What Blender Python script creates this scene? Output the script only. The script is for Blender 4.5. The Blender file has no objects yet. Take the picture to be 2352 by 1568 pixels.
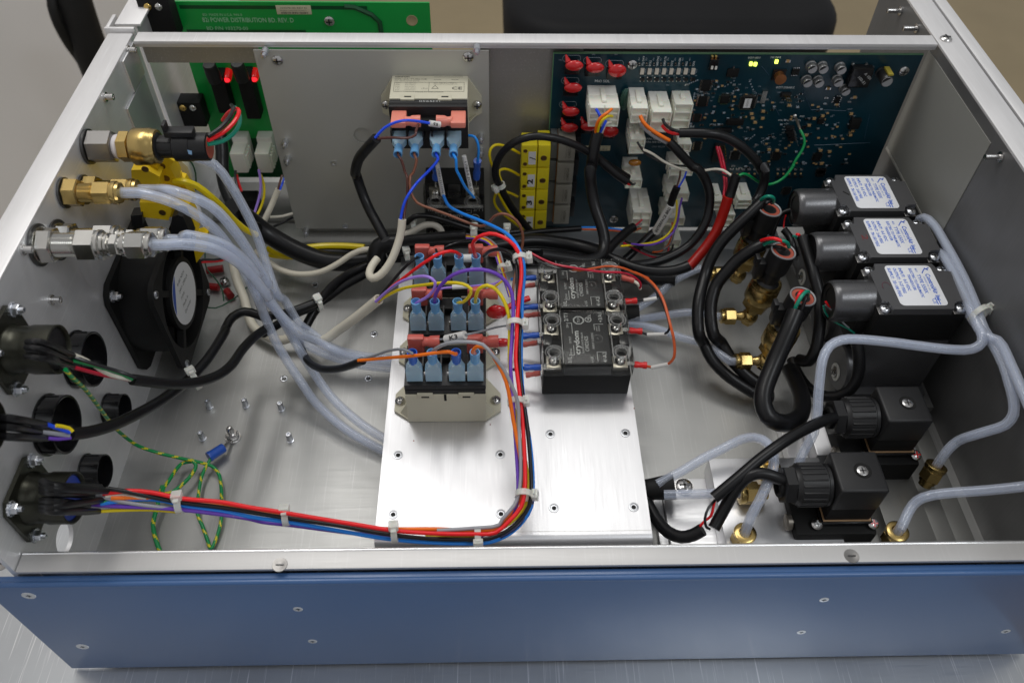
import bpy, bmesh, math, random
from mathutils import Vector, Matrix
random.seed(7)
S = 0.01                      # everything below is written in centimetres; objects are built in metres
scene = bpy.context.scene
COL = scene.collection
V = Vector

# ------------------------------------------------------------------ camera
PITCH, YAW, ROLL, FPX = 0.86168338, 0.0390731, 0.02438717, 1887.866
CAM = V((0, 0, 46.7))
_a, _b, _c = PITCH, YAW, ROLL
_M = Matrix(((1, 0, 0), (0, -math.sin(_a), -math.cos(_a)), (0, math.cos(_a), -math.sin(_a))))
_Rz = Matrix(((math.cos(_b), -math.sin(_b), 0), (math.sin(_b), math.cos(_b), 0), (0, 0, 1)))
_Ro = Matrix(((math.cos(_c), -math.sin(_c), 0), (math.sin(_c), math.cos(_c), 0), (0, 0, 1)))
RC = _Ro @ _M @ _Rz           # world -> (right, down, forward)
cam_d = bpy.data.cameras.new("camera")
cam = bpy.data.objects.new("camera", cam_d); COL.objects.link(cam)
r0, r1, r2 = V(RC[0]), V(RC[1]), V(RC[2])
mw = Matrix((( r0[0], -r1[0], -r2[0], CAM[0]*S), (r0[1], -r1[1], -r2[1], CAM[1]*S), (r0[2], -r1[2], -r2[2], CAM[2]*S), (0, 0, 0, 1)))
cam.matrix_world = mw
cam_d.sensor_width = 36; cam_d.lens = 36*FPX/2352
cam_d.clip_start = 0.01; cam_d.clip_end = 30
cam_d.dof.use_dof = True; cam_d.dof.focus_distance = 0.52; cam_d.dof.aperture_fstop = 11
scene.camera = cam

# ------------------------------------------------------------------ light
world = bpy.data.worlds.new("World"); scene.world = world; world.use_nodes = True
bg = world.node_tree.nodes["Background"]
bg.inputs[0].default_value = (0.97, 0.98, 1.0, 1); bg.inputs[1].default_value = 0.31
def area(name, loc, aim, sx, sy, power, col=(1, 1, 1)):
    l = bpy.data.lights.new(name, 'AREA'); l.shape = 'RECTANGLE'; l.size = sx*S; l.size_y = sy*S
    l.energy = power; l.color = col
    o = bpy.data.objects.new(name, l); COL.objects.link(o)
    o.location = V(loc)*S
    d = (V(aim)-V(loc)).normalized()
    o.rotation_euler = d.to_track_quat('-Z', 'Y').to_euler()
    return o
area("overhead_light", (16, 106, 172), (4, 34, 0), 60, 40, 4.2, (1.0, 0.985, 0.95))
area("overhead_light", (-56, 105, 195), (-58, 70, 0), 30, 130, 9, (1.0, 0.98, 0.95))  # added lamp, placed to brighten the pale wall behind
area("overhead_light", (95, -30, 190), (0, 34, 0), 110, 30, 7, (0.93, 0.97, 1.0))
scene.view_settings.view_transform = 'Standard'; scene.view_settings.look = 'None'
scene.view_settings.exposure = 0.15; scene.view_settings.gamma = 1
scene.render.engine = 'CYCLES'
scene.cycles.transparent_max_bounces = 24
scene.cycles.max_bounces = 10

# ------------------------------------------------------------------ helpers: pixels to places
CR = {}
for _n, _y in (('A', 0), ('B', 650), ('C', 1300), ('E', 1998)):
    for _i in range(4):
        CR[_n+str(_i+1)] = (_i*1000, _y, 1100/2352 if _i < 3 else 1096/2345)
CR.update(P1=(2180,180,800/2352), P2=(2900,180,800/2352), P3=(2400,600,800/2352), P4=(2780,650,700/2350),
          P5=(2780,1050,700/1568), P6=(1500,850,800/2352), P7=(1500,1250,1100/2352), P8=(1900,500,600/2352),
          R1=(500,560,700/1568), R2=(2600,1600,1100/2352), R3=(3100,640,800/2352), R4=(3100,1100,800/2352),
          R5=(0,1150,500/747), R6=(1050,1150,800/2352), D=(0,0,4096/2352))
def ray(c, x, y):
    a, b, s = CR[c]
    px, py = (a+x*s)*2352/4096, (b+y*s)*2352/4096
    return RC.transposed() @ V(((px-1176)/FPX, (py-784)/FPX, 1.0))
def PZ(c, x, y, z=0.0):
    v = ray(c, x, y); return CAM + v*((z-CAM.z)/v.z)
def PY(c, x, y, yy):
    v = ray(c, x, y); return CAM + v*((yy-CAM.y)/v.y)
def PX(c, x, y, xx):
    v = ray(c, x, y); return CAM + v*((xx-CAM.x)/v.x)
def PP(c, q):
    w = q[2]
    if isinstance(w, str):
        f = float(w[1:]); return {'x': PX, 'y': PY, 'z': PZ}[w[0]](c, q[0], q[1], f)
    return PZ(c, q[0], q[1], w)

# ------------------------------------------------------------------ materials
MATS = {}
def nodes_of(m):
    m.use_nodes = True
    nt = m.node_tree
    return nt, nt.nodes["Principled BSDF"], nt.nodes["Material Output"]
def mat(name, col, rough=0.45, metal=0.0, coat=0.0, var=0.06, vs=3.0, bump=0.0, bs=20.0, spec=0.5, emit=None, es=0.0, trans=0.0, see=0.0, ior=1.45, sss=0.0, ani=None, aniv=0.12):
    """procedural material; var = colour variation, bump = fine relief, see = share that lets things behind show"""
    if name in MATS: return MATS[name]
    m = bpy.data.materials.new(name); nt, b, out = nodes_of(m)
    N, L = nt.nodes.new, nt.links.new
    tc = N("ShaderNodeTexCoord"); mp = N("ShaderNodeMapping"); L(tc.outputs["Object"], mp.inputs[0])
    b.inputs["Roughness"].default_value = rough; b.inputs["Metallic"].default_value = metal
    b.inputs["Coat Weight"].default_value = coat; b.inputs["Coat Roughness"].default_value = 0.15
    b.inputs["Specular IOR Level"].default_value = spec; b.inputs["IOR"].default_value = ior
    b.inputs["Transmission Weight"].default_value = trans
    if sss: b.inputs["Subsurface Weight"].default_value = sss; b.inputs["Subsurface Scale"].default_value = 0.003
    if emit: b.inputs["Emission Color"].default_value = (*emit, 1); b.inputs["Emission Strength"].default_value = es
    nz = N("ShaderNodeTexNoise"); nz.inputs["Scale"].default_value = vs*10; nz.inputs["Detail"].default_value = 4
    L(mp.outputs[0], nz.inputs["Vector"])
    hsv = N("ShaderNodeHueSaturation"); hsv.inputs["Color"].default_value = (*col, 1)
    mr = N("ShaderNodeMapRange"); mr.inputs["To Min"].default_value = 1-var; mr.inputs["To Max"].default_value = 1+var
    mr.inputs["From Min"].default_value = 0.3; mr.inputs["From Max"].default_value = 0.7
    L(nz.outputs["Fac"], mr.inputs["Value"]); L(mr.outputs[0], hsv.inputs["Value"]); L(hsv.outputs[0], b.inputs["Base Color"])
    if ani:                                    # brushed: long fine streaks along one axis
        mp2 = N("ShaderNodeMapping"); L(tc.outputs["Object"], mp2.inputs[0])
        sc = [2600, 2600, 2600]; sc["xyz".index(ani)] = 40
        mp2.inputs["Scale"].default_value = sc
        n2 = N("ShaderNodeTexNoise"); n2.inputs["Scale"].default_value = 1.0; n2.inputs["Detail"].default_value = 3
        L(mp2.outputs[0], n2.inputs["Vector"])
        r2_ = N("ShaderNodeMapRange"); r2_.inputs["To Min"].default_value = rough-aniv; r2_.inputs["To Max"].default_value = rough+aniv
        r2_.inputs["From Min"].default_value = 0.3; r2_.inputs["From Max"].default_value = 0.7
        L(n2.outputs["Fac"], r2_.inputs["Value"]); L(r2_.outputs[0], b.inputs["Roughness"])
        bp = N("ShaderNodeBump"); bp.inputs["Strength"].default_value = 0.12; bp.inputs["Distance"].default_value = 0.00005
        L(n2.outputs["Fac"], bp.inputs["Height"]); L(bp.outputs[0], b.inputs["Normal"])
    elif bump:
        n2 = N("ShaderNodeTexNoise"); n2.inputs["Scale"].default_value = bs*100; n2.inputs["Detail"].default_value = 3
        L(mp.outputs[0], n2.inputs["Vector"])
        bp = N("ShaderNodeBump"); bp.inputs["Strength"].default_value = bump; bp.inputs["Distance"].default_value = 0.0002
        L(n2.outputs["Fac"], bp.inputs["Height"]); L(bp.outputs[0], b.inputs["Normal"])
    if see:
        tr = N("ShaderNodeBsdfTransparent"); mx = N("ShaderNodeMixShader"); fr = N("ShaderNodeLayerWeight")
        fr.inputs["Blend"].default_value = 0.35
        m2 = N("ShaderNodeMapRange"); m2.inputs["To Min"].default_value = see; m2.inputs["To Max"].default_value = see*0.25
        L(fr.outputs["Facing"], m2.inputs["Value"]); L(m2.outputs[0], mx.inputs[0])
        L(b.outputs[0], mx.inputs[1]); L(tr.outputs[0], mx.inputs[2]); L(mx.outputs[0], out.inputs[0])
    MATS[name] = m
    return m
def alu(name="brushed_aluminium", col=(0.74, 0.74, 0.75), rough=0.42, ani='x', metal=0.82, var=0.05, scr=0.0, aniv=0.1):
    if name in MATS: return MATS[name]
    m = mat(name, col, rough=rough, metal=metal, var=var, vs=1.2, ani=ani, aniv=aniv)
    if scr:                                    # scattered fine scratches
        nt = m.node_tree; b = nt.nodes["Principled BSDF"]; N, L = nt.nodes.new, nt.links.new
        tc = N("ShaderNodeTexCoord"); base = b.inputs["Base Color"].links[0].from_socket
        acc = None
        for k, (ang, sx, sy) in enumerate(((0.72, 900, 22), (0.55, 700, 16), (-0.9, 800, 18))):
            mp = N("ShaderNodeMapping"); mp.inputs["Rotation"].default_value = (0, 0, ang); mp.inputs["Scale"].default_value = (sx, sy, sx)
            L(tc.outputs["Object"], mp.inputs[0])
            nz = N("ShaderNodeTexNoise"); nz.inputs["Scale"].default_value = 1; nz.inputs["Detail"].default_value = 1
            L(mp.outputs[0], nz.inputs["Vector"])
            g = N("ShaderNodeMapRange"); g.inputs["From Min"].default_value = 0.66; g.inputs["From Max"].default_value = 0.78; g.inputs["To Max"].default_value = scr
            L(nz.outputs["Fac"], g.inputs["Value"])
            if acc is None: acc = g.outputs[0]
            else:
                ad = N("ShaderNodeMath"); ad.operation = 'MAXIMUM'; L(acc, ad.inputs[0]); L(g.outputs[0], ad.inputs[1]); acc = ad.outputs[0]
        mx = N("ShaderNodeMix"); mx.data_type = 'RGBA'; L(acc, mx.inputs["Factor"]); L(base, mx.inputs["A"])
        mx.inputs["B"].default_value = (0.95, 0.95, 0.96, 1); L(mx.outputs["Result"], b.inputs["Base Color"])
    return m

AL_X = alu("brushed_aluminium_across", ani='x')
AL_Y = alu("brushed_aluminium_lengthwise", ani='y')
AL_Z = alu("brushed_aluminium_upright", ani='z', col=(0.66, 0.66, 0.68))
AL_EDGE = alu("bare_aluminium_flange", ani='y', col=(0.80, 0.79, 0.79), rough=0.5, metal=0.6, scr=0.35)
AL_FLOOR = alu("satin_aluminium_floor", var=0.13, ani="x", col=(0.42, 0.42, 0.41), rough=0.46, metal=0.8, scr=0.12, aniv=0.04)
AL_PLATE = alu("bright_brushed_plate", ani='y', col=(0.66, 0.66, 0.675), rough=0.40, metal=0.9, scr=0.2, aniv=0.04)
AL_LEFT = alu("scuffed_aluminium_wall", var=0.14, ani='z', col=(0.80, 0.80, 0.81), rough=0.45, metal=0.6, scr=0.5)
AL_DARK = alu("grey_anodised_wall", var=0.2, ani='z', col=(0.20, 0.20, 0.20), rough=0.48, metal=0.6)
RAIL = alu("dull_aluminium_rail", ani="x", col=(0.62, 0.61, 0.60), rough=0.5, metal=0.55, scr=0.1, aniv=0.04)
TABLE = alu("scratched_steel_table", var=0.12, ani='x', col=(0.60, 0.62, 0.64), rough=0.38, metal=0.85, scr=0.9, aniv=0.06)
GREY_PLATE = mat("grey_mounting_plate_metal", (0.52, 0.515, 0.475), rough=0.45, metal=0.35, var=0.05, vs=1, bump=0.05)
GREY_WALL = mat("pale_grey_liner", (0.32, 0.32, 0.295), rough=0.5, metal=0.2, var=0.04, vs=1, bump=0.05)
BLUE_PAINT = mat("blue_powder_coat", (0.040, 0.115, 0.29), rough=0.40, metal=0.0, coat=0.35, ior=1.5, var=0.07, vs=0.8, bump=0.35, bs=22, spec=0.6)
STEEL = mat("steel", (0.62, 0.61, 0.60), rough=0.22, metal=1.0, var=0.05)
ZINC = mat("zinc_screw", (0.72, 0.74, 0.78), rough=0.28, metal=1.0, var=0.08, vs=20)
DARKSTEEL = mat("dark_steel", (0.10, 0.10, 0.10), rough=0.35, metal=0.8)
NICKEL = mat("nickel_fitting", (0.60, 0.59, 0.56), rough=0.20, metal=1.0, var=0.08, vs=6)
GUNMETAL = mat("grey_hex_metal", (0.30, 0.29, 0.28), rough=0.35, metal=0.9)
BRASS = mat("brass", (0.54, 0.39, 0.15), rough=0.27, metal=1.0, var=0.12, vs=5)
BLACK = mat("black_plastic", (0.012, 0.012, 0.013), rough=0.42, var=0.15, bump=0.08)
BLACK_M = mat("matt_black_plastic", (0.010, 0.010, 0.010), rough=0.6, spec=0.3, var=0.15, bump=0.15)
BLACK_G = mat("glossy_black", (0.008, 0.008, 0.009), rough=0.2, coat=0.2)
SLEEVE = mat("black_cable_sleeve", (0.008, 0.008, 0.009), rough=0.33, spec=0.4, var=0.1, bump=0.05, bs=6)
DGREY = mat("dark_grey_paint", (0.12, 0.12, 0.125), rough=0.34, metal=0.5, bump=0.15, bs=18)
DGREY2 = mat("charcoal_plastic", (0.015, 0.015, 0.016), rough=0.45, bump=0.2, bs=14, var=0.15, vs=6)
CREAM = mat("cream_plastic", (0.62, 0.59, 0.46), rough=0.45, var=0.04, bump=0.05)
IVORY = mat("ivory_tubing", (0.74, 0.69, 0.57), rough=0.4, var=0.06, vs=2)
WHITE = mat("white_plastic", (0.84, 0.83, 0.77), rough=0.4, var=0.03)
NYLON = mat("white_nylon", (0.88, 0.87, 0.77), rough=0.35, sss=0.15, var=0.04)
PAPER = mat("white_label", (0.80, 0.80, 0.80), rough=0.5, var=0.02)
CREAM_LABEL = mat("cream_label", (0.62, 0.58, 0.40), rough=0.5, var=0.02)
TIE = mat("translucent_nylon_tie", (0.86, 0.86, 0.80), rough=0.3, see=0.4, sss=0.1, var=0.03)
TUBE = mat("milky_tubing", (0.80, 0.86, 1.0), rough=0.09, see=0.80, coat=1.0, var=0.03, spec=0.8, vs=0.3)
TUBE_IN = mat("tubing_bore", (0.70, 0.80, 1.0), rough=0.15, see=0.82, var=0.02)
def clear_mat(name, tint, body, blend=0.12):
    m = bpy.data.materials.new(name); nt, b, out = nodes_of(m); N, L = nt.nodes.new, nt.links.new
    tr = N("ShaderNodeBsdfTransparent"); tr.inputs[0].default_value = (*tint, 1)
    gl = N("ShaderNodeBsdfGlossy"); gl.inputs["Roughness"].default_value = 0.04
    lw = N("ShaderNodeLayerWeight"); lw.inputs["Blend"].default_value = blend
    mx = N("ShaderNodeMixShader"); L(lw.outputs["Fresnel"], mx.inputs[0]); L(tr.outputs[0], mx.inputs[1]); L(gl.outputs[0], mx.inputs[2])
    b.inputs["Base Color"].default_value = (0.8, 0.8, 0.78, 1); b.inputs["Roughness"].default_value = 0.2
    nz = N("ShaderNodeTexNoise"); nz.inputs["Scale"].default_value = 400; g = N("ShaderNodeMapRange"); g.inputs["To Min"].default_value = body*0.5; g.inputs["To Max"].default_value = body*1.5
    L(nz.outputs["Fac"], g.inputs["Value"])
    m2 = N("ShaderNodeMixShader"); L(g.outputs[0], m2.inputs[0]); L(mx.outputs[0], m2.inputs[1]); L(b.outputs[0], m2.inputs[2]); L(m2.outputs[0], out.inputs[0])
    MATS[name] = m; return m
CLEAR = clear_mat("clear_cover", (0.97, 0.97, 0.96), 0.006, 0.14)
CLEAR_EDGE = clear_mat("clear_cover_rim", (0.9, 0.9, 0.88), 0.22, 0.3)
NYBLUE = mat("blue_nylon_terminal", (0.18, 0.46, 0.82), rough=0.3, see=0.20, sss=0.1, var=0.04)
NYBLUE_L = mat("pale_blue_nylon", (0.50, 0.74, 0.92), rough=0.28, see=0.45, sss=0.1, var=0.04)
NYRED = mat("red_nylon_terminal", (0.70, 0.14, 0.11), rough=0.32, see=0.18, sss=0.1, var=0.05)
NYPINK = mat("salmon_nylon_terminal", (0.92, 0.30, 0.22), rough=0.32, see=0.12, sss=0.1, var=0.05)
BLUE_T = mat("blue_terminal", (0.02, 0.10, 0.50), rough=0.3, coat=0.3)
RED_T = mat("red_terminal", (0.70, 0.012, 0.012), rough=0.3, coat=0.3)
YELLOW_P = mat("yellow_plastic", (0.80, 0.66, 0.02), rough=0.4, var=0.06)
YELLOW_D = mat("deep_yellow_plastic", (0.90, 0.62, 0.015), rough=0.42, var=0.06)
GREEN_PCB = mat("green_circuit_board", (0.006, 0.36, 0.06), rough=0.35, coat=0.4, var=0.12, vs=1.0)
GREEN_TR_SHADE = mat("green_trace_and_shade", (0.002, 0.075, 0.022), rough=0.35, coat=0.4)  # dark green of the traces, also paints the shade low on the board
BLUE_PCB = mat("blue_circuit_board", (0.003, 0.034, 0.052), rough=0.28, coat=0.35, var=0.25, vs=2.0)
PCB_EDGE = mat("board_edge", (0.10, 0.24, 0.12), rough=0.5)
PCB_TR = mat("board_trace", (0.02, 0.06, 0.11), rough=0.35, coat=0.3)
SILK = mat("silkscreen_white", (0.80, 0.84, 0.86), rough=0.6, var=0.02)
SILK_D = mat("silkscreen_grey", (0.36, 0.42, 0.48), rough=0.6, var=0.02)
PRINT = mat("black_print", (0.02, 0.02, 0.02), rough=0.5, var=0.0)
PRINT_BLUE = mat("blue_print", (0.04, 0.14, 0.62), rough=0.5, var=0.0)
PRINT_W = mat("white_print", (0.56, 0.57, 0.56), rough=0.5, var=0.0)
PRINT_G = mat("grey_print", (0.16, 0.15, 0.12), rough=0.5, var=0.0)
SOLDER = mat("solder", (0.70, 0.70, 0.68), rough=0.2, metal=1.0)
GOLD = mat("gold_pin", (0.72, 0.50, 0.16), rough=0.25, metal=1.0)
TAN = mat("tan_ceramic", (0.50, 0.32, 0.14), rough=0.4)
VARISTOR = mat("red_varistor", (0.62, 0.010, 0.012), rough=0.18, coat=0.8, var=0.05)
LED_Y = mat("lit_yellow_led", (0.7, 0.8, 0.1), emit=(0.80, 1.0, 0.12), es=2.2)
LED_R = mat("lit_red_led", (0.6, 0.0, 0.0), emit=(1.0, 0.02, 0.03), es=1.6)
LED_RD = mat("red_led_body", (0.35, 0.004, 0.006), rough=0.2, coat=0.5, emit=(1, 0.01, 0.01), es=0.25)
COPPER = mat("copper_winding", (0.45, 0.18, 0.07), rough=0.3, metal=0.8)
SEAL = mat("terracotta_seal", (0.42, 0.09, 0.055), rough=0.5, bump=0.2, bs=10)
OLIVE = mat("olive_anodised", (0.05, 0.05, 0.038), rough=0.32, metal=0.7, var=0.1)
TAPE = mat("white_thread_tape", (0.82, 0.78, 0.80), rough=0.5)
LEATHER = mat("black_vinyl", (0.010, 0.010, 0.011), rough=0.6, spec=0.2, bump=0.3, bs=2, var=0.2, vs=0.5)
def wmat(n, c, r=0.3): return mat("wire_"+n, c, rough=r, coat=0.15, var=0.05, vs=2)
W = dict(red=wmat("red", (0.92, 0.012, 0.018)), black=wmat("black", (0.010, 0.010, 0.012)), orange=wmat("orange", (1.0, 0.20, 0.008)),
         grey=wmat("grey", (0.24, 0.25, 0.27)), yellow=wmat("yellow", (0.90, 0.70, 0.01)), blue=wmat("blue", (0.015, 0.26, 0.90)),
         sky=wmat("sky_blue", (0.02, 0.31, 0.95)), royal=wmat("royal_blue", (0.01, 0.08, 0.85)), violet=wmat("violet", (0.17, 0.06, 0.52)),
         lilac=wmat("lilac", (0.40, 0.24, 0.80)), brown=wmat("brown", (0.24, 0.09, 0.05)), dbrown=wmat("dark_brown", (0.10, 0.03, 0.022)),
         white=wmat("white", (0.72, 0.68, 0.58)), green=wmat("green", (0.005, 0.30, 0.08)), teal=wmat("teal", (0.005, 0.26, 0.17)),
         dgreen=wmat("dark_green", (0.004, 0.07, 0.03)), crimson=wmat("crimson", (0.55, 0.01, 0.04)), rust=wmat("rust_orange", (0.60, 0.10, 0.02)),
         navy=wmat("navy", (0.012, 0.012, 0.10)), stripe=wmat("stripe_yellow", (0.75, 0.65, 0.02)))

# ------------------------------------------------------------------ helpers: meshes and objects
ORG = {}
def link(o): COL.objects.link(o); return o
def tag(o, label=None, cat=None, group=None, kind=None):
    if label: o["label"] = label
    if cat: o["category"] = cat
    if group: o["group"] = group
    if kind: o["kind"] = kind
    return o
def thing(name, loc, label, cat, group=None):
    o = bpy.data.objects.new(name, None); link(o); o.empty_display_size = 0.01
    o.location = V(loc)*S; ORG[o.name] = V(loc)
    return tag(o, label, cat, group)
def basis(axis):
    a = V(axis).normalized()
    t = V((0, 0, 1)) if abs(a.z) < 0.9 else V((1, 0, 0))
    u = a.cross(t).normalized(); w = a.cross(u).normalized()
    return a, u, w
class MB:
    def __init__(s): s.v = []; s.f = []; s.m = []; s.sm = []
    def add(s, vs, fs, mi=0, smooth=False):
        n = len(s.v); s.v += [V(p) for p in vs]
        for f in fs: s.f.append([n+i for i in f]); s.m.append(mi); s.sm.append(smooth)
        return s
    def box(s, a, b, bev=0.0, mi=0, frame=None):
        (x0, y0, z0), (x1, y1, z1) = [min(p, q) for p, q in zip(a, b)], [max(p, q) for p, q in zip(a, b)]
        if bev <= 0:
            vs = [(x, y, z) for x in (x0, x1) for y in (y0, y1) for z in (z0, z1)]
            fs = [(0, 1, 3, 2), (4, 6, 7, 5), (0, 4, 5, 1), (2, 3, 7, 6), (0, 2, 6, 4), (1, 5, 7, 3)]
        else:
            bev = min(bev, (x1-x0)*.45, (y1-y0)*.45, (z1-z0)*.45)
            bm = bmesh.new(); bmesh.ops.create_cube(bm, size=1)
            for v in bm.verts: v.co = V(((x0+x1)/2+v.co.x*(x1-x0), (y0+y1)/2+v.co.y*(y1-y0), (z0+z1)/2+v.co.z*(z1-z0)))
            bmesh.ops.bevel(bm, geom=bm.edges[:], offset=bev, segments=2, profile=0.6, affect='EDGES')
            bm.verts.index_update()
            vs = [v.co.copy() for v in bm.verts]; fs = [[v.index for v in f.verts] for f in bm.faces]; bm.free()
        if frame: vs = [frame @ V(p) for p in vs]
        return s.add(vs, fs, mi)
    def cyl(s, p, q, r, r1=None, seg=16, mi=0, smooth=True, caps=True, rot=0.0):
        r1 = r if r1 is None else r1
        p, q = V(p), V(q); a, u, w = basis(q-p); vs = []
        for (c, rr) in ((p, r), (q, r1)):
            for i in range(seg):
                t = 2*math.pi*(i/seg)+rot; vs.append(c+u*(rr*math.cos(t))+w*(rr*math.sin(t)))
        fs = [(i, (i+1) % seg, seg+(i+1) % seg, seg+i) for i in range(seg)]
        s.add(vs, fs, mi, smooth)
        if caps: s.add(vs, [list(range(seg))[::-1], [seg+i for i in range(seg)]], mi, False)
        return s
    def hexa(s, p, q, r, mi=0, rot=0.0):
        p, q = V(p), V(q); d = (q-p).normalized(); L = (q-p).length; c = min(0.06, L*0.2)
        s.cyl(p, p+d*c, r*0.90, r, seg=6, smooth=False, rot=rot, mi=mi); s.cyl(p+d*c, q-d*c, r, seg=6, smooth=False, rot=rot, mi=mi, caps=False)
        return s.cyl(q-d*c, q, r, r*0.90, seg=6, smooth=False, rot=rot, mi=mi)
    def lathe(s, p, axis, prof, seg=20, mi=0, smooth=True, caps=True):
        """prof: list of (distance along axis, radius)"""
        p = V(p); a, u, w = basis(axis); vs = []
        for (t, r) in prof:
            for i in range(seg):
                k = 2*math.pi*i/seg; vs.append(p+a*t+u*(r*math.cos(k))+w*(r*math.sin(k)))
        n = len(prof)
        fs = [(j*seg+i, j*seg+(i+1) % seg, (j+1)*seg+(i+1) % seg, (j+1)*seg+i) for j in range(n-1) for i in range(seg)]
        s.add(vs, fs, mi, smooth)
        if caps and prof[0][1] > 1e-6: s.add(vs[:seg], [list(range(seg))[::-1]], mi)
        if caps and prof[-1][1] > 1e-6: s.add(vs[-seg:], [list(range(seg))], mi)
        return s
    def prism(s, pts, d, mi=0):
        """closed outline pts (3-D) pushed along d"""
        n = len(pts); d = V(d); vs = [V(p) for p in pts]+[V(p)+d for p in pts]
        fs = [list(range(n)), [n+i for i in range(n)][::-1]]+[(i, n+i, n+(i+1) % n, (i+1) % n) for i in range(n)]
        return s.add(vs, fs, mi)
    def ball(s, c, r, seg=12, mi=0, sc=(1, 1, 1)):
        vs = []; fs = []
        h = seg//2
        for j in range(h+1):
            ph = math.pi*j/h
            for i in range(seg):
                t = 2*math.pi*i/seg
                vs.append(V(c)+V((r*sc[0]*math.sin(ph)*math.cos(t), r*sc[1]*math.sin(ph)*math.sin(t), r*sc[2]*math.cos(ph))))
        for j in range(h):
            for i in range(seg): fs.append((j*seg+i, (j+1)*seg+i, (j+1)*seg+(i+1) % seg, j*seg+(i+1) % seg))
        return s.add(vs, fs, mi, True)
    def tube(s, pts, r, seg=10, mi=0, stripe=None, caps=True, rr=None):
        """swept round section along pts; stripe=(slot, turns per point) paints a helical line; rr = radius per point"""
        P = [V(p) for p in pts]; n = len(P); T = []
        for i in range(n):
            t = (P[min(i+1, n-1)]-P[max(i-1, 0)]); T.append(t.normalized() if t.length > 1e-9 else V((0, 0, 1)))
        _, u, w = basis(T[0]); vs = []
        for i in range(n):
            u = (u-T[i]*u.dot(T[i])).normalized(); w = T[i].cross(u)
            q = rr[i] if rr else r
            for k in range(seg):
                a = 2*math.pi*k/seg; vs.append(P[i]+u*(q*math.cos(a))+w*(q*math.sin(a)))
        b = len(s.v); s.v += vs
        for i in range(n-1):
            for k in range(seg):
                s.f.append([b+i*seg+k, b+i*seg+(k+1) % seg, b+(i+1)*seg+(k+1) % seg, b+(i+1)*seg+k])
                mm = mi
                if stripe and (int(k+i*stripe[1]) % seg) < 3: mm = stripe[0]
                s.m.append(mm); s.sm.append(True)
        if caps:
            s.f.append([b+k for k in range(seg)][::-1]); s.m.append(mi); s.sm.append(False)
            s.f.append([b+(n-1)*seg+k for k in range(seg)]); s.m.append(mi); s.sm.append(False)
        return s
    def build(s, name, m, parent=None, loc=None, fixn=True):
        if parent is not None: org = ORG[parent.name]
        elif loc is not None: org = V(loc)
        else:
            mn = V([min(p[i] for p in s.v) for i in range(3)]); mx = V([max(p[i] for p in s.v) for i in range(3)])
            org = V(((mn.x+mx.x)/2, (mn.y+mx.y)/2, mn.z))
        me = bpy.data.meshes.new(name)
        me.from_pydata([tuple((p-org)*S) for p in s.v], [], s.f)
        for mm in (m if isinstance(m, (list, tuple)) else [m]): me.materials.append(mm)
        me.polygons.foreach_set("material_index", s.m); me.polygons.foreach_set("use_smooth", s.sm)
        if fixn:
            bm = bmesh.new(); bm.from_mesh(me); bmesh.ops.recalc_face_normals(bm, faces=bm.faces[:]); bm.to_mesh(me); bm.free()
        me.set_sharp_from_angle(angle=0.7)
        me.update()
        o = bpy.data.objects.new(name, me); link(o)
        if parent is not None: o.parent = parent
        else: o.location = org*S
        ORG[o.name] = org
        return o
def copy_tree(o, off, parent=None, top=True):
    c = o.copy(); link(c)
    if top: c.location = o.location+V(off)*S
    ORG[c.name] = ORG[o.name]+V(off)
    if parent is not None: c.parent = parent
    for ch in list(o.children): copy_tree(ch, off, c, False)
    return c
def spline(pts, step=0.35):
    P = [V(p) for p in pts]
    if len(P) == 2:
        n = max(2, int((P[1]-P[0]).length/step)); return [P[0].lerp(P[1], i/n) for i in range(n+1)]
    out = []; E = [P[0]*2-P[1]]+P+[P[-1]*2-P[-2]]
    for i in range(1, len(E)-2):
        a, b, c, d = E[i-1], E[i], E[i+1], E[i+2]
        t0 = 0.0; t1 = max((b-a).length, 1e-4)**0.5; t2 = t1+max((c-b).length, 1e-4)**0.5; t3 = t2+max((d-c).length, 1e-4)**0.5
        n = max(2, int((c-b).length/step))
        for k in range(n):
            t = t1+(t2-t1)*k/n
            A1 = a*((t1-t)/t1)+b*(t/t1); A2 = b*((t2-t)/(t2-t1))+c*((t-t1)/(t2-t1)); A3 = c*((t3-t)/(t3-t2))+d*((t-t2)/(t3-t2))
            B1 = A1*((t2-t)/t2)+A2*(t/t2); B2 = A2*((t3-t)/(t3-t1))+A3*((t-t1)/(t3-t1))
            out.append(B1*((t2-t)/(t2-t1))+B2*((t-t1)/(t2-t1)))
    out.append(P[-1]); return out
def pts(crop, lst): return [PP(crop, q) if len(q) == 3 else PP(q[3], q) for q in lst]
def flat_text(s, origin, right, up, height, m, parent, name="lettering", width=None, align='LEFT', bold=0.0):
    """print: words laid flat on a face, as thin raised ink"""
    cu = bpy.data.curves.new("t", 'FONT'); cu.body = s; cu.resolution_u = 2; cu.align_x = align; cu.offset = bold
    to = bpy.data.objects.new("t", cu); link(to)
    dg = bpy.context.evaluated_depsgraph_get(); me0 = bpy.data.meshes.new_from_object(to.evaluated_get(dg))
    vs = [v.co.copy() for v in me0.vertices]; fs = [list(p.vertices) for p in me0.polygons]
    bpy.data.objects.remove(to); bpy.data.curves.remove(cu); bpy.data.meshes.remove(me0)
    if not vs: return None
    right, up = V(right).normalized(), V(up).normalized()
    k = height/0.72
    kx = k
    if width:
        w = max(v.x for v in vs)-min(v.x for v in vs); kx = width/max(w, 1e-6)
    b = MB(); b.add([V(origin)+right*(v.x*kx)+up*(v.y*k) for v in vs], fs)
    return b.build(name, m, parent, fixn=False)
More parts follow.
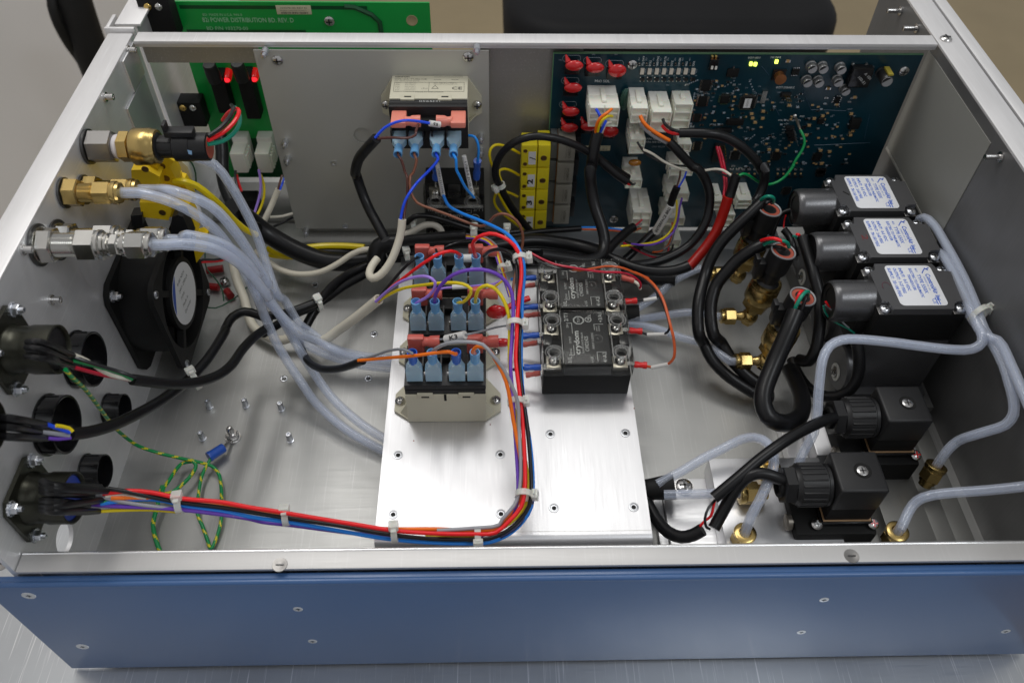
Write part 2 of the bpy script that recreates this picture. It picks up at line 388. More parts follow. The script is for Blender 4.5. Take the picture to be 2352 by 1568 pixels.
def screw_head(b, c, n, r, mi=0, h=None, slot_mi=1):
    """pan-head cross screw: dome facing n, with a recessed cross"""
    n = V(n).normalized(); h = h or r*0.55
    b.lathe(c, n, [(0, r), (h*0.45, r*0.97), (h*0.8, r*0.75), (h, r*0.35), (h*1.03, 0.0)], seg=14, mi=mi)
    a, u, w = basis(n)
    for d, e in ((u, w), (w, u)):
        o = V(c)+n*(h*0.72)
        p = [o-d*r*.62-e*r*.13, o+d*r*.62-e*r*.13, o+d*r*.62+e*r*.13, o-d*r*.62+e*r*.13]
        b.prism(p, n*(h*0.36), mi=slot_mi)
def screws(parent, spots, r=0.28, name="screw", m=None):
    for c, n in spots:
        b = MB(); screw_head(b, c, n, r); b.build(name, [m or ZINC, DARKSTEEL], parent)
# ================================================================== the surroundings
H = 17.7; XL = -24.1; XR = 30.8; YF = 18.7; ZT = -4.9
FLOOR = mat("tan_vinyl_floor", (0.44, 0.345, 0.20), rough=0.5, var=0.08, vs=0.4)
WALLM = mat("pale_painted_wall", (0.90, 0.885, 0.885), rough=0.6, var=0.02, vs=0.3)
o = MB().box((-300, -200, -82), (400, 500, -80)).build("floor", FLOOR); tag(o, kind="structure")
o = MB().box((-82, -150, -80), (-78, 300, 140)).build("wall", WALLM); tag(o, kind="structure")
o = MB().box((-36, -60, ZT-3), (33.9, 66, ZT), bev=0.25).build("table_top", TABLE, loc=(0, 0, ZT)); tag(o, kind="structure")

# office chair seat behind
ch = thing("office_chair", (24, 118, -80), "office chair with a broad black padded vinyl seat, behind the open metal box", "chair")
bs = MB()
bm = bmesh.new(); bmesh.ops.create_cube(bm, size=1)
a = PZ('D', 1158, 66, -12); c = PZ('D', 1976, 80, -12)
x0, x1, y0 = a.x, c.x, a.y
for v in bm.verts: v.co = V(((x0+x1)/2+v.co.x*(x1-x0), y0+25+v.co.y*50, -16+v.co.z*8))
bmesh.ops.bevel(bm, geom=[e for e in bm.edges if abs(e.verts[0].co.z-e.verts[1].co.z) > 4], offset=9, segments=6, profile=0.5, affect='EDGES')
bmesh.ops.bevel(bm, geom=[e for e in bm.edges if abs(e.verts[0].co.z-e.verts[1].co.z) < .01 and len(e.link_faces) == 2 and e.calc_face_angle() > 1.0], offset=3.4, segments=5, profile=0.6, affect='EDGES')
bm.verts.index_update(); bs.add([v.co.copy() for v in bm.verts], [[v.index for v in f.verts] for f in bm.faces], 0, True); bm.free()
bs.build("seat", LEATHER, ch)
MB().cyl(((x0+x1)/2, y0+25, -66), ((x0+x1)/2, y0+25, -20), 2.6).build("column", DARKSTEEL, ch)
for k in range(5):
    t = 2*math.pi*k/5+0.3
    lg = MB().tube([V(((x0+x1)/2, y0+25, -68)), V(((x0+x1)/2+28*math.cos(t), y0+25+28*math.sin(t), -74))], 2).build("leg", BLACK, ch)
    MB().cyl(((x0+x1)/2+28*math.cos(t)-1.5, y0+25+28*math.sin(t), -77), ((x0+x1)/2+28*math.cos(t)+1.5, y0+25+28*math.sin(t), -77), 3).build("caster", BLACK, lg)
# dark band built as a plain pole, and a cable hanging by the wall
o = MB().tube(spline(pts('A1', [(590, -120, 'x-62'), (625, 0, 'x-62'), (690, 200, 'x-62'), (770, 420, 'x-62'), (860, 640, 'x-62'), (940, 860, 'x-62')]), 2), 2.6, seg=16).build("dark_pole", BLACK_M)
tag(o, "thick black pole standing by the pale wall, behind the left rim of the metal box", "pole")
o = MB().tube(spline(pts('A1', [(440, -120, 'x-64'), (450, 60, 'x-64'), (500, 210, 'x-64'), (600, 390, 'x-64'), (720, 560, 'x-64'), (760, 700, 'x-64')]), 2), 0.75, seg=10).build("hanging_cable", BLACK_M)
tag(o, "thin black cord hanging in a curve in front of the pale wall", "cord")

# ================================================================== the chassis
cs = thing("equipment_chassis", (3, 36, ZT), "open aluminium equipment box with a blue painted front panel, holding all the wiring", "metal box")
# floor with rows of holes is one sheet
MB().box((XL, 19.8, -0.2), (XR, 61.8, 0)).build("floor_panel", AL_FLOOR, cs)
MB().box((XL-0.3, 19.2, -4.7), (XR+0.3, 61.8, -4.2)).build("base_panel", BLUE_PAINT, cs)
# left wall: with one round hole near the front
def wall_with_hole():
    b = MB(); hy, hz, r = 22.3, 3.9, 0.95
    ys = [YF, hy-1.3, hy+1.3, 52.7]; z0, z1 = -4.6, H-0.2
    for x in (XL-0.25, XL):
        b.add([(x, ys[0], z0), (x, ys[1], z0), (x, ys[1], z1), (x, ys[0], z1)], [(0, 1, 2, 3)])
        b.add([(x, ys[2], z0), (x, ys[3], z0), (x, ys[3], z1), (x, ys[2], z1)], [(0, 1, 2, 3)])
        n = 24; ring = [(x, hy+r*math.cos(2*math.pi*i/n), hz+r*math.sin(2*math.pi*i/n)) for i in range(n)]
        def sq(i):
            t = 2*math.pi*i/n; c, s_ = math.cos(t), math.sin(t); k = 1.3/max(abs(c), abs(s_)); return (x, hy+k*c, hz+k*s_)
        out = [sq(i) for i in range(n)]
        b.add(ring+out, [(i, (i+1) % n, n+(i+1) % n, n+i) for i in range(n)])
        b.add([(x, ys[1], z0), (x, ys[2], z0), (x, ys[2], hz-1.3), (x, ys[1], hz-1.3)], [(0, 1, 2, 3)])
        b.add([(x, ys[1], hz+1.3), (x, ys[2], hz+1.3), (x, ys[2], z1), (x, ys[1], z1)], [(0, 1, 2, 3)])
    n = 24
    r1 = [(XL-0.25, hy+r*math.cos(2*math.pi*i/n), hz+r*math.sin(2*math.pi*i/n)) for i in range(n)]; r2 = [(XL, p[1], p[2]) for p in r1]
    b.add(r1+r2, [(i, (i+1) % n, n+(i+1) % n, n+i) for i in range(n)])
    for (y, za, zb) in ((YF, z0, z1), (52.7, z0, z1)): b.add([(XL-.25, y, za), (XL, y, za), (XL, y, zb), (XL-.25, y, zb)], [(0, 1, 2, 3)])
    return b
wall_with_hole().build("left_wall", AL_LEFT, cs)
MB().box((XL-1.65, YF, H-0.22), (XL+0.02, 52.45, H), bev=0.09).build("left_flange", AL_EDGE, cs)
MB().box((XL-1.62, YF-0.02, 8.3), (XL-0.26, YF+0.2, H-0.24), bev=0.04).build("corner_post", AL_EDGE, cs)
MB().box((XL-0.25, 53.4, -4.2), (XL, 62.2, H+0.1)).build("left_rear_wall", AL_LEFT, cs)
MB().box((XL-1.4, 53.3, H), (XL+0.35, 95, H+0.2), bev=0.06).build("left_rear_flange", AL_EDGE, cs)
b = MB(); b.box((XL-1.9, 52.62, H-0.6), (XL+0.1, 52.85, H+0.25), bev=0.05); b.box((XL-1.9, 52.87, H-0.6), (XL-1.65, 54.6, H+0.2), bev=0.05)
b.build("corner_bracket", AL_EDGE, cs)
gus = MB().box((XL+0.005, 49.4, H-2.6), (XL+0.16, 51.9, H-0.3), bev=.04).build("gusset", AL_X, cs)
MB().box((XL+0.02, 47.6, 0.3), (XL+0.14, 51.7, H-2.7), bev=0.03).build("rear_corner_angle", AL_Z, cs)
# right wall, its pale liner and double rim
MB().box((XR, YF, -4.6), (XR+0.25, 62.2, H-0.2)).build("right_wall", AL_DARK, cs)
MB().box((XR-0.06, 41.5, 8.66), (XR-0.003, 52.3, 16.75)).build("liner_panel", GREY_WALL, cs)
MB().box((XR-0.10, 41.5, 8.45), (XR-0.003, 52.3, 8.62)).build("liner_lip", GREY_PLATE, cs)
MB().box((XR-0.02, 16, H-0.22), (XR+1.72, 95, H), bev=0.09).build("right_flange", AL_EDGE, cs)
MB().box((XR+1.95, 16, H-1.6), (XR+2.9, 95, H-0.05), bev=0.2).build("outer_rim", AL_EDGE, cs)
MB().box((XR+0.3, YF, -4.6), (XR+2.8, 62, H-1.7)).build("outer_skin", BLUE_PAINT, cs)
# front: low rail and blue panel
ZF = 7.3
b = MB(); b.box((XL+0.05, YF-0.05, ZF-0.22), (XR, YF+0.9, ZF), bev=0.02)
b.build("front_rail", RAIL, cs); b = MB(); b.tube([(XL+0.05, YF+0.98, ZF-0.10), (XR, YF+0.98, ZF-0.10)], 0.115, seg=12); b.build("rolled_edge", alu("bright_rolled_edge", ani="x", col=(0.9, 0.9, 0.9), rough=0.3, metal=0.9), cs)
MB().box((XL+0.05, YF+0.95, -0.1), (XR, YF+1.03, ZF-0.15)).build("front_wall", AL_X, cs)
b = MB(); b.box((XL-1.5, YF-0.66, ZF-0.62), (XR+2.5, YF-0.1, ZF-0.36), bev=0.02)
b.tube([(XL-0.6, YF-0.56, ZF-0.38), (XR+2.5, YF-0.56, ZF-0.38)], 0.17, seg=16)
b.box((XL-1.5, YF-0.70, ZT+0.3), (XR+2.6, YF-0.5, ZF-0.46), bev=0.05)
b.build("front_panel", BLUE_PAINT, cs)
MB().tube([(XL-1.55, YF-0.56, ZF-0.30), (XL-0.75, YF-0.56, ZF-0.30)], 0.19, seg=14).build("corner_edge", BLUE_PAINT, cs)
for (cx, cy) in (('E1', (245, 820)), ('E1', (705, 1255)), ('E4', (635, 855)), ('E4', (440, 1132)), ('E4', (2190, 1125)), ('E2', (410, 935)), ('E2', (535, 1210))):
    p = PY(cx, cy[0], cy[1], YF-0.71)
    big = cx == 'E1'
    b = MB(); b.lathe((p.x, YF-0.695, p.z), (0, -1, 0), [(0, 0.36 if big else 0.27), (0.03, 0.34 if big else 0.25), (0.035, 0.12), (0.0, 0.10), (-0.02, 0.0)], seg=16)
    b.box((p.x-.02, YF-.735, p.z-.14), (p.x+.02, YF-.722, p.z+.14), mi=1); b.box((p.x-.14, YF-.737, p.z-.02), (p.x+.14, YF-.724, p.z+.02), mi=1)
    b.build("screw", [ZINC, DARKSTEEL], cs)
for (c, x, y) in (('E2', 255, 555), ('E4', 870, 480), ('E1', 10, 545)):
    p = PZ(c, x, y, ZF)
    b = MB(); b.lathe((p.x, p.y, ZF-0.006), (0, 0, 1), [(0, 0.40), (0.04, 0.38), (0.03, 0.24), (0.012, 0.12), (0.012, 0)], seg=18)
    b.box((p.x-.2, p.y-.03, ZF+.03), (p.x+.2, p.y+.03, ZF+.055), mi=1); b.build("screw", [GUNMETAL, DARKSTEEL], cs)
# cross rail at the back and the divider behind it
MB().box((XL+0.35, 51.35, H-0.22), (XR-0.15, 52.55, H+0.04), bev=0.05).build("cross_rail", AL_EDGE, cs)
MB().box((XL+0.35, 51.42, H-0.42), (XR-0.15, 51.55, H-0.23)).build("rail_lip", AL_X, cs)
for a_, b_ in (((XL+0.4, 52.3, H-2.1), (-15.9, 52.5, H-0.25)), ((-1.0, 52.3, 0), (6.5, 52.5, H-0.25)), ((-15.8, 52.3, 0.02), (-1.1, 52.5, 2.5))):
    MB().box(a_, b_).build("divider_panel", alu("brushed_divider", ani='x', col=(0.42, 0.41, 0.39), rough=0.45, metal=0.75, scr=0.2), cs)
p = PZ('A4', 1675, 340, H)
screws(cs, [((p.x, p.y, H), (0, 0, 1))], 0.42, "screw", STEEL)
for (c, x, y) in (('A1', 915, 830), ('B1', 215, 745), ('B1', 455, 1175), ('A1', 1110, 430)):
    q = PX(c, x, y, XL+0.15)
    b = MB(); b.lathe((XL, q.y, q.z), (1, 0, 0), [(0, .30), (.12, .30), (.13, .20), (.55, .20), (.56, .12), (.50, .11), (.50, 0)], seg=14); b.build("wall_stud", STEEL, cs)
for (c, x, y) in (('A4', 1290, 95), ('A4', 1430, 245), ('A4', 2150, 1345)):
    q = PX(c, x, y, XR)
    b = MB(); b.lathe((XR, q.y, q.z), (-1, 0, 0), [(0, .34), (.10, .34), (.11, .18), (1.0, .18), (1.02, 0)], seg=14); b.build("wall_stud", STEEL, cs)
# studs and holes in the floor
for (c, x, y) in (('C1', 1795, 700), ('C1', 2105, 690), ('C1', 1735, 970), ('C2', 270, 720), ('C2', 345, 985)):
    q = PZ(c, x, y, 0)
    b = MB(); b.lathe((q.x, q.y, 0.01), (0, 0, 1), [(0, .26), (.06, .26), (.07, .20), (.68, .20), (.74, .16), (.74, .10), (.65, .09), (.65, 0)], seg=14); b.build("floor_stud", ZINC, cs)
for (c, x, y) in (('C2', 1010, 455), ('C2', 290, 458), ('C2', 1060, 78), ('B2', 555, 1045)):
    q = PZ(c, x, y, 0)
    b = MB(); b.lathe((q.x, q.y, 0.005), (0, 0, 1), [(0, .28), (.05, .28), (.06, .24), (0.02, .22), (0.02, 0)], seg=16); b.lathe((q.x+.03, q.y-.03, 0.03), (0, 0, 1), [(0, .17), (.02, .17), (.02, 0)], seg=12, mi=1); b.ball((q.x-.03, q.y+.05, .05), .1, 8)
    b.build("threaded_insert", [ZINC, DARKSTEEL], cs)

# ================================================================== sheet that carries the relays on the floor
bp = thing("bracket_plate", (1.25, 33, 0), "bright brushed aluminium bracket plate raised over the floor, carrying the relays", "metal plate")
b = MB(); b.box((-6.7, 22.2, 3.6), (9.2, 46.5, 3.8)); b.build("top_sheet", AL_PLATE, bp)
b = MB(); n = 6; prof = []
for i in range(n+1):
    t = math.pi/2*i/n; prof.append((22.2-0.42*math.sin(t), 3.8-0.42*(1-math.cos(t))))
vs = []
for x in (-6.7, 9.2):
    for (y, z) in prof+[(21.78, 0.05), (21.98, 0.05), (21.98, 3.38)]+[(22.2, 3.58)]: vs.append((x, y, z))
m_ = len(vs)//2
b.add(vs, [list(range(m_)), [m_+i for i in range(m_)][::-1]]+[(i, m_+i, m_+(i+1) % m_, (i+1) % m_) for i in range(m_)], 0)
b.build("front_bend", AL_PLATE, bp)
MB().box((-6.7, 46.5, 0.05), (9.2, 46.7, 3.8)).build("rear_leg", AL_PLATE, bp)
for (c, x, y) in (('C2', 1265, 1110), ('C2', 2140, 1105), ('E2', 1223, 125), ('E2', 2145, 120), ('C3', 430, 930), ('C3', 1072, 922), ('E3', 461, 70), ('E3', 1142, 62)):
    q = PZ(c, x, y, 3.8)
    b = MB(); b.lathe((q.x, q.y, 3.80), (0, 0, 1), [(0.002, .31), (.035, .30), (.04, .23), (.012, .20), (.01, 0)], seg=18); b.lathe((q.x+.01, q.y-.01, 3.814), (0, 0, 1), [(0, .14), (.004, .14), (.004, 0)], seg=14, mi=1)
    b.build("threaded_insert", [mat("worn_zinc", (0.42, 0.43, 0.45), rough=.3, metal=1.0), mat("hole_shadow_black", (0.02, 0.02, 0.02), rough=0.8)], bp)

# upright grey plate on the divider, carrying a relay and a solid state relay
mp_ = thing("mounting_plate", (-8, 51.2, 0), "upright grey metal plate behind the long cross rail, with relays fixed to its right half", "metal plate")
b = MB()
def plate_hole():
    x0, x1, z0, z1, y = -15.9, -0.05, 1.3, 17.2, 51.2
    q = PY('A2', 965, 1160, y); cx, cz, r = q.x, q.z, 0.68
    n = 24
    for yy in (y, y+.15):
        def sq(i, k0=1.2):
            t = 2*math.pi*i/n; c, s_ = math.cos(t), math.sin(t); k = k0/max(abs(c), abs(s_)); return (cx+k*c, yy, cz+k*s_)
        ring = [(cx+r*math.cos(2*math.pi*i/n), yy, cz+r*math.sin(2*math.pi*i/n)) for i in range(n)]
        b.add(ring+[sq(i) for i in range(n)], [(i, (i+1) % n, n+(i+1) % n, n+i) for i in range(n)])
        for (a0, a1, c0, c1) in ((x0, cx-1.2, z0, z1), (cx+1.2, x1, z0, z1), (cx-1.2, cx+1.2, z0, cz-1.2), (cx-1.2, cx+1.2, cz+1.2, z1)):
            b.add([(a0, yy, c0), (a1, yy, c0), (a1, yy, c1), (a0, yy, c1)], [(0, 1, 2, 3)])
    r1 = [(cx+r*math.cos(2*math.pi*i/n), y, cz+r*math.sin(2*math.pi*i/n)) for i in range(n)]
    b.add(r1+[(p[0], y+.15, p[2]) for p in r1], [(i, (i+1) % n, n+(i+1) % n, n+i) for i in range(n)])
    for x in (x0, x1): b.add([(x, y, z0), (x, y+.15, z0), (x, y+.15, z1), (x, y, z1)], [(0, 1, 2, 3)])
    b.add([(x0, y, z1), (x1, y, z1), (x1, y+.15, z1), (x0, y+.15, z1)], [(0, 1, 2, 3)])
plate_hole(); b.build("plate", GREY_PLATE, mp_)
MB().box((-11.5, 51.40, 9.5), (-6, 51.46, 14)).build("backing_sheet", GREY_PLATE, mp_)
for (c, x, y, r) in (('A2', 235, 515, .38), ('A2', 1865, 487, .38)):
    q = PY(c, x, y, 51.2); screws(mp_, [((q.x, 51.2, q.z), (0, -1, 0))], r, "screw", STEEL)
for (c, x, y) in (('A2', 125, 455), ('A2', 1940, 425), ('A2', 320, 1375), ('A2', 1975, 1190), ('A2', 1975, 1310), ('B2', 480, 600), ('A2', 300, 1230)):
    q = PY(c, x, y, 50.8)
    b = MB(); b.lathe((q.x, 51.2, q.z), (0, -1, 0), [(0, .24), (.55, .24), (.56, .14), (.9, .14), (.92, 0)], seg=12); b.build("standoff", ZINC, mp_)
for (c, x, y) in (('A2', 718, 1395), ('B2', 815, 545)):
    q = PY(c, x, y, 51.19)
    b = MB(); b.lathe((q.x, 51.2, q.z), (0, -1, 0), [(0, .24), (.05, .24), (.05, .16), (.01, .14), (.01, 0)], seg=14); b.build("threaded_insert", ZINC, mp_)

# red specks and a scribed line on the bright plate
for (c, x, y) in (('C2', 1400, 988), ('C2', 2055, 850), ('C3', 1147, 712)):
    q = PZ(c, x, y, 3.8); MB().cyl((q.x, q.y, 3.801), (q.x, q.y, 3.808), .045, seg=8).build("red_speck", mat("dried_red_paint", (0.25, 0.02, 0.02)), bp)
q0, q1 = PZ('E2', 1170, 285, 3.8), PZ('E3', 1290, 262, 3.8); MB().box((q0.x, q0.y-.012, 3.801), (q1.x, q0.y+.012, 3.806)).build("scribed_line", GREY_PLATE, bp)
# ================================================================== fittings through the left wall
def yz(c, x, y, xw=XL): p = PX(c, x, y, xw); return p.y, p.z
def on_axis(Y_, Z_): return lambda t: V((XL+t, Y_, Z_))
def sensor_fitting():
    y, z = yz('A1', 750, 1255); A = on_axis(y, z)
    t = thing("pressure_sensor", A(0), "brass pressure sensor with a black plug on a grey hex, topmost on the left wall", "sensor")
    MB().cyl(A(0.02), A(0.18), 1.05, seg=24).build("washer", DARKSTEEL, t)
    MB().hexa(A(0.18), A(1.62), 0.98, rot=0.25).build("hex_adapter", GUNMETAL, t)
    MB().lathe(A(1.6), (1, 0, 0), [(0, .62), (.06, .70), (.2, .74), (.34, .66), (.42, .58)], 18).build("thread_tape", TAPE, t)
    MB().hexa(A(1.95), A(2.62), 0.92, rot=0.1).build("hex_nut", BRASS, t)
    MB().lathe(A(2.6), (1, 0, 0), [(0, .7), (.12, .7), (.14, 1.02), (.24, 1.1), (1.25, 1.1), (1.34, 1.04), (1.5, 1.04), (1.6, 1.0), (1.62, .8)], 28).build("sensor_body", BRASS, t)
    b = MB(); b.lathe(A(4.1), (1, 0, 0), [(0, .95), (.15, .82), (.2, .62), (1.3, .62)], 20)
    for k in range(6):
        a = math.pi*k/3; b.box((XL+4.3, y+.58*math.cos(a)-.07, z+.58*math.sin(a)-.07), (XL+5.3, y+.58*math.cos(a)+.07, z+.58*math.sin(a)+.07), bev=.02)
    b.lathe(A(5.2), (1, 0, 0), [(0, .8), (.06, .88), (1.0, .88), (1.02, .84), (2.0, .84), (2.05, .72)], 24)
    b.build("plug_body", BLACK, t)
    b = MB(); b.box((XL+4.9, y-.35, z+.85), (XL+6.6, y+.35, z+1.25), bev=.08); b.box((XL+4.9, y-.3, z+1.2), (XL+5.1, y+.3, z+1.7), bev=.05)
    b.build("latch", BLACK, t)
    MB().lathe(A(7.25), (1, 0, 0), [(0, .70), (.03, .68), (.04, 0)], 20).build("seal", SEAL, t)
    MB().add([A(6.1)+V((0, -.85, .12)), A(6.4)+V((0, -.86, .05)), A(6.45)+V((0, -.82, .30)), A(6.2)+V((0, -.80, .36))], [(0, 1, 2, 3)]).build("paint_mark", mat("pale_blue_mark", (0.3, 0.5, 0.75)), t)
    return A
SA = sensor_fitting()
def brass_bulkhead(y, z, lab):
    A = on_axis(y, z)
    t = thing("bulkhead_fitting", A(0), lab, "pipe fitting", "brass bulkhead fittings on the left wall")
    MB().cyl(A(0.02), A(0.14), 0.88, seg=24).build("washer", DARKSTEEL, t)
    MB().hexa(A(0.14), A(0.95), 0.82, rot=0.2).build("hex_nut", BRASS, t)
    MB().lathe(A(0.9), (1, 0, 0), [(i*0.05, .50+.05*(i % 2)) for i in range(19)], 20).build("threaded_stem", BRASS, t)
    MB().hexa(A(1.75), A(2.75), 0.70, rot=0.4).build("hex_body", BRASS, t)
    MB().lathe(A(2.7), (1, 0, 0), [(0, .62), (.08, .66), (.3, .66), (.34, .60), (.5, .58), (.55, .38)], 22).build("collar", BRASS, t)
    return A
FB1 = brass_bulkhead(*yz('B1', 545, 260), "brass bulkhead fitting in front of its twin, with a milky tube in it, left wall")
FB2 = brass_bulkhead(*yz('B1', 715, 232), "brass bulkhead fitting half hidden behind the nearer brass one")
def nickel_bulkhead(y, z, lab):
    A = on_axis(y, z)
    t = thing("bulkhead_fitting", A(0), lab, "pipe fitting", "long nickel fittings on the left wall")
    MB().cyl(A(0.02), A(0.12), 1.15, seg=28).build("washer", DARKSTEEL, t)
    MB().cyl(A(0.12), A(0.2), 1.0, seg=28).build("flat_ring", NICKEL, t)
    MB().hexa(A(0.2), A(0.95), 0.98, rot=0.5).build("hex_nut", NICKEL, t)
    MB().lathe(A(0.9), (1, 0, 0), [(i*0.055, .60+.055*(i % 2)) for i in range(24)], 24).build("threaded_stem", NICKEL, t)
    MB().hexa(A(2.15), A(3.2), 0.90, rot=0.3).build("hex_body", NICKEL, t)
    MB().lathe(A(3.15), (1, 0, 0), [(0, .78), (.1, .82), (.22, .82), (.26, .66), (.42, .66), (.44, .58), (.5, .64), (.62, .64), (.66, .5), (.8, .5)], 24).build("collar", NICKEL, t)
    MB().hexa(A(3.85), A(4.3), 0.60, rot=0.2).build("hex_neck", NICKEL, t)
    MB().lathe(A(4.28), (1, 0, 0), [(0, .45), (.15, .45), (.2, .62), (.4, .66), (.48, .6)], 22).build("ferrule", NICKEL, t)
    MB().hexa(A(4.72), A(5.75), 0.78, rot=0.45).build("tube_nut", NICKEL, t)
    MB().lathe(A(5.72), (1, 0, 0), [(0, .62), (.06, .66), (.3, .66), (.36, .58), (.38, .36)], 22).build("end_collar", NICKEL, t)
    return A
FN1 = nickel_bulkhead(*yz('B1', 330, 706), "long nickel fitting with big hex nuts, nearest to the camera on the left wall")
FN2 = nickel_bulkhead(*yz('B1', 495, 662), "long nickel fitting mostly hidden behind the nearest nickel one")

# milky tubes
def hollow(name, label, P, r=0.31, group=None, cat="tube", wall=0.62):
    b = MB(); b.tube(P, r, seg=14, caps=False)
    o = b.build(name, TUBE, fixn=True)
    tag(o, label, cat, group)
    MB().tube(P, r*wall, seg=10, caps=False).build("bore", TUBE_IN, o)
    return o
def tubeline(A, t0, crop, lst): return spline([A(t0), A(t0+0.9)]+pts(crop, lst), 0.5)
hollow("air_tube", "milky tube arching from the nearer brass fitting down to the floor beside the bright plate",
       tubeline(FB1, 3.0, 'B1', [(1200, 262, 16.5), (1500, 350, 16.0), (1780, 520, 14.5), (1960, 720, 12.6), (2110, 960, 10.4), (2215, 1180, 8.6), (120, 1300, 6.6, 'B2'), (240, 1567, 4.4, 'B2'), (440, 490, 2.4, 'C2'), (560, 660, 1.6, 'C2'), (820, 890, 1.0, 'C2'), (1150, 1080, 0.6, 'C2'), (1250, 1130, 0.5, 'C2')]), group="milky tubes sweeping across the left half")
hollow("air_tube", "milky tube leaving the rear brass fitting, uppermost of the four that arch together",
       tubeline(FB2, 3.0, 'B1', [(1500, 250, 16.4), (1800, 370, 15.4), (2010, 590, 13.6), (2150, 800, 11.6), (2290, 1030, 9.4), (140, 1120, 7.4, 'B2'), (330, 1400, 4.6, 'B2'), (400, 120, 3.3, 'C2'), (620, 240, 2.0, 'C2'), (900, 330, 1.3, 'C2'), (1200, 370, 1.0, 'C2'), (1500, 380, 0.9, 'C2')]), group="milky tubes sweeping across the left half")
hollow("air_tube", "milky tube from the nearest nickel fitting, lowest of the tubes fanning out rightward",
       tubeline(FN1, 5.9, 'B1', [(1550, 696, 16.6), (1760, 722, 16.0), (1950, 800, 14.6), (2120, 930, 12.6), (2290, 1140, 10.0), (130, 1120, 7.8, 'B2'), (270, 1330, 5.6, 'B2'), (360, 100, 3.9, 'C2'), (540, 400, 2.4, 'C2'), (720, 640, 1.7, 'C2'), (960, 850, 1.2, 'C2'), (1200, 1000, 0.9, 'C2'), (1300, 1060, 0.8, 'C2')]), group="milky tubes sweeping across the left half")
hollow("air_tube", "milky tube from the hidden nickel fitting, running just above the lowest one",
       tubeline(FN2, 5.9, 'B1', [(1600, 625, 16.4), (1850, 680, 15.6), (2040, 790, 13.8), (2200, 980, 11.4), (20, 1030, 9.2, 'B2'), (200, 1240, 6.6, 'B2'), (430, 1460, 4.6, 'B2'), (560, 130, 3.3, 'C2'), (760, 230, 2.4, 'C2'), (1000, 290, 2.0, 'C2'), (1200, 310, 1.8, 'C2'), (1500, 320, 1.7, 'C2')]), group="milky tubes sweeping across the left half")
hollow("air_tube", "milky tube dropping steeply from behind the black sensor plug, highest at its start",
       spline([SA(4.4)+V((0, 1.2, -1.4)), SA(5.2)+V((0, 1.0, -1.3))]+pts('R1', [(640, 165, 14.6), (800, 220, 14.0), (930, 380, 13.0), (1060, 600, 11.6), (1180, 850, 10.0), (1260, 1100, 8.4), (1360, 1380, 6.8), (300, 1180, 5.4, 'B2'), (420, 1380, 3.9, 'B2'), (520, 60, 2.9, 'C2'), (700, 190, 2.2, 'C2'), (950, 260, 1.6, 'C2'), (1250, 290, 1.3, 'C2'), (1500, 300, 1.2, 'C2')]), 0.5), group="milky tubes sweeping across the left half")

# ================================================================== hole plugs, multi-pin connectors
def hole_plug(c, x, y, r, L, lab, shutters=0):
    yy, zz = yz(c, x, y); A = on_axis(yy, zz)
    t = thing("hole_plug", A(0), lab, "plug", "black hole plugs in the left wall")
    MB().lathe(A(0.02), (1, 0, 0), [(0, r*1.06), (.08, r*1.06), (.1, r), (L, r), (L+.03, r*.97), (L, r*.92), (.14, r*.90), (.13, 0)], 28).build("ring", BLACK_G, t)
    if shutters:
        for k in range(shutters):
            zz_ = zz-r*0.3+k*0.32; MB().box((XL+.16, yy-.02, zz_), (XL+.18, yy+r*.75, zz_+.07)).build("slot_edge", STEEL, t)
    for k in range(8):
        a = k*math.pi/4+.2
        MB().box((XL+.1, yy+r*math.cos(a)-.05, zz+r*math.sin(a)-.05), (XL+L*.8, yy+r*math.cos(a)+.05, zz+r*math.sin(a)+.05), bev=.02).build("snap_rib", BLACK, t)
hole_plug('C1', 655, 292, 1.62, 1.0, "large black ring plug beside the fan, upper of the two large ones")
hole_plug('C1', 410, 850, 1.62, 1.0, "large black ring plug below the other large one, behind the blue and grey wires")
hole_plug('C1', 920, 720, 0.98, 1.05, "small black ring plug under the yellow green wire and thick black cable", 1)
hole_plug('C1', 735, 1250, 1.02, 1.1, "small black ring plug just above the bundle of coloured wires", 2)
def nut(parent, x, y, z):
    b = MB(); b.lathe((x, y, z), (1, 0, 0), [(0, .36), (.1, .36)], 14); b.hexa((x+.1, y, z), (x+.42, y, z), .30); b.lathe((x+.4, y, z), (1, 0, 0), [(0, .16), (.22, .15), (.23, .06), (.1, .05)], 12)
    for k in range(12):
        a = math.pi*k/6; b.box((x+.0, y+.36*math.cos(a)-.03, z+.36*math.sin(a)-.03), (x+.12, y+.36*math.cos(a)+.03, z+.36*math.sin(a)+.03))
    b.build("lock_nut", ZINC, parent)
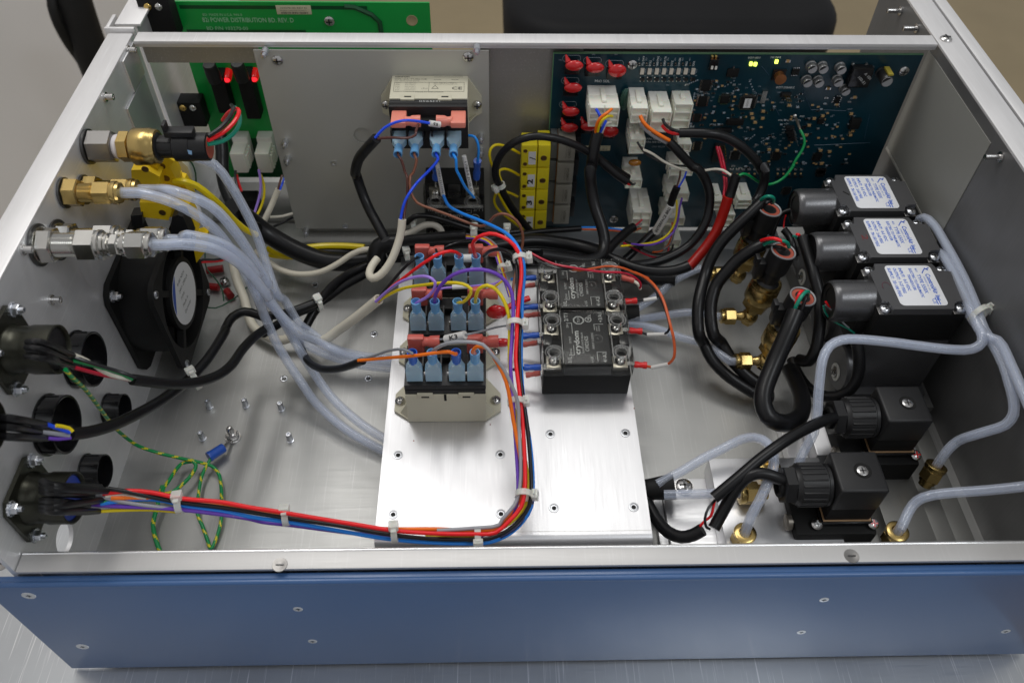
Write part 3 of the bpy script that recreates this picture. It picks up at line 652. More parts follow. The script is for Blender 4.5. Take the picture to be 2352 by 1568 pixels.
def circ_conn(y, z, r, L, m, lab, half=1.75, face=BLACK, insert=None):
    t = thing("panel_connector", (XL, y, z), lab, "connector", "round multi-pin connectors in the left wall")
    h = half; o_ = [(XL+.05, y+h, z+h*.55), (XL+.05, y+h*.55, z+h), (XL+.05, y-h*.55, z+h), (XL+.05, y-h, z+h*.55), (XL+.05, y-h, z-h*.55), (XL+.05, y-h*.55, z-h), (XL+.05, y+h*.55, z-h), (XL+.05, y+h, z-h*.55)]
    h2 = half*1.04; o_ = [(XL+.05, y+h2, z+h2*.72), (XL+.05, y+h2*.72, z+h2), (XL+.05, y-h2*.72, z+h2), (XL+.05, y-h2, z+h2*.72), (XL+.05, y-h2, z-h2*.72), (XL+.05, y-h2*.72, z-h2), (XL+.05, y+h2*.72, z-h2), (XL+.05, y+h2, z-h2*.72)]
    MB().prism(o_, (.22, 0, 0)).build("flange", m, t)
    b = MB(); b.lathe((XL+.2, y, z), (1, 0, 0), [(0, r*1.02), (.2, r*1.02), (.3, r*.96), (L*.45, r*.96), (L*.5, r), (L, r), (L+.04, r*.95), (L-.05, r*.88), (L-.25, r*.86)], 30)
    b.build("shell", m, t)
    MB().cyl((XL+.3, y, z), (XL+L+.03, y, z), r*.86, seg=26).build("insert", insert or face, t)
    for dy in (-1, 1):
        for dz in (-1, 1): nut(t, XL+.27, y+dy*half*.8, z+dz*half*.8)
    return t
circ_conn(26.9, 14.9, 1.25, 2.3, OLIVE, "olive round connector at the left edge, black, white, green and red wires in it")
q_ = PX('R5', -45, 830, XL+2.6)
circ_conn(q_.y, q_.z, 1.25, 2.3, OLIVE, "round connector nearly cut off by the left edge, between the two others")
circ_conn(22.1, 8.65, 1.36, 2.2, OLIVE, "dark round connector with a blue insert, lowest one at the left edge", insert=mat("blue_silicone", (0.01, 0.05, 0.42), rough=0.4))

# ================================================================== fan
fy, fz = 39.6, 5.75
fan = thing("cooling_fan", (XL, fy, fz), "square black cooling fan with a round white and blue label, on the left wall", "fan")
def fan_flange(x0, x1, hr=3.75, half=4.05, ch=0.7):
    b = MB(); n = 48
    def out(i):
        t = 2*math.pi*i/n; c, s_ = math.cos(t), math.sin(t); k = half/max(abs(c), abs(s_)); k = min(k, (2*half-ch)/(abs(c)+abs(s_))); return c*k, s_*k
    for x in (x0, x1):
        ring = [(x, fy+hr*math.cos(2*math.pi*i/n), fz+hr*math.sin(2*math.pi*i/n)) for i in range(n)]; sq = [(x, fy+out(i)[0], fz+out(i)[1]) for i in range(n)]
        b.add(ring+sq, [(i, (i+1) % n, n+(i+1) % n, n+i) for i in range(n)])
    for rr in (0, 1):
        P = [(fy+(out(i)[0] if rr else hr*math.cos(2*math.pi*i/n)), fz+(out(i)[1] if rr else hr*math.sin(2*math.pi*i/n))) for i in range(n)]
        b.add([(x0, *p) for p in P]+[(x1, *p) for p in P], [(i, (i+1) % n, n+(i+1) % n, n+i) for i in range(n)])
    return b
fan_flange(XL+.03, XL+.38).build("mounting_flange", BLACK_M, fan)
fan_flange(XL+2.75, XL+3.1).build("front_flange", BLACK_M, fan)
b = MB()
for rr in (3.72, 3.98):
    n = 32; b.add([(x, fy+rr*math.cos(2*math.pi*i/n), fz+rr*math.sin(2*math.pi*i/n)) for x in (XL+.3, XL+2.8) for i in range(n)], [(i, (i+1) % n, n+(i+1) % n, n+i) for i in range(n)], 0, True)
b.build("barrel", BLACK_M, fan)
MB().lathe((XL+.5, fy, fz), (1, 0, 0), [(0, 2.3), (2.2, 2.3), (2.3, 2.5), (2.58, 2.5), (2.62, 2.35), (2.62, 0)], 30).build("hub", BLACK_M, fan)
for k in range(4):
    a = math.pi/4+math.pi/2*k
    c_, s_ = math.cos(a), math.sin(a); nx, nz = -s_*.22, c_*.22
    MB().prism([(XL+2.6, fy+1.8*c_+nx, fz+1.8*s_+nz), (XL+2.6, fy+3.85*c_+nx, fz+3.85*s_+nz), (XL+2.6, fy+3.85*c_-nx, fz+3.85*s_-nz), (XL+2.6, fy+1.8*c_-nx, fz+1.8*s_-nz)], (.45, 0, 0)).build("strut", BLACK_M, fan)
for k in range(7):
    a = 2*math.pi*k/7; P = []
    for (rr, dx, da) in ((1.85, .6, 0), (3.6, .6, .15), (3.6, 2.0, .55), (1.85, 2.2, .5)): P.append((XL+dx, fy+rr*math.cos(a+da), fz+rr*math.sin(a+da)))
    MB().prism(P, (.06, .0, .05)).build("blade", BLACK, fan)
MB().cyl((XL+3.11, fy, fz), (XL+3.125, fy, fz), 2.15, seg=32).build("label_disc", PAPER, fan)
n = 14; arc = [(XL+3.127, fy+2.1*math.cos(t), fz+2.1*math.sin(t)) for t in [math.radians(100+i*80/n) for i in range(n+1)]]
MB().add(arc, [list(range(n+1))]).build("label_band", mat("label_blue", (0.02, 0.08, 0.42), rough=0.4), fan)
_u = V((0, .62, .78)).normalized(); _r = V((0, .78, -.62)).normalized()
for k, s_ in enumerate(("4184 NXH", "24V= 290mA", "7.0W", "Made in", "Germany")):
    flat_text(s_, V((XL+3.13, fy-.55-.1*k, fz+1.15-.55*k)), V((0, 1, -.1)), V((0, .1, 1)), .26, PRINT, fan)
screws(fan, [((XL+3.1, fy-3.4, fz+3.4), (1, 0, 0)), ((XL+3.1, fy-3.4, fz-3.4), (1, 0, 0)), ((XL+3.1, fy+3.4, fz-3.4), (1, 0, 0)), ((XL+3.1, fy+3.4, fz+3.4), (1, 0, 0))], .26)
q_ = PX('B1', 960, 1145, XL+.4); nut(fan, XL+.38, q_.y, q_.z)

# ================================================================== yellow relay block and its cable behind the fittings
yb = thing("yellow_connector_block", (-20, 44, 9), "cluster of yellow plastic connectors clipped together, behind the brass fittings", "connector block")
YY = 45.0
def ybox(c, x0, y0, x1, y1, yp, d, m, name, bev=.08, par=yb):
    a, q = PY(c, x0, y0, yp), PY(c, x1, y1, yp)
    MB().box((a.x, yp, q.z), (q.x, yp+d, a.z), bev=bev).build(name, m, par); return a, q
def yquad(c, L, yp, d, m, name, par=yb):
    P = [PY(c, x, y, yp) for (x, y) in L]; return MB().prism(P, (0, d, 0)).build(name, m, par)
yquad('R1', [(100, 200), (300, 215), (300, 285), (80, 265)], 42.5, 1.2, YELLOW_D, "clip_arm")
yquad('R1', [(55, 270), (190, 265), (310, 330), (320, 440), (60, 370)], 42.0, 1.5, YELLOW_D, "housing")
yquad('R1', [(180, 320), (330, 330), (470, 380), (490, 560), (330, 610), (140, 570), (100, 420)], 43.6, 1.2, YELLOW_D, "housing")
yquad('R1', [(440, 360), (520, 385), (580, 480), (610, 600), (560, 690), (450, 650), (400, 520)], 44.2, 1.0, YELLOW_D, "housing")
yquad('R1', [(345, 135), (440, 190), (400, 240), (460, 360), (450, 470), (360, 460), (290, 220)], 43.0, 1.3, YELLOW_D, "housing")
yquad('R1', [(130, 560), (390, 570), (420, 640), (390, 720), (150, 690)], 41.5, 1.5, YELLOW_D, "housing")
yquad('R1', [(420, 570), (560, 620), (620, 740), (640, 860), (560, 830), (500, 700), (400, 690)], 42.0, 1.2, YELLOW_D, "housing")
yquad('R1', [(640, 860), (740, 840), (720, 1000), (640, 1100), (620, 1000)], 43.0, .8, YELLOW_D, "clip_arm")
yquad('R1', [(380, 120), (440, 135), (560, 240), (600, 360), (480, 350), (410, 210)], 46, .4, CREAM, "rear_tab")
for (x, y, yp) in ((330, 236, 42.97), (370, 345, 42.97), (335, 652, 41.47), (180, 262, 41.97)):
    p = PY('R1', x, y, yp); MB().cyl((p.x, yp-.02, p.z), (p.x, yp+.02, p.z), .22, seg=14).build("screw", mat("bronze_screw", (0.2, 0.12, 0.05), rough=.4, metal=.8), yb)
yquad('R1', [(50, 680), (150, 670), (160, 760), (60, 770)], 41.2, .8, BLACK, "black_clip")
yquad('R1', [(420, 690), (470, 672), (520, 690), (600, 880), (400, 880)], 40.8, 1.0, BLACK, "black_clip")

# grounding ring terminal on the floor and its striped wire
q0 = PZ('C1', 1990, 950, 0.2)
gt = thing("ground_lug", q0, "ring lug bolted to the floor with a blue sleeve, end of the striped wire", "ring terminal")
b = MB(); b.hexa((q0.x, q0.y, .15), (q0.x, q0.y, .62), .42); b.build("hex_nut", STEEL, gt); MB().lathe((q0.x, q0.y, .6), (0, 0, 1), [(0, .22), (.5, .22), (.65, .12), (.66, 0)], 14).build("stud", STEEL, gt)
MB().cyl((q0.x, q0.y, .02), (q0.x, q0.y, .14), .52, seg=24).build("ring", STEEL, gt)
qa, qb = PZ('C1', 1915, 1045, .7), PZ('C1', 1805, 1115, .8)
MB().tube([q0+V((0, -.2, 0)), qa], .12).build("tongue", STEEL, gt)
MB().lathe(qa, qb-qa, [(0, .30), (.1, .33), (.9, .33), (1.0, .36), (1.15, .36)], 16).build("sleeve", BLUE_T, gt)

WG = {}
def wire(name, label, col, r, crop, lst, cat="wire", group=None, pre=None, post=None, seg=8, step=0.4, stripe=None, parts=None):
    P = (pre or [])+pts(crop, lst)+(post or [])
    if stripe: step = 0.12; stripe = 1.6
    S_ = spline(P, step); b = MB()
    if cat == "wire": r *= 0.92 if stripe else 0.8
    m = W[col] if isinstance(col, str) else col
    if stripe: b.tube(S_, r, seg=12, stripe=(1, stripe)); o = b.build(name, [m, W['stripe']])
    else: b.tube(S_, r, seg=seg); o = b.build(name, m)
    tag(o, label, cat, group)
    return o
GW = "striped yellow green wire from the round connector, crossing the floor to the blue lug"
wire("earth_wire", GW, 'green', .12, 'C1', [(560, 380, 15.3), (600, 430, 14.6), (720, 540, 12), (860, 720, 8.2), (960, 850, 5.5), (1040, 930, 4.0), (1180, 1030, 2.4), (1350, 1090, 1.5), (1560, 1140, 1.0), (1720, 1175, .8), (1820, 1210, .6), (1870, 1270, .5), (1890, 1370, .5), (1895, 1520, .5), (1890, 180, .4, 'E1'), (1850, 330, .3, 'E1'), (1805, 415, .3, 'E1'), (1770, 330, .3, 'E1'), (1730, 220, .4, 'E1'), (1690, 120, .5, 'E1'), (1700, 1430, .5), (1730, 1280, .6), (1780, 1180, .7), (1815, 1120, .8)], stripe=.7)
wire("earth_wire", "second striped yellow green wire forming a small closed loop and dropping behind the front rail", 'green', .13, 'C1', [(1640, 1165, .6), (1560, 1180, .7), (1450, 1320, 1.0), (1390, 1430, 1.2), (1460, 1430, 1.0), (1620, 1300, .8), (1675, 1200, .8), (1640, 1150, .9)], stripe=.5)
wire("earth_wire", "short striped yellow green wire under the coloured bundle, bending down behind the front rail", 'green', .15, 'E1', [(1390, -120, 1.0), (1335, 90, .8), (1310, 210, .6), (1330, 330, .4), (1365, 430, .3), (1400, 500, .3)], stripe=.35)
# ================================================================== power relays
def fr(origin, lx, ly, lz):
    lx, ly, lz, o_ = V(lx), V(ly), V(lz), V(origin)
    return Matrix(((lx.x, ly.x, lz.x, o_.x), (lx.y, ly.y, lz.y, o_.y), (lx.z, ly.z, lz.z, o_.z), (0, 0, 0, 1)))
def xf(b, M): b.v = [M @ p for p in b.v]; return b
HOLE = mat("deep_black_recess", (0.004, 0.004, 0.004), rough=0.8)
def relay(M, org, lab, w=4.92, d=3.4, printed=False):
    t = thing("power_relay", org, lab, "relay", "cream and black power relays")
    B = lambda: MB()
    def add(b, name, m): return xf(b, M).build(name, m, t)
    add(B().box((0, 0, 0.02), (w, d, 2.82), bev=.06), "cream_case", CREAM)
    for s_ in (0, 1):
        x0 = 0.02 if s_ == 0 else w-.02; k = -1 if s_ == 0 else 1
        b = B(); b.prism([(x0, .05, .02), (x0+k*.95, .75, .02), (x0+k*.95, 2.05, .02), (x0, d-.05, .02)], (0, 0, .22)); add(b, "mounting_wing", CREAM)
        b = B(); b.prism([(x0, .12, .24), (x0+k*.55, .55, .24), (x0, .55, 1.3)], (0, .1, 0)); add(b, "wing_rib", CREAM)
        b = B(); screw_head(b, (x0+k*.62, 1.45, .25), (0, 0, 1), .34, h=.26); add(b, "screw", [STEEL, DARKSTEEL])
    add(B().box((.02, .08, 2.8), (w-.02, d-.08, 3.2), bev=.03), "black_collar", DGREY2)
    b = B(); b.box((.0, .12, 3.2), (w, d-.1, 3.62), bev=.04)
    add(b, "terminal_block", BLACK)
    b = B()
    for k in range(5): x = (.0, 1.05, 2.15, 2.75, 3.75)[k]; b.box((x+.02, 1.1, 3.6), (x+.12, 2.0, 4.3))
    add(b, "barrier_ribs", BLACK)
    add(B().box((1.5, 1.9, 3.6), (3.4, 2.75, 4.1), bev=.05), "centre_block", BLACK_M)
    for x in (.75, 3.25):
        add(B().box((x, -.04, 2.55), (x+.95, .1, 2.98), bev=.04), "latch_tab", CREAM); add(B().box((x+.25, -.055, 2.62), (x+.72, -.03, 2.74)), "latch_slot", HOLE)
        add(B().box((x, d-.1, 2.45), (x+.95, d+.04, 2.98), bev=.04), "latch_tab", CREAM); add(B().box((x+.25, d+.03, 2.62), (x+.72, d+.055, 2.74)), "latch_slot", HOLE)
    add(B().box((2.36, -.015, 2.25), (2.52, .05, 2.84), bev=.02), "notch", HOLE)
    for x in (.45, 1.52, 2.9, 3.95):
        add(B().box((x-.3, .55, 3.6), (x+.3, .63, 4.3)), "spade_blade", STEEL)
    return t
R_SPOTS = [(-5.25, 30.1), (-5.25, 34.17), (-5.25, 38.17)]
RT = []
for (x, y), lab in zip(R_SPOTS, ("nearest cream and black relay of the row, with orange and grey wires", "middle relay of the row of three, with lilac, violet and yellow wires", "farthest relay of the row of three, with red and black wires")):
    RT.append(relay(fr((x, y, 3.8), (1, 0, 0), (0, 1, 0), (0, 0, 1)), (x+2.5, y+1.7, 3.8), lab))
wr = relay(fr((-6.75, 51.2, 11.75), (1, 0, 0), (0, 0, 1), (0, -1, 0)), (-4.1, 51.2, 13.5), "cream relay with printed top and CE mark, fixed high on the upright grey plate", w=5.25, d=3.6)
def on_wr(lx, lz): return V((-6.75+lx, 51.2-lz, 15.35+.008))
WX, WU = (1, 0, 0), (0, 1, 0)
flat_text("omron", on_wr(.2, .27), WX, WU, .17, PRINT, wr, width=1.0, bold=.02)
flat_text("G7L-2A-TUBJ-CB", on_wr(.2, .56), WX, WU, .15, PRINT_G, wr, width=2.2)
flat_text("COIL 100 TO 120VAC 50/60Hz", on_wr(.2, .76), WX, WU, .09, PRINT_G, wr, width=1.7)
for k, (s_, u) in enumerate((("25A 220VAC", .05), ("30A 277VAC~", .18), ("25A 277VAC", .31), ("1.5HP 120VAC", .44), ("3HP 277VAC", .57), ("TV10 120VAC", .70))):
    flat_text(s_, on_wr(.95, .95+u*1.6), WX, WU, .085, PRINT_G, wr, width=.75)
    flat_text(s_[:4], on_wr(.3, .95+u*1.6), WX, WU, .085, PRINT_G, wr, width=.3)
for k in range(2): flat_text("25A 220VAC(cosφ=1)", on_wr(2.9, .98+.16*k), WX, WU, .09, PRINT_G, wr, width=1.6)
flat_text("CE", on_wr(4.15, 1.75), WX, WU, .33, PRINT, wr, width=.7, bold=.01)
flat_text("c R us", on_wr(2.1, 1.72), WX, WU, .2, PRINT_G, wr, width=.4)
tri = [on_wr(2.8, 1.65), on_wr(3.25, 1.65), on_wr(3.02, 1.25)]; b = MB()
for i in range(3): b.tube([tri[i], tri[(i+1) % 3]], .018, seg=4)
b.build("warning_triangle", PRINT_G, wr)
flat_text("MADE IN INDONESIA", on_wr(1.7, 2.12), WX, WU, .1, PRINT_G, wr, width=1.9)
b = MB()
for (a, c) in (((.22, .9), (2.6, .9)), ((2.6, .9), (5.0, .9)), ((.22, 2.0), (2.62, 2.0)), ((2.62, 2.0), (5.0, 2.0)), ((.22, .9), (.22, 2.0)), ((2.6, .9), (2.6, 2.0)), ((5.0, .9), (5.0, 2.0)), ((2.9, .22), (4.9, .22)), ((2.9, .55), (3.4, .55)), ((4.1, .55), (4.6, .55))):
    b.tube([on_wr(*a), on_wr(*c)], .012, seg=4)
b.build("print_frame", PRINT_G, wr)
flat_text("0565H1", V((-4.75, 51.2-3.18, 15.28)), WX, WU, .2, PRINT_W, wr, width=1.5) if False else flat_text("0565H1", V((-4.75, 51.2-3.12-.0, 15.285)), WX, (0, 1, 0), .17, PRINT_W, wr, width=1.4)

def terminal(parent, M, kind='pale', h=2.5):
    """insulated push-on terminal: wide flat body, shoulders and a round barrel"""
    b = MB(); w, th = .48, .24
    o_ = [(-w, 0), (w, 0), (w, 1.05), (.30, 1.42), (.26, 1.62), (-.26, 1.62), (-.30, 1.42), (-w, 1.05)]
    b.prism([(p[0], -th, p[1]) for p in o_], (0, 2*th, 0)); xf(b, M)
    o1 = b.build("terminal_body", NYBLUE_L, parent)
    m2 = {'pale': NYBLUE, 'dark': mat("deep_blue_nylon", (0.03, 0.14, 0.62), rough=.3, see=.1)}[kind]
    b = MB(); b.lathe((0, 0, 1.55), (0, 0, 1), [(0, .26), (.1, .26), (.5, .29), (h-1.6, .31), (h-1.58, .25), (h-1.9, .22)], 16); xf(b, M)
    b.build("terminal_barrel", m2, parent)
    b = MB(); b.box((-.3, -.1, .1), (.3, .1, 1.2), bev=.05); b.cyl((0, 0, 1.2), (0, 0, 2.0), .13, seg=10); xf(b, M)
    b.build("terminal_spade", mat("tinned_spade", (0.45, 0.47, 0.48), rough=.35, metal=.9), parent)
def flag_terminal(parent, M, side=1, pink=False):
    m = NYPINK if pink else NYRED
    b = MB(); b.box((-.5, -.22, 0), (.5, .22, 1.45), bev=.1); xf(b, M); b.build("terminal_body", m, parent)
    b = MB(); b.lathe((side*.4, 0, .95), (side, 0, 0), [(0, .36), (.2, .3), (.35, .30), (.5, .38), (1.05, .40), (1.06, .3)], 16); xf(b, M); b.build("terminal_barrel", m, parent)
    b = MB(); b.box((-.32, -.1, .1), (.32, .1, 1.2), bev=.04); xf(b, M); b.build("terminal_spade", mat("tinned_spade", (0.45, 0.47, 0.48)), parent)

def wire_t(label, col, r, crop, lst, ends=(), pre=None, post=None, step=.4, group=None, sleeves=(), cat="wire"):
    """a wire with its crimped terminals: Empty > insulation, terminals"""
    P = (pre or [])+pts(crop, lst)+(post or []); r *= .82
    t = thing("crimped_wire", P[0], label, cat, group)
    S_ = spline(P, step)
    MB().tube(S_, r, seg=10).build("insulation", W[col] if isinstance(col, str) else col, t)
    for e in ends: e(t)
    for (i0, i1, rr, m, nm) in sleeves:
        k0, k1 = int(i0*(len(S_)-1)), max(int(i1*(len(S_)-1)), int(i0*(len(S_)-1))+1)
        MB().tube(S_[k0:k1+1], rr, seg=12).build(nm, m, t)
    return t
TX = (-4.6, -3.45, -2.05, -.95)
def up(x, y, z=7.5): return fr((x, y, z), (1, 0, 0), (0, 1, 0), (0, 0, 1))
ztip = 9.7
def T(x, y, kind='pale'): return lambda t: terminal(t, up(x, y+.62), kind)
def tip(x, y): return V((x, y+.62, ztip+.05))
yN, yM, yF = 30.1, 34.17, 38.17
GB = "coloured wires of the central bundle"
DN = V((0, 0, -.7))
# --- near relay
wire_t("pale grey wire from the black sleeve to the near relay's left terminal", 'grey', .105, 'C2', [(935, 292, 8.2), (1060, 262, 9.0), (1200, 215, 10.0), (1320, 210, 10.6), (1385, 240, 10.5)], post=[tip(TX[0], yN), tip(TX[0], yN)+DN], ends=[T(TX[0], yN, 'dark')])
GREYM = mat("wire_pale_grey", (0.36, 0.37, 0.40), rough=.3, coat=.15)
wire_t("orange wire running from the black sleeve to the near relay's third terminal", 'orange', .125, 'C2', [(925, 303, 8.2), (1150, 282, 9.2), (1400, 262, 10.2), (1580, 238, 10.9), (1700, 228, 11.2), (1755, 250, 10.8)], post=[tip(TX[2], yN), tip(TX[2], yN)+DN], ends=[T(TX[2], yN, 'dark')])
# bundle route: shared centre line going down (towards the camera) and then left
def bundle(label, col, r, lst, pre, ends, group=GB):
    P = pre+[PP(q[3] if len(q) > 3 else 'D', q) for q in lst]
    r *= .92
    t = thing("bundle_wire", P[0], label, "wire", group)
    MB().tube(spline(P, .4), r, seg=10).build("insulation", W[col] if isinstance(col, str) else col, t)
    for e in ends: e(t)
    return t
def run(offs, tail):
    """points along the bundle; offs = sideways shift in source pixels/4 at each station"""
    return tail
# stations given per wire from the photograph
bundle("pale grey wire arching from the near relay's second terminal into the central bundle", GREYM, .115,
    [(1600, 195, 11.2, 'C2'), (1700, 152, 12.0, 'C2'), (1850, 142, 12.4, 'C2'), (1990, 165, 12.4, 'C2'), (150, 110, 11.9, 'C3') if False else (2070, 250, 12.0, 'C2'), (2160, 360, 11.3, 'C2'), (2240, 520, 10.4, 'C2'), (2290, 660, 9.5, 'C2'), (162, 900, 8.3, 'C3'), (175, 1100, 7.7, 'C3'), (178, 1300, 7.2, 'C3'), (160, 1440, 6.9, 'C3'), (120, 50, 6.6, 'E3'), (20, 165, 6.3, 'E3'), (2130, 215, 6.1, 'E2'), (1900, 243, 6.0, 'E2'), (1600, 262, 6.0, 'E2')],
    [tip(TX[1], yN)+DN, tip(TX[1], yN)], [T(TX[1], yN)])
bundle("orange wire curling from the near relay's right terminal into the central bundle", 'orange', .125,
    [(1905, 225, 11.2, 'C2'), (1945, 182, 11.8, 'C2'), (2030, 200, 12.0, 'C2'), (2120, 330, 11.4, 'C2'), (2190, 480, 10.6, 'C2'), (2225, 640, 9.7, 'C2'), (2250, 800, 8.8, 'C2'), (150, 1000, 7.9, 'C3'), (190, 1250, 7.1, 'C3'), (190, 1420, 6.7, 'C3'), (130, 70, 6.3, 'E3'), (20, 195, 6.0, 'E3'), (2130, 240, 5.9, 'E2'), (1900, 262, 5.8, 'E2'), (1600, 250, 5.8, 'E2'), (1300, 250, 5.7, 'E2'), (1100, 245, 5.4, 'E2'), (700, 200, 5.3, 'E2'), (350, 150, 5.6, 'E2'), (50, 105, 6.1, 'E2'), (2150, 75, 6.5, 'E1'), (1700, 30, 7.2, 'E1'), (1200, 1475, 8.3, 'C1'), (950, 1478, 8.7, 'C1')],
    [tip(TX[3], yN)+DN, tip(TX[3], yN)], [T(TX[3], yN)])
# --- middle relay
def sleeve_mouth(): return PZ('B2', 1100, 1170, 7.6)
wire_t("lilac wire looping from the thick ivory sleeve to the middle relay's left terminal", 'lilac', .12, 'B2', [(1075, 1190, 7.8), (1180, 1095, 9.0), (1300, 1015, 10.5), (1440, 975, 11.5), (1530, 980, 11.9), (1582, 1020, 11.8), (1570, 1090, 11.2), (1500, 1160, 10.4)], post=[tip(TX[0], yM), tip(TX[0], yM)+DN], ends=[T(TX[0], yM)])
bundle("violet wire arching high over the middle relay and joining the central bundle", 'violet', .125,
    [(1590, 1120, 11.0, 'B2'), (1650, 1030, 12.0, 'B2'), (1740, 960, 12.8, 'B2'), (1850, 922, 13.2, 'B2'), (1980, 915, 13.3, 'B2'), (2100, 948, 13.0, 'B2'), (2190, 1020, 12.5, 'B2'), (2240, 1120, 12.0, 'B2'), (2252, 1250, 11.4, 'B2'), (2245, 1400, 10.8, 'B2'), (2240, 1520, 10.4, 'B2'), (90, 330, 9.9, 'C3'), (108, 600, 8.8, 'C3'), (120, 800, 8.2, 'C3'), (138, 1050, 7.5, 'C3'), (155, 1400, 6.8, 'C3'), (135, 50, 6.4, 'E3'), (30, 215, 5.7, 'E3'), (1900, 322, 4.9, 'E2'), (1500, 330, 4.8, 'E2'), (1200, 318, 4.8, 'E2'), (800, 275, 5.0, 'E2'), (400, 222, 5.5, 'E2'), (100, 188, 5.9, 'E2'), (2150, 165, 6.3, 'E1'), (1700, 100, 7.3, 'E1'), (1300, 65, 7.9, 'E1'), (1000, 55, 8.2, 'E1'), (760, 40, 8.5, 'E1')],
    [tip(TX[1], yM)+DN, tip(TX[1], yM)], [T(TX[1], yM)])
wire_t("yellow wire sweeping from the thick ivory sleeve across to the middle relay's third terminal", 'yellow', .125, 'B2', [(1095, 1185, 7.7), (1160, 1145, 8.4), (1300, 1080, 9.6), (1500, 1045, 10.9), (1700, 1028, 11.8), (1820, 1038, 12.1), (1890, 1080, 12.0), (1870, 1150, 11.2), (1820, 1195, 10.5)], post=[tip(TX[2], yM), tip(TX[2], yM)+DN], ends=[T(TX[2], yM)])
bundle("yellow wire curving from the middle relay's right terminal down into the central bundle", 'yellow', .125,
    [(1935, 1140, 11.0, 'B2'), (1960, 1080, 11.7, 'B2'), (2030, 1050, 12.1, 'B2'), (2110, 1090, 12.0, 'B2'), (2175, 1190, 11.5, 'B2'), (2215, 1310, 10.9, 'B2'), (2222, 1420, 10.4, 'B2'), (2220, 1540, 10.0, 'B2'), (85, 350, 9.2, 'C3'), (110, 600, 8.2, 'C3'), (150, 900, 7.4, 'C3'), (215, 1150, 6.9, 'C3'), (238, 1350, 6.5, 'C3'), (225, 40, 6.1, 'E3'), (140, 150, 5.8, 'E3'), (30, 235, 5.6, 'E3'), (1950, 300, 5.4, 'E2'), (1500, 318, 5.4, 'E2')],
    [tip(TX[3], yM)+DN, tip(TX[3], yM)], [T(TX[3], yM)])
# --- far relay
wire_t("black wire rising from the ivory sleeve to the far relay's left terminal", 'black', .12, 'B2', [(1100, 1165, 7.6), (1180, 1060, 8.4), (1300, 920, 9.6), (1400, 830, 10.5)], post=[tip(TX[0], yF), tip(TX[0], yF)+DN], ends=[T(TX[0], yF)])
wire_t("short blue tipped wire at the far relay's second terminal, hidden behind the violet arch", 'black', .11, 'B2', [(1590, 745, 9.2), (1600, 780, 9.6)], post=[tip(TX[1], yF), tip(TX[1], yF)+DN], ends=[T(TX[1], yF)])
wire_t("red wire rising from the ivory sleeve to the far relay's third terminal", 'red', .125, 'B2', [(1100, 1190, 7.6), (1190, 1085, 8.6), (1330, 975, 10.0), (1500, 850, 11.6), (1620, 780, 12.2), (1720, 757, 12.2), (1790, 785, 11.4)], post=[tip(TX[2], yF), tip(TX[2], yF)+DN], ends=[T(TX[2], yF)])
bundle("red wire looping over from the far relay and leading the central bundle", 'red', .13,
    [(1915, 760, 11.2, 'B2'), (1905, 700, 12.0, 'B2'), (1950, 640, 12.9, 'B2'), (2050, 607, 13.3, 'B2'), (2160, 635, 13.4, 'B2'), (2260, 710, 13.2, 'B2'), (2310, 820, 12.8, 'B2'), (2322, 960, 12.2, 'B2'), (2305, 1120, 11.7, 'B2'), (2288, 1300, 11.2, 'B2'), (2280, 1500, 10.7, 'B2'), (135, 300, 10.0, 'C3'), (160, 520, 9.3, 'C3'), (185, 750, 8.6, 'C3'), (205, 1000, 8.0, 'C3'), (215, 1250, 7.5, 'C3'), (210, 1430, 7.1, 'C3'), (180, 60, 6.7, 'E3'), (80, 180, 6.4, 'E3'), (2100, 280, 6.1, 'E2'), (1900, 292, 6.0, 'E2'), (1600, 288, 6.0, 'E2'), (1250, 265, 6.0, 'E2'), (900, 210, 6.3, 'E2'), (500, 145, 6.7, 'E2'), (200, 95, 7.0, 'E2'), (0, 65, 7.3, 'E2'), (1900, 20, 7.7, 'E1'), (1550, 1480, 8.2, 'C1'), (1300, 1430, 8.6, 'C1'), (1100, 1415, 8.8, 'C1'), (880, 1442, 8.9, 'C1')],
    [tip(TX[3], yF)+DN, tip(TX[3], yF)], [T(TX[3], yF)])
bundle("black wire joining the central bundle from behind the red loop", 'black', .13,
    [(2000, 800, 9.5, 'B2'), (2060, 755, 11, 'B2'), (2150, 745, 12, 'B2'), (2240, 785, 12.4, 'B2'), (2280, 880, 12.2, 'B2'), (2285, 1020, 11.8, 'B2'), (2290, 1200, 11.3, 'B2'), (2310, 1400, 10.8, 'B2'), (165, 150, 10.3, 'C3'), (172, 420, 9.5, 'C3'), (195, 620, 8.8, 'C3'), (235, 900, 8.0, 'C3'), (258, 1150, 7.4, 'C3'), (268, 1400, 6.9, 'C3'), (250, 50, 6.4, 'E3'), (170, 170, 6.0, 'E3'), (60, 265, 5.8, 'E3'), (2050, 330, 5.6, 'E2'), (1850, 338, 5.5, 'E2'), (1500, 328, 5.5, 'E2'), (1150, 290, 5.6, 'E2'), (750, 220, 6.0, 'E2'), (350, 160, 6.4, 'E2'), (0, 105, 6.9, 'E2'), (1900, 65, 7.3, 'E1'), (1550, 1515, 7.9, 'C1'), (1300, 1468, 8.4, 'C1'), (1100, 1425, 8.8, 'C1'), (910, 1395, 9.1, 'C1')], [], [])
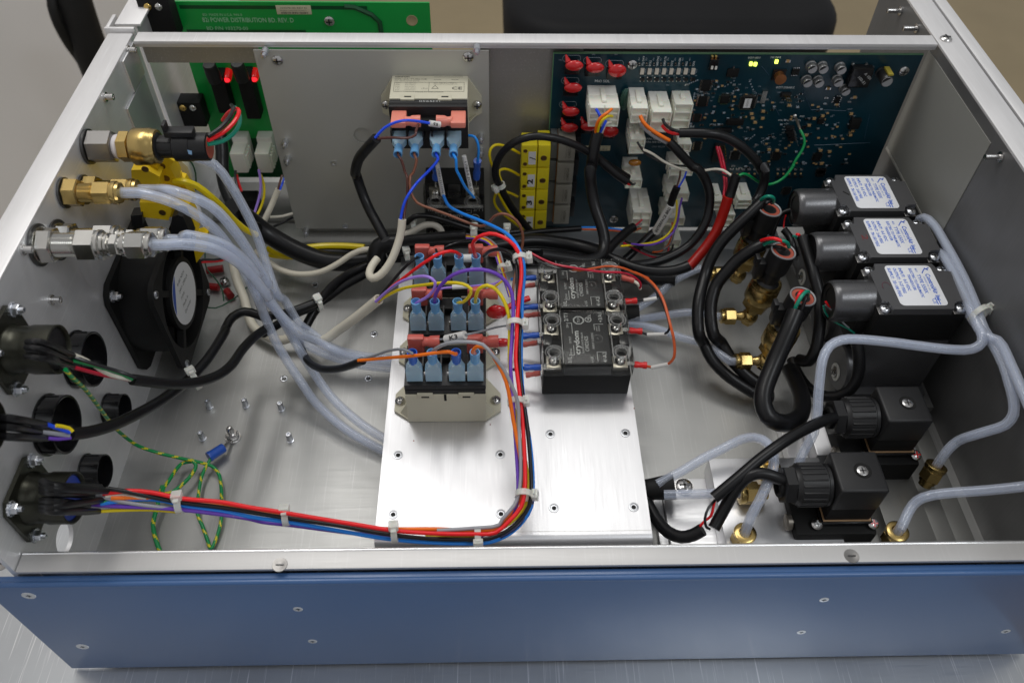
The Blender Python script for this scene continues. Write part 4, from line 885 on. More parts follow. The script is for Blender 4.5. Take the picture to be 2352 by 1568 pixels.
bundle("bright blue wire from the upright plate hugging the outer edge of the central bundle", 'blue', .125,
    [(1655, 285, 9.0, 'B2'), (1700, 370, 9.5, 'B2'), (1800, 430, 10.2, 'B2'), (1950, 490, 11.2, 'B2'), (2100, 555, 12.2, 'B2'), (2220, 630, 12.9, 'B2'), (2300, 740, 13.0, 'B2'), (2338, 850, 12.6, 'B2'), (2345, 960, 12.0, 'B2'), (2330, 1150, 11.2, 'B2'), (2322, 1400, 10.4, 'B2'), (180, 250, 9.5, 'C3'), (190, 520, 8.6, 'C3'), (225, 800, 7.6, 'C3'), (262, 1050, 7.0, 'C3'), (282, 1350, 6.4, 'C3'), (268, 60, 5.9, 'E3'), (200, 180, 5.5, 'E3'), (90, 285, 5.3, 'E3'), (2050, 362, 5.1, 'E2'), (1800, 372, 5.1, 'E2'), (1500, 362, 5.1, 'E2'), (1150, 330, 5.2, 'E2'), (750, 262, 5.6, 'E2'), (350, 195, 6.1, 'E2'), (0, 145, 6.5, 'E2'), (1900, 95, 7.0, 'E1'), (1600, 1552, 7.5, 'C1'), (1400, 1500, 7.9, 'C1'), (1200, 1488, 8.2, 'C1'), (1000, 1505, 8.4, 'C1'), (860, 1528, 8.5, 'C1')], [], [])
bundle("navy wire beside the black one in the central bundle, ending under the relays", 'navy', .11,
    [(2320, 1300, 10.2, 'B2'), (172, 300, 9.3, 'C3'), (200, 620, 8.3, 'C3'), (255, 1000, 7.1, 'C3'), (278, 1300, 6.5, 'C3'), (275, 30, 6.0, 'E3'), (215, 150, 5.6, 'E3'), (110, 260, 5.4, 'E3'), (0, 320, 5.3, 'E3')], [], [])
bundle("grey wire in the lower left bundle, below the black one", GREYM, .115,
    [(780, 1450, 8.9, 'C1'), (900, 1475, 8.7, 'C1'), (1050, 1510, 8.4, 'C1'), (1250, 1540, 8.1, 'C1'), (1450, 1562, 7.7, 'C1'), (1700, 95, 7.2, 'E1'), (2000, 140, 6.7, 'E1')], [], [], group="short wires at the lower left connector")
bundle("yellow wire lowest in the lower left bundle", 'yellow', .10, [(840, 100, 8.1, 'E1'), (1000, 90, 7.9, 'E1'), (1300, 85, 7.6, 'E1'), (1550, 105, 7.3, 'E1')], [], [], group="short wires at the lower left connector")
bundle("green wire tucked between grey and violet at the lower left connector", 'green', .10, [(860, 1512, 8.6, 'C1'), (980, 1500, 8.4, 'C1'), (1150, 1520, 8.1, 'C1'), (1350, 1550, 7.8, 'C1')], [], [], group="short wires at the lower left connector")
bundle("white wire peeping out under the red one at the lower left connector", 'white', .08, [(900, 1465, 8.8, 'C1'), (1050, 1455, 8.6, 'C1'), (1250, 1480, 8.3, 'C1')], [], [], group="short wires at the lower left connector")
# second set of dark heat-shrink sleeves at the lower left connector
SH = "black shrink sleeves at the round connectors"
def shrink(label, crop, lst, r=.20, x0=None, rr=None):
    P = spline(pts(crop, lst), .3); n = len(P)
    tp = [r*(1-.22*max(0, (i/(n-1)-.8)/.2)) for i in range(n)]
    o = MB(); o.tube(P, r, seg=12, rr=tp); o = o.build("shrink_sleeve", SLEEVE); tag(o, label, "wire sleeve", SH)
ax3 = PX('R5', 290, 1255, XL+2.2)
for (y0, z0, c, x, y, z, lab) in ((1160, 1185, 'R5', 600, 1190, 9.2, "top black sleeve at the lowest round connector, meeting the black and red wires"), (1215, 1225, 'R5', 555, 1240, 8.9, "second black sleeve from the top at the lowest round connector, meeting the grey wire"),
        (1270, 1275, 'R5', 530, 1300, 8.5, "third black sleeve at the lowest round connector, meeting the violet wire"), (1325, 1335, 'R5', 590, 1335, 8.1, "bottom black sleeve at the lowest round connector, meeting the yellow wire"),
        (1190, 1200, 'R5', 640, 1215, 9.3, "black sleeve behind the top one at the lowest round connector"), (1300, 1305, 'R5', 620, 1265, 8.5, "black sleeve behind the third one at the lowest round connector")):
    shrink(lab, 'R5', [(255, y0, 'x-21.9'), (330, z0, 'x-20.6'), (x, y, z)])
for (a, b_, c, lab) in (((165, 325), (245, 325), (440, 405, 14.7), "upper black sleeve of the olive connector, meeting the white wire"), ((160, 355), (240, 365), (430, 440, 14.3), "middle black sleeve of the olive connector, meeting the green wire"),
        ((160, 412), (240, 420), (440, 475, 13.8), "lower black sleeve of the olive connector, meeting the red wire"), ((170, 375), (280, 400), (420, 515, 13.2), "black sleeve of the olive connector that bends down to the striped wire")):
    shrink(lab, 'R5', [(a[0], a[1], 'x-21.8'), (b_[0], b_[1], 'x-20.6'), c], r=.155)
for (ya, yb_, xe, ye, z, lab) in ((775, 780, 275, 818, 14.0, "upper black sleeve of the connector cut off at the left edge"), (830, 832, 245, 865, 13.5, "middle black sleeve of the connector cut off at the left edge"), (880, 890, 285, 900, 13.0, "lower black sleeve of the connector cut off at the left edge")):
    shrink(lab, 'R5', [(-40, ya, 'x-22.2'), (50, yb_, 'x-21.2'), (xe, ye, z)], r=.19)

# wires at the two upper connectors
wire("signal_wire", "white wire from the olive connector to the black cable sleeve", 'white', .13, 'C1', [(635, 255, 14.7), (740, 300, 14.0), (850, 380, 13.2), (950, 430, 12.7), (1060, 455, 12.4), (1130, 470, 12.2)])
wire("signal_wire", "green wire crossing over the white one at the olive connector", 'green', .13, 'C1', [(620, 300, 14.4), (780, 340, 13.7), (950, 385, 13.1), (1060, 425, 12.7), (1140, 462, 12.4)])
wire("signal_wire", "red wire below the white one at the olive connector", 'crimson', .13, 'C1', [(635, 362, 13.8), (760, 395, 13.2), (900, 430, 12.6), (1030, 450, 12.2), (1130, 475, 12.0)])
wire("signal_wire", "black wire above the green one entering the sleeve left of the nylon tie", 'black', .12, 'C1', [(620, 270, 14.6), (800, 330, 14.0), (980, 385, 13.2), (1100, 425, 12.8), (1160, 450, 12.5)])
wire("signal_wire", "blue wire entering the long curving black cable at the left", 'royal', .13, 'C1', [(395, 845, 14.1), (480, 875, 13.6), (600, 915, 13.0)])
wire("signal_wire", "yellow wire peeping out behind the blue one at the left cable", 'yellow', .12, 'C1', [(480, 858, 13.8), (590, 880, 13.2), (620, 910, 13.0)])
wire("signal_wire", "grey wire below the blue one at the left cable", GREYM, .14, 'C1', [(350, 915, 13.6), (450, 925, 13.2), (600, 945, 12.8)])
wire("signal_wire", "violet wire lowest at the left cable", 'violet', .12, 'C1', [(410, 965, 13.2), (500, 972, 12.9), (610, 960, 12.7)])
CA = "long black cable curving up from the left edge and over the other black cable"
wire("cable", CA, SLEEVE, .31, 'C1', [(600, 932, 12.8), (750, 915, 12.0), (950, 860, 11.0), (1200, 745, 9.6), (1400, 630, 8.4), (1560, 510, 7.5), (1660, 420, 7.0), (1760, 310, 6.6), (1850, 180, 6.2), (1930, 40, 5.8), (1925, 1430, 5.6, 'B1'), (1990, 1320, 5.4, 'B1'), (2090, 1275, 5.2, 'B1'), (2200, 1300, 5.0, 'B1'), (2300, 1340, 4.6, 'B1'), (130, 1320, 4.4, 'B2'), (300, 1290, 4.4, 'B2'), (480, 1230, 4.4, 'B2'), (590, 1180, 4.3, 'B2'), (700, 1060, 4.0, 'B2'), (830, 960, 3.6, 'B2'), (980, 890, 3.4, 'B2'), (1120, 830, 3.4, 'B2')], cat="cable", seg=16)
wire("cable", "black cable holding the white, green and red wires, passing under the other cable", SLEEVE, .30, 'C1', [(1130, 465, 12.3), (1250, 480, 11.6), (1400, 498, 10.6), (1560, 500, 9.6), (1720, 480, 8.6), (1880, 420, 7.6), (1980, 340, 7.0), (2080, 200, 6.4), (2190, 90, 5.8), (2300, 20, 5.2), (120, 1460, 4.8, 'B2'), (260, 1370, 4.4, 'B2'), (400, 1290, 4.0, 'B2'), (540, 1230, 3.8, 'B2'), (660, 1160, 3.6, 'B2'), (800, 1060, 3.4, 'B2'), (960, 970, 3.2, 'B2'), (1100, 890, 3.0, 'B2')], cat="cable", seg=16)
wire("cable", "short flattened black sleeve below the tie near the milky tubes", SLEEVE, .33, 'B2', [(595, 1215, 3.4), (540, 1290, 3.2), (500, 1360, 3.0), (470, 1420, 2.8)], cat="cable", seg=14)
wire("cable", "black cable looping under the milky tubes up to the orange wire", SLEEVE, .25, 'C2', [(420, 120, 2.4), (450, 220, 2.6), (500, 310, 3.2), (600, 370, 4.2), (740, 375, 5.6), (860, 345, 7.0), (965, 305, 8.2)], cat="cable", seg=16)

# ties
def tie(c, x, y, z, tdir, r, head, lab, w=.34, flat=1.0):
    C_ = PZ(c, x, y, z) if not isinstance(z, V) else z
    t = V(tdir).normalized(); o_ = thing("cable_tie", C_, lab, "cable tie", "white nylon cable ties")
    b = MB(); b.lathe(C_-t*w/2, t, [(0, r), (0, r+.09), (w, r+.09), (w, r), (0, r)], 22, caps=False); b.build("band", TIE, o_)
    h = V(head); h = (h-t*h.dot(t)).normalized(); k = t.cross(h)
    M = fr(C_+h*(r+.02), t, k, h); b = MB(); b.box((-.27, -.27, 0), (.27, .27, .36), bev=.06); b.box((-.15, -.33, .1), (.15, -.25, .26), bev=.03); xf(b, M); b.build("head", TIE, o_)
    b = MB(); b.box((-.14, .25, .14), (.14, .5, .22)); xf(b, M); b.build("tail", TIE, o_)
tie('B2', 2310, 820, 12.6, (0.03, -1, -.2), .36, (1, -.1, .1), "nylon tie at the top of the central bundle, just below the red loop")
tie('P6', 1645, 1315, 10.9, (-.03, -1, -.15), .42, (1, -.05, .1), "nylon tie on the central bundle between the middle relay and the clear relays")
tie('P7', 1205, 765, 8.9, (.08, -1, -.2), .40, (1, .1, .1), "nylon tie on the central bundle beside the near relay's screw")
tie('C3', 205, 1450, 6.8, (-.1, -1, -.1), .42, (1, .1, .2), "nylon tie on the central bundle over the bright plate, just before it bends left")
tie('E2', 1948, 310, 5.6, (1, .05, 0), .40, (0, -1, .3), "nylon tie with its head pointing forward, where the bundle bends left")
tie('E2', 1235, 290, 5.7, (1, .08, 0), .40, (0, .3, 1), "nylon tie where the bundle crosses the left edge of the bright plate")
tie('E2', 308, 150, 6.3, (1, .12, 0), .38, (0, .4, 1), "nylon tie on the red, black and blue bundle over the bare floor")
tie('C1', 1535, 1530, 7.8, (1, .15, 0), .40, (0, .3, 1), "nylon tie nearest the lowest round connector")
tie('C1', 1668, 470, 7.4, (.8, .6, 0), .52, (-.3, .3, 1), "large nylon tie gathering the two thick black cables at the left")
tie('B2', 580, 1200, 4.1, (.75, .5, 0), .50, (.2, -.2, 1), "nylon tie with a round head on the black cables near the long ivory tube")
# ================================================================== solid state relays with clear covers
def ssr(M, org, lab, n3=False):
    t = thing("solid_state_relay", org, lab, "relay", "black solid state relays with clear covers")
    def add(b, name, m): return xf(b, M).build(name, m, t)
    add(MB().box((0, .02, .02), (5.6, 4.48, 1.95), bev=.07), "base", BLACK_M)
    add(MB().box((1.32, .05, 1.95), (4.28, 4.45, 3.05), bev=.04), "centre_block", BLACK)
    for sx in (0, 1):
        for sy in (0, 1):
            cx = .68 if sx == 0 else 4.92; cy = .85 if sy == 0 else 3.6
            b = MB(); b.box((cx-.48, cy-.5, 1.96), (cx+.48, cy+.5, 2.35), bev=.06); add(b, "terminal_plate", mat("nickel_terminal", (0.5, 0.47, 0.4), rough=.3, metal=.9))
            b = MB(); screw_head(b, (cx, cy, 2.35), (0, 0, 1), .36, h=.3); add(b, "terminal_screw", [STEEL, DARKSTEEL])
            b = MB(); b.lathe((cx, cy, 3.22), (0, 0, 1), [(0, .42), (.06, .46), (.09, .40), (.03, .34), (-.3, .33)], 26, caps=False); add(b, "cover_ring", CLEAR_EDGE)
            b = MB(); b.lathe((cx, cy, 3.25), (0, 0, 1), [(0, .52), (.035, .56), (.05, .6), (0, .62)], 26, caps=False); add(b, "cover_rim", CLEAR_EDGE)
    b = MB()
    b.box((-.05, -.03, 1.97), (5.65, .03, 3.2), bev=.02); b.box((-.05, 4.47, 1.97), (5.65, 4.53, 3.2), bev=.02)
    b.box((-.07, .0, 1.97), (-.02, 1.5, 3.2), bev=.02); b.box((-.07, 2.9, 1.97), (-.02, 4.5, 3.2), bev=.02)
    b.box((5.62, .0, 1.97), (5.67, 1.5, 3.2), bev=.02); b.box((5.62, 2.9, 1.97), (5.67, 4.5, 3.2), bev=.02)
    add(b, "cover_sides", CLEAR)
    add(MB().box((-.06, -.03, 3.18), (5.66, 4.53, 3.26), bev=.035), "cover_top", CLEAR)
    b = MB()
    for x in (1.18, 4.36): b.box((x, .1, 3.0), (x+.06, 4.4, 3.3), bev=.02)
    add(b, "cover_ridge", CLEAR_EDGE)
    for sx in (0, 1):
        cx = .0 if sx == 0 else 4.95
        add(MB().box((cx, 1.75, 1.96), (cx+.65, 2.75, 2.9), bev=.15), "mounting_notch", BLACK_G)
    zt = 3.062
    def tx(s_, x, y, h, w=None, m=PRINT_W, bold=0.0):
        b0 = flat_text(s_, M @ V((x, y, zt)), M.to_3x3() @ V((0, 1, 0)), M.to_3x3() @ V((-1, 0, 0)), h, m, t, width=w, bold=bold)
    tx("crydom", 2.34, .85, .36, 1.95, bold=.015); tx("SOLID STATE RELAY", 2.6, .95, .12, 1.75); tx("CWD2425", 2.92, 1.1, .25, 1.25)
    tx("INPUT 3-32VDC", 3.28, 1.3, .14, 1.35); tx("240VAC", 1.83, .75, .14, .6); tx("OUTPUT", 1.83, 1.75, .14, .6); tx("25A", 1.72, 3.1, .14, .3)
    tx("1/L", 1.76, .15, .26, .45); tx("2/T1", 1.74, 3.65, .26, .7); tx("4/-A2", 3.98, .2, .26, .8); tx("+3/A1", 3.98, 3.55, .26, .8)
    tx("c US", 3.12, .2, .17, .45); tx("INPUT", 3.6, 2.8, .1, .4); tx("STATUS", 3.75, 2.8, .1, .45); tx("UL", 3.25, 3.95, .2, .3)
    def bar(pl): 
        b = MB()
        for i in range(len(pl)-1): b.tube([(p[0], p[1], zt) for p in pl[i:i+2]], .02, seg=4)
        add(b, "print_line", PRINT_W)
    bar([(1.6, .8), (1.95, .8), (1.95, 1.6)]); bar([(1.95, 2.6), (1.95, 3.5), (1.6, 3.5)]); bar([(3.4, .3), (3.4, 1.05), (4.0, 1.05)]); bar([(3.4, 2.9), (3.4, 3.4), (4.0, 3.4)])
    for (cx, cy, r_) in ((2.42, 3.75, .34), (3.05, 3.8, .2)):
        n = 8 if r_ > .3 else 20; b = MB()
        for i in range(n): b.tube([(cx+r_*math.cos(2*math.pi*(i+.5)/n), cy+r_*math.sin(2*math.pi*(i+.5)/n), zt), (cx+r_*math.cos(2*math.pi*(i+1.5)/n), cy+r_*math.sin(2*math.pi*(i+1.5)/n), zt)], .045 if r_ > .3 else .03, seg=4)
        add(b, "approval_mark", PRINT_W)
    tx("TUV", 2.5, 3.55, .18, .42); tx("SA", 3.14, 3.68, .18, .26)
    add(MB().ball((3.55, 2.15, 3.07), .12, 10, sc=(1, 1, .5)), "status_light", mat("dark_lens", (.05, .05, .05), rough=.1, coat=1))
    b = MB(); b.lathe((3.55, 2.15, 3.06), (0, 0, 1), [(0, .3), (.02, .33), (0, .34)], 20, caps=False); add(b, "lens_ring", CLEAR_EDGE)
    return t
ssr(fr((3.3, 32.2, 3.8), (1, 0, 0), (0, 1, 0), (0, 0, 1)), (6.1, 34.4, 3.8), "nearer of the two clear covered black relays on the bright plate")
ssr(fr((3.3, 37.02, 3.8), (1, 0, 0), (0, 1, 0), (0, 0, 1)), (6.1, 39, 3.8), "farther of the two clear covered black relays on the bright plate, red wires crossing it")
ssr(fr((-4.95, 51.2, 7.5), (0, 0, -1), (1, 0, 0), (0, -1, 0)), (-2.7, 51.2, 4.6), "clear covered black relay low on the upright grey plate, under the cream one", True)

# ring terminals at the clear relays
def crimp(label, a, b_, m, group, r=.22, tail=None, tailr=.1, tm=None, extra=None):
    t = thing("ring_terminal", a, label, "wire terminal", group)
    a, b_ = V(a), V(b_); d = b_-a
    MB().lathe(a, d, [(0, r*.9), (d.length*.35, r), (d.length*.45, r*.86), (d.length*.7, r*.86), (d.length*.78, r*1.02), (d.length, r*1.04), (d.length, r*.7)], 16).build("sleeve", m, t)
    MB().box(tuple(a-d.normalized()*.9+V((0, -.2, -.04))), tuple(a+V((0, .2, .04)))).build("ring_tongue", STEEL, t)
    if tail: MB().tube(spline([a+d*.8]+tail, .35), tailr, seg=8).build("insulation", tm, t)
    for (nm, p0, p1, rr, mm) in (extra or []): MB().tube([p0, p1], rr, seg=12).build(nm, mm, t)
    return t
G1 = "red and blue terminals at the clear covered relays"
zt = 6.05
def pz(c, x, y, z): return PZ(c, x, y, z)
c3 = lambda x, y, z=zt: PZ('C3', x, y, z)
b3 = lambda x, y, z=zt: PZ('B3', x, y, z)
MARK = mat("wire_marker_sleeve", (0.74, 0.73, 0.70), rough=.5)
crimp("red terminal at the nearer clear relay's front right corner, on an orange wire", c3(1130, 335), c3(1255, 345), RED_T, G1, tail=pts('C3', [(1300, 360, 6.0), (1380, 345, 6.4), (1450, 325, 7.0), (1490, 270, 7.6), (1492, 170, 8.2), (1475, 60, 8.8), (1480, 1480, 9.2, 'B3'), (1440, 1320, 9.6, 'B3'), (1390, 1160, 9.8, 'B3'), (1320, 1050, 9.8, 'B3'), (1230, 975, 9.4, 'B3'), (1150, 940, 9, 'B3')]), tailr=.09, tm=W['rust'], extra=[("marker_sleeve", c3(1300, 362, 6.1), c3(1440, 332, 6.9), .13, MARK)])
crimp("red terminal at the rear right corner of the nearer clear relay, its wire marked SSR2+", c3(1085, 45), c3(1215, 55), RED_T, G1, tail=pts('B3', [(1260, 1470, 6.0), (1330, 1472, 6.2), (1410, 1465, 6.6), (1450, 1420, 7.2), (1440, 1340, 7.8), (1380, 1180, 8.4), (1300, 1060, 8.8), (1180, 970, 8.8)]), tailr=.08, tm=W['black'], extra=[("marker_sleeve", b3(1262, 1472, 6.05), b3(1425, 1466, 6.6), .13, MARK)])
crimp("red terminal at the front right corner of the farther clear relay, with a white marker", b3(1055, 1190), b3(1168, 1182), RED_T, G1, tail=pts('B3', [(1200, 1178, 6.0), (1280, 1172, 6.0), (1345, 1150, 5.6), (1330, 1080, 5.4), (1250, 1010, 5.4)]), tailr=.08, tm=W['black'], extra=[("marker_sleeve", b3(1225, 1178, 6.05), b3(1335, 1160, 6.0), .13, MARK)])
crimp("dark red terminal at the farther clear relay's rear right corner", b3(1030, 980), b3(1150, 1010), NYRED, G1, tail=pts('B3', [(1180, 1040, 6.0), (1200, 1080, 5.6)]), tailr=.12, tm=W['white'])
crimp("blue terminal at the front left corner of the nearer clear relay", c3(350, 360), c3(205, 362), BLUE_T, G1, tail=pts('C3', [(180, 370, 5.8), (120, 380, 5.2)]), tailr=.12, tm=W['navy'])
crimp("blue terminal at the rear left corner of the nearer clear relay", c3(335, 85), c3(190, 95), BLUE_T, G1, tail=pts('C3', [(170, 100, 5.8), (100, 110, 5.2)]), tailr=.12, tm=W['blue'])
crimp("blue terminal at the front left corner of the farther clear relay", b3(325, 1232), b3(185, 1238), BLUE_T, G1, tail=pts('B3', [(165, 1240, 5.8), (90, 1245, 5.2)]), tailr=.12, tm=W['blue'])
crimp("blue terminal at the rear left corner of the farther clear relay, half hidden", b3(310, 985), b3(190, 990), BLUE_T, G1, tail=pts('B3', [(170, 990, 5.8), (100, 1000, 5.2)]), tailr=.12, tm=W['blue'])
for (c, x, y, lab) in (('C3', 320, 150, "red terminal tucked under the blue one, rear left of the nearer clear relay"), ('C3', 345, 410, "red terminal tucked under the blue one, front left of the nearer clear relay"), ('B3', 330, 1295, "red terminal tucked under the blue one, front left of the farther clear relay"), ('B3', 300, 1045, "red terminal tucked under the blue one, rear left of the farther clear relay")):
    crimp(lab, PZ(c, x, y, 5.2), PZ(c, x-120, y+18, 4.9), NYRED, G1, r=.19)

# red disc varistor between the relays and the bundle
q = PZ('B2', 2110, 1280, 6.2)
vt = thing("disc_varistor", q, "glossy red disc component lying between the middle relay and the bundle", "varistor")
MB().ball(q, .72, 16, sc=(1, .5, .85)).build("disc", VARISTOR, vt)
MB().tube(spline([q+V((.4, 0, .1)), q+V((1.2, .5, .3)), q+V((2.2, 1.0, .3))], .2), .2, seg=10, rr=None).build("sleeve", RED_T, vt)
q = PZ('C3', 20, 150, 5.4)
vt = thing("disc_varistor", q, "small red component half hidden behind the bundle, beside the near relay", "varistor")
MB().ball(q+V((0, 0, 0)), .45, 14, sc=(1.4, .6, .8)).build("disc", VARISTOR, vt); MB().tube([q+V((-.4, .2, .1)), q+V((-1.0, .5, .2))], .06, seg=6).build("lead", STEEL, vt)

# flags at the relays' coil terminals
def coil_wire(label, x, y, side, col, r, crop, lst, pink=False, tags=(), M=None, group="wires at the relay coils"):
    M = M or up(x, y+2.75, 7.45)
    t = thing("coil_wire", M @ V((0, 0, 0)), label, "wire", group)
    flag_terminal(t, M, side, pink)
    st = M @ V((side*1.3, 0, .95))
    MB().tube(spline([M @ V((side*.7, 0, .95)), st]+pts(crop, lst), .35), r, seg=8).build("insulation", W[col] if isinstance(col, str) else col, t)
    for (c, x0, y0, z0, x1, y1, z1, rr, s_) in tags:
        a, b_ = PP(c, (x0, y0, z0)), PP(c, (x1, y1, z1))
        tg = MB().tube([a, b_], rr, seg=14).build("marker_sleeve", MARK, t)
        if s_:
            d = (b_-a).normalized(); v_ = CAM-(a+b_)/2; v_ = (v_-d*v_.dot(d)).normalized(); up_ = v_.cross(d).normalized()
            if s_[0] == '!': d = -d; up_ = -up_; s_ = s_[1:]; mid = b_
            else: mid = a
            flat_text(s_, mid+v_*(rr+.015)+d*(b_-a).length*.3-up_*rr*.45, d, up_, rr*1.1, PRINT, tg, width=(b_-a).length*.42, bold=.02)
    return t
coil_wire("red flag terminal at the near relay's left rear, its grey wire marked K3", -4.6, yN, 1, 'grey', .07, 'C2', [(1600, 128, 8.6), (1670, 118, 8.8), (1830, 85, 9.6), (1950, 60, 9.4), (2100, 20, 8.6), (2190, 5, 8.0)], tags=[('C2', 1675, 120, 8.8, 1840, 84, 9.6, .26, "K3")])
coil_wire("red flag terminal at the near relay's right rear, below the pale grey arch", -1.0, yN, 1, 'crimson', .08, 'C2', [(2085, 115, 8.0), (2130, 160, 7.0)])
coil_wire("red flag terminal at the middle relay's left rear, behind the lilac loop", -4.6, yM, 1, 'lilac', .07, 'B2', [(1620, 1085, 8.8), (1720, 1068, 9.0), (1850, 1062, 9.0), (1980, 1048, 8.8), (2080, 1040, 8.8), (2160, 1000, 9.0)], tags=[('B2', 1728, 1066, 9.0, 1870, 1058, 9.0, .16, None)])
coil_wire("red flag terminal at the middle relay's right rear, behind the yellow loop", -1.0, yM, 1, 'yellow', .07, 'B2', [(2075, 1085, 8.4), (2110, 1050, 8.8), (2170, 1005, 9.2)])
coil_wire("red flag terminal at the far relay's left rear", -4.6, yF, 1, 'black', .07, 'B2', [(1660, 730, 8.6), (1760, 690, 8.8), (1900, 660, 8.4)])
coil_wire("red flag terminal at the far relay's right rear, inside the red loop", -1.0, yF, 1, 'black', .1, 'B2', [(2030, 760, 8.5), (2080, 740, 8.4)])
q = PZ('B2', 1860, 820, 8.6)
o = MB().cyl(PZ('B2', 1825, 820, 8.6), PZ('B2', 1895, 818, 8.6), .28, seg=14).build("marker_sleeve", MARK); tag(o, "blank white marker sleeve between the right terminals of the far relay", "wire marker")
# wall relay
def wf(x, z, y=47.75): return fr((x, y, z), (1, 0, 0), (0, 0, 1), (0, -1, 0))
WM = lambda x: fr((x, 47.6, 14.75), (1, 0, 0), (0, 0, 1), (0, -1, 0))
coil_wire("left salmon flag terminal on the upright plate's relay, with a dark brown wire", -6.05, 0, 1, 'dbrown', .09, 'A2', [(1420, 1120, 'y45.6'), (1415, 1155, 'y45.4'), (1350, 1182, 'y45.2'), (1230, 1178, 'y45'), (1130, 1182, 'y44.6'), (1085, 1190, 'y44.4')], pink=True, M=WM(-6.05))
coil_wire("salmon flag terminal on the upright plate's relay, right side, with a blue wire marked K6", -2.1, 0, -1, 'royal', .09, 'A2', [(1620, 1065, 'y45.6'), (1535, 1055, 'y45.4'), (1450, 1040, 'y45.2'), (1350, 1030, 'y45'), (1250, 1045, 'y44.8'), (1150, 1095, 'y44.6'), (1070, 1180, 'y44.4')], pink=True, M=WM(-2.1), tags=[('A2', 1535, 1055, 'y45.4', 1625, 1068, 'y45.6', .20, "!K6")])
def TW(x): return lambda t: terminal(t, fr((x, 47.7, 13.1), (1, 0, 0), (0, 0, 1), (0, -1, 0)))
def tw(x): return V((x, 45.25, 13.1))
BKD = V((0, .6, 0))
wire_t("dark brown wire from the first blue terminal down into the upright ivory tube", 'dbrown', .11, 'A2', [(1295, 1370, 'y45'), (1325, 1470, 'y44.6'), (1345, 130, 'y44', 'B2'), (1345, 280, 'y43.4', 'B2'), (1325, 400, 'y42.8', 'B2'), (1315, 490, 'y42.2', 'B2')], pre=[tw(-6.15)+BKD, tw(-6.15)], ends=[TW(-6.15)])
wire_t("brown wire from the second blue terminal, sagging right and over a hump", 'brown', .115, 'A2', [(1425, 1370, 'y45'), (1395, 1480, 'y44.6'), (1370, 120, 'y44', 'B2'), (1375, 250, 'y43.4', 'B2'), (1430, 345, 'y42.8', 'B2'), (1550, 395, 'y42.4', 'B2'), (1700, 450, 'y42', 'B2'), (1850, 510, 'y41.6', 'B2'), (1970, 545, 'y41.2', 'B2'), (2030, 525, 'y41', 'B2'), (2090, 460, 'y40.8', 'B2'), (2160, 438, 'y40.6', 'B2'), (2240, 465, 'y40.4', 'B2'), (2310, 540, 'y40.2', 'B2'), (2335, 640, 'y40', 'B2'), (2325, 730, 'y39.8', 'B2'), (2300, 850, 'y39.4', 'B2'), (2260, 1000, 'y38.4', 'B2'), (2245, 1200, 'y36.8', 'B2')], pre=[tw(-5.05)+BKD, tw(-5.05)], ends=[TW(-5.05)])
wire_t("royal blue wire from the third blue terminal slanting down left into the upright ivory tube", 'royal', .12, 'A2', [(1610, 1360, 'y45'), (1560, 1430, 'y44.7'), (1460, 1530, 'y44.3'), (1400, 210, 'y43.5', 'B2'), (1330, 320, 'y42.8', 'B2'), (1300, 420, 'y42.4', 'B2'), (1288, 490, 'y42.1', 'B2')], pre=[tw(-3.6)+BKD, tw(-3.6)], ends=[TW(-3.6)])
wire_t("sky blue wire from the fourth blue terminal curving down to the clear relay below", 'sky', .12, 'A2', [(1762, 1360, 'y45'), (1765, 1450, 'y44.9'), (1790, 110, 'y44.9', 'B2'), (1840, 210, 'y45.2', 'B2'), (1915, 300, 'y45.8', 'B2')], pre=[tw(-2.45)+BKD, tw(-2.45)], ends=[TW(-2.45)])
wire_t("sky blue wire looping from the relay's right side down into the dark blue terminal", 'sky', .12, 'A2', [(1870, 1160, 'y48'), (1920, 1170, 'y47.8'), (1950, 1230, 'y47.6'), (1955, 1310, 'y47.6'), (1945, 1390, 'y47.8')])
q0, q1 = PY('A2', 1945, 1375, 47.8), PY('A2', 1938, 1525, 48.2)
crimp("dark blue crimped terminal upright at the right of the lower clear relay", q1, q0, BLUE_T, G1, r=.28)
q0, q1 = PY('A2', 1595, 1440, 48.6), PY('A2', 1590, 1530, 48.8)
crimp("dark blue crimped terminal at the left of the lower clear relay, behind the white sleeve", q1, q0, BLUE_T, G1, r=.3)
def marker(label, c, a, b_, r, s_, n=1):
    A_, B_ = PP(c, a), PP(c, b_); o = MB().tube(spline([A_, A_.lerp(B_, .5), B_], .3), r, seg=14).build("marker_sleeve", MARK); tag(o, label, "wire marker")
    d = (B_-A_).normalized(); v_ = CAM-(A_+B_)/2; v_ = (v_-d*v_.dot(d)).normalized(); u_ = v_.cross(d).normalized()
    flat_text(s_, A_+v_*(r+.04)+d*.25-u_*r*.35, d, u_, r*1.0, PRINT, o, width=(B_-A_).length*.75)
marker("long white marker sleeve with black digits, left one over the lower clear relay", 'A2', (1600, 1400, 'y46.5'), (1650, 285, 'y46.5', 'B2') if False else (1652, 1600+70, 'y46.2'), .16, "10501321ON")
marker("long white marker sleeve with black digits, right one beside the sky blue wire", 'A2', (1830, 1335, 'y46.6'), (1900, 1665, 'y46.2'), .16, "17854 JOB 0")
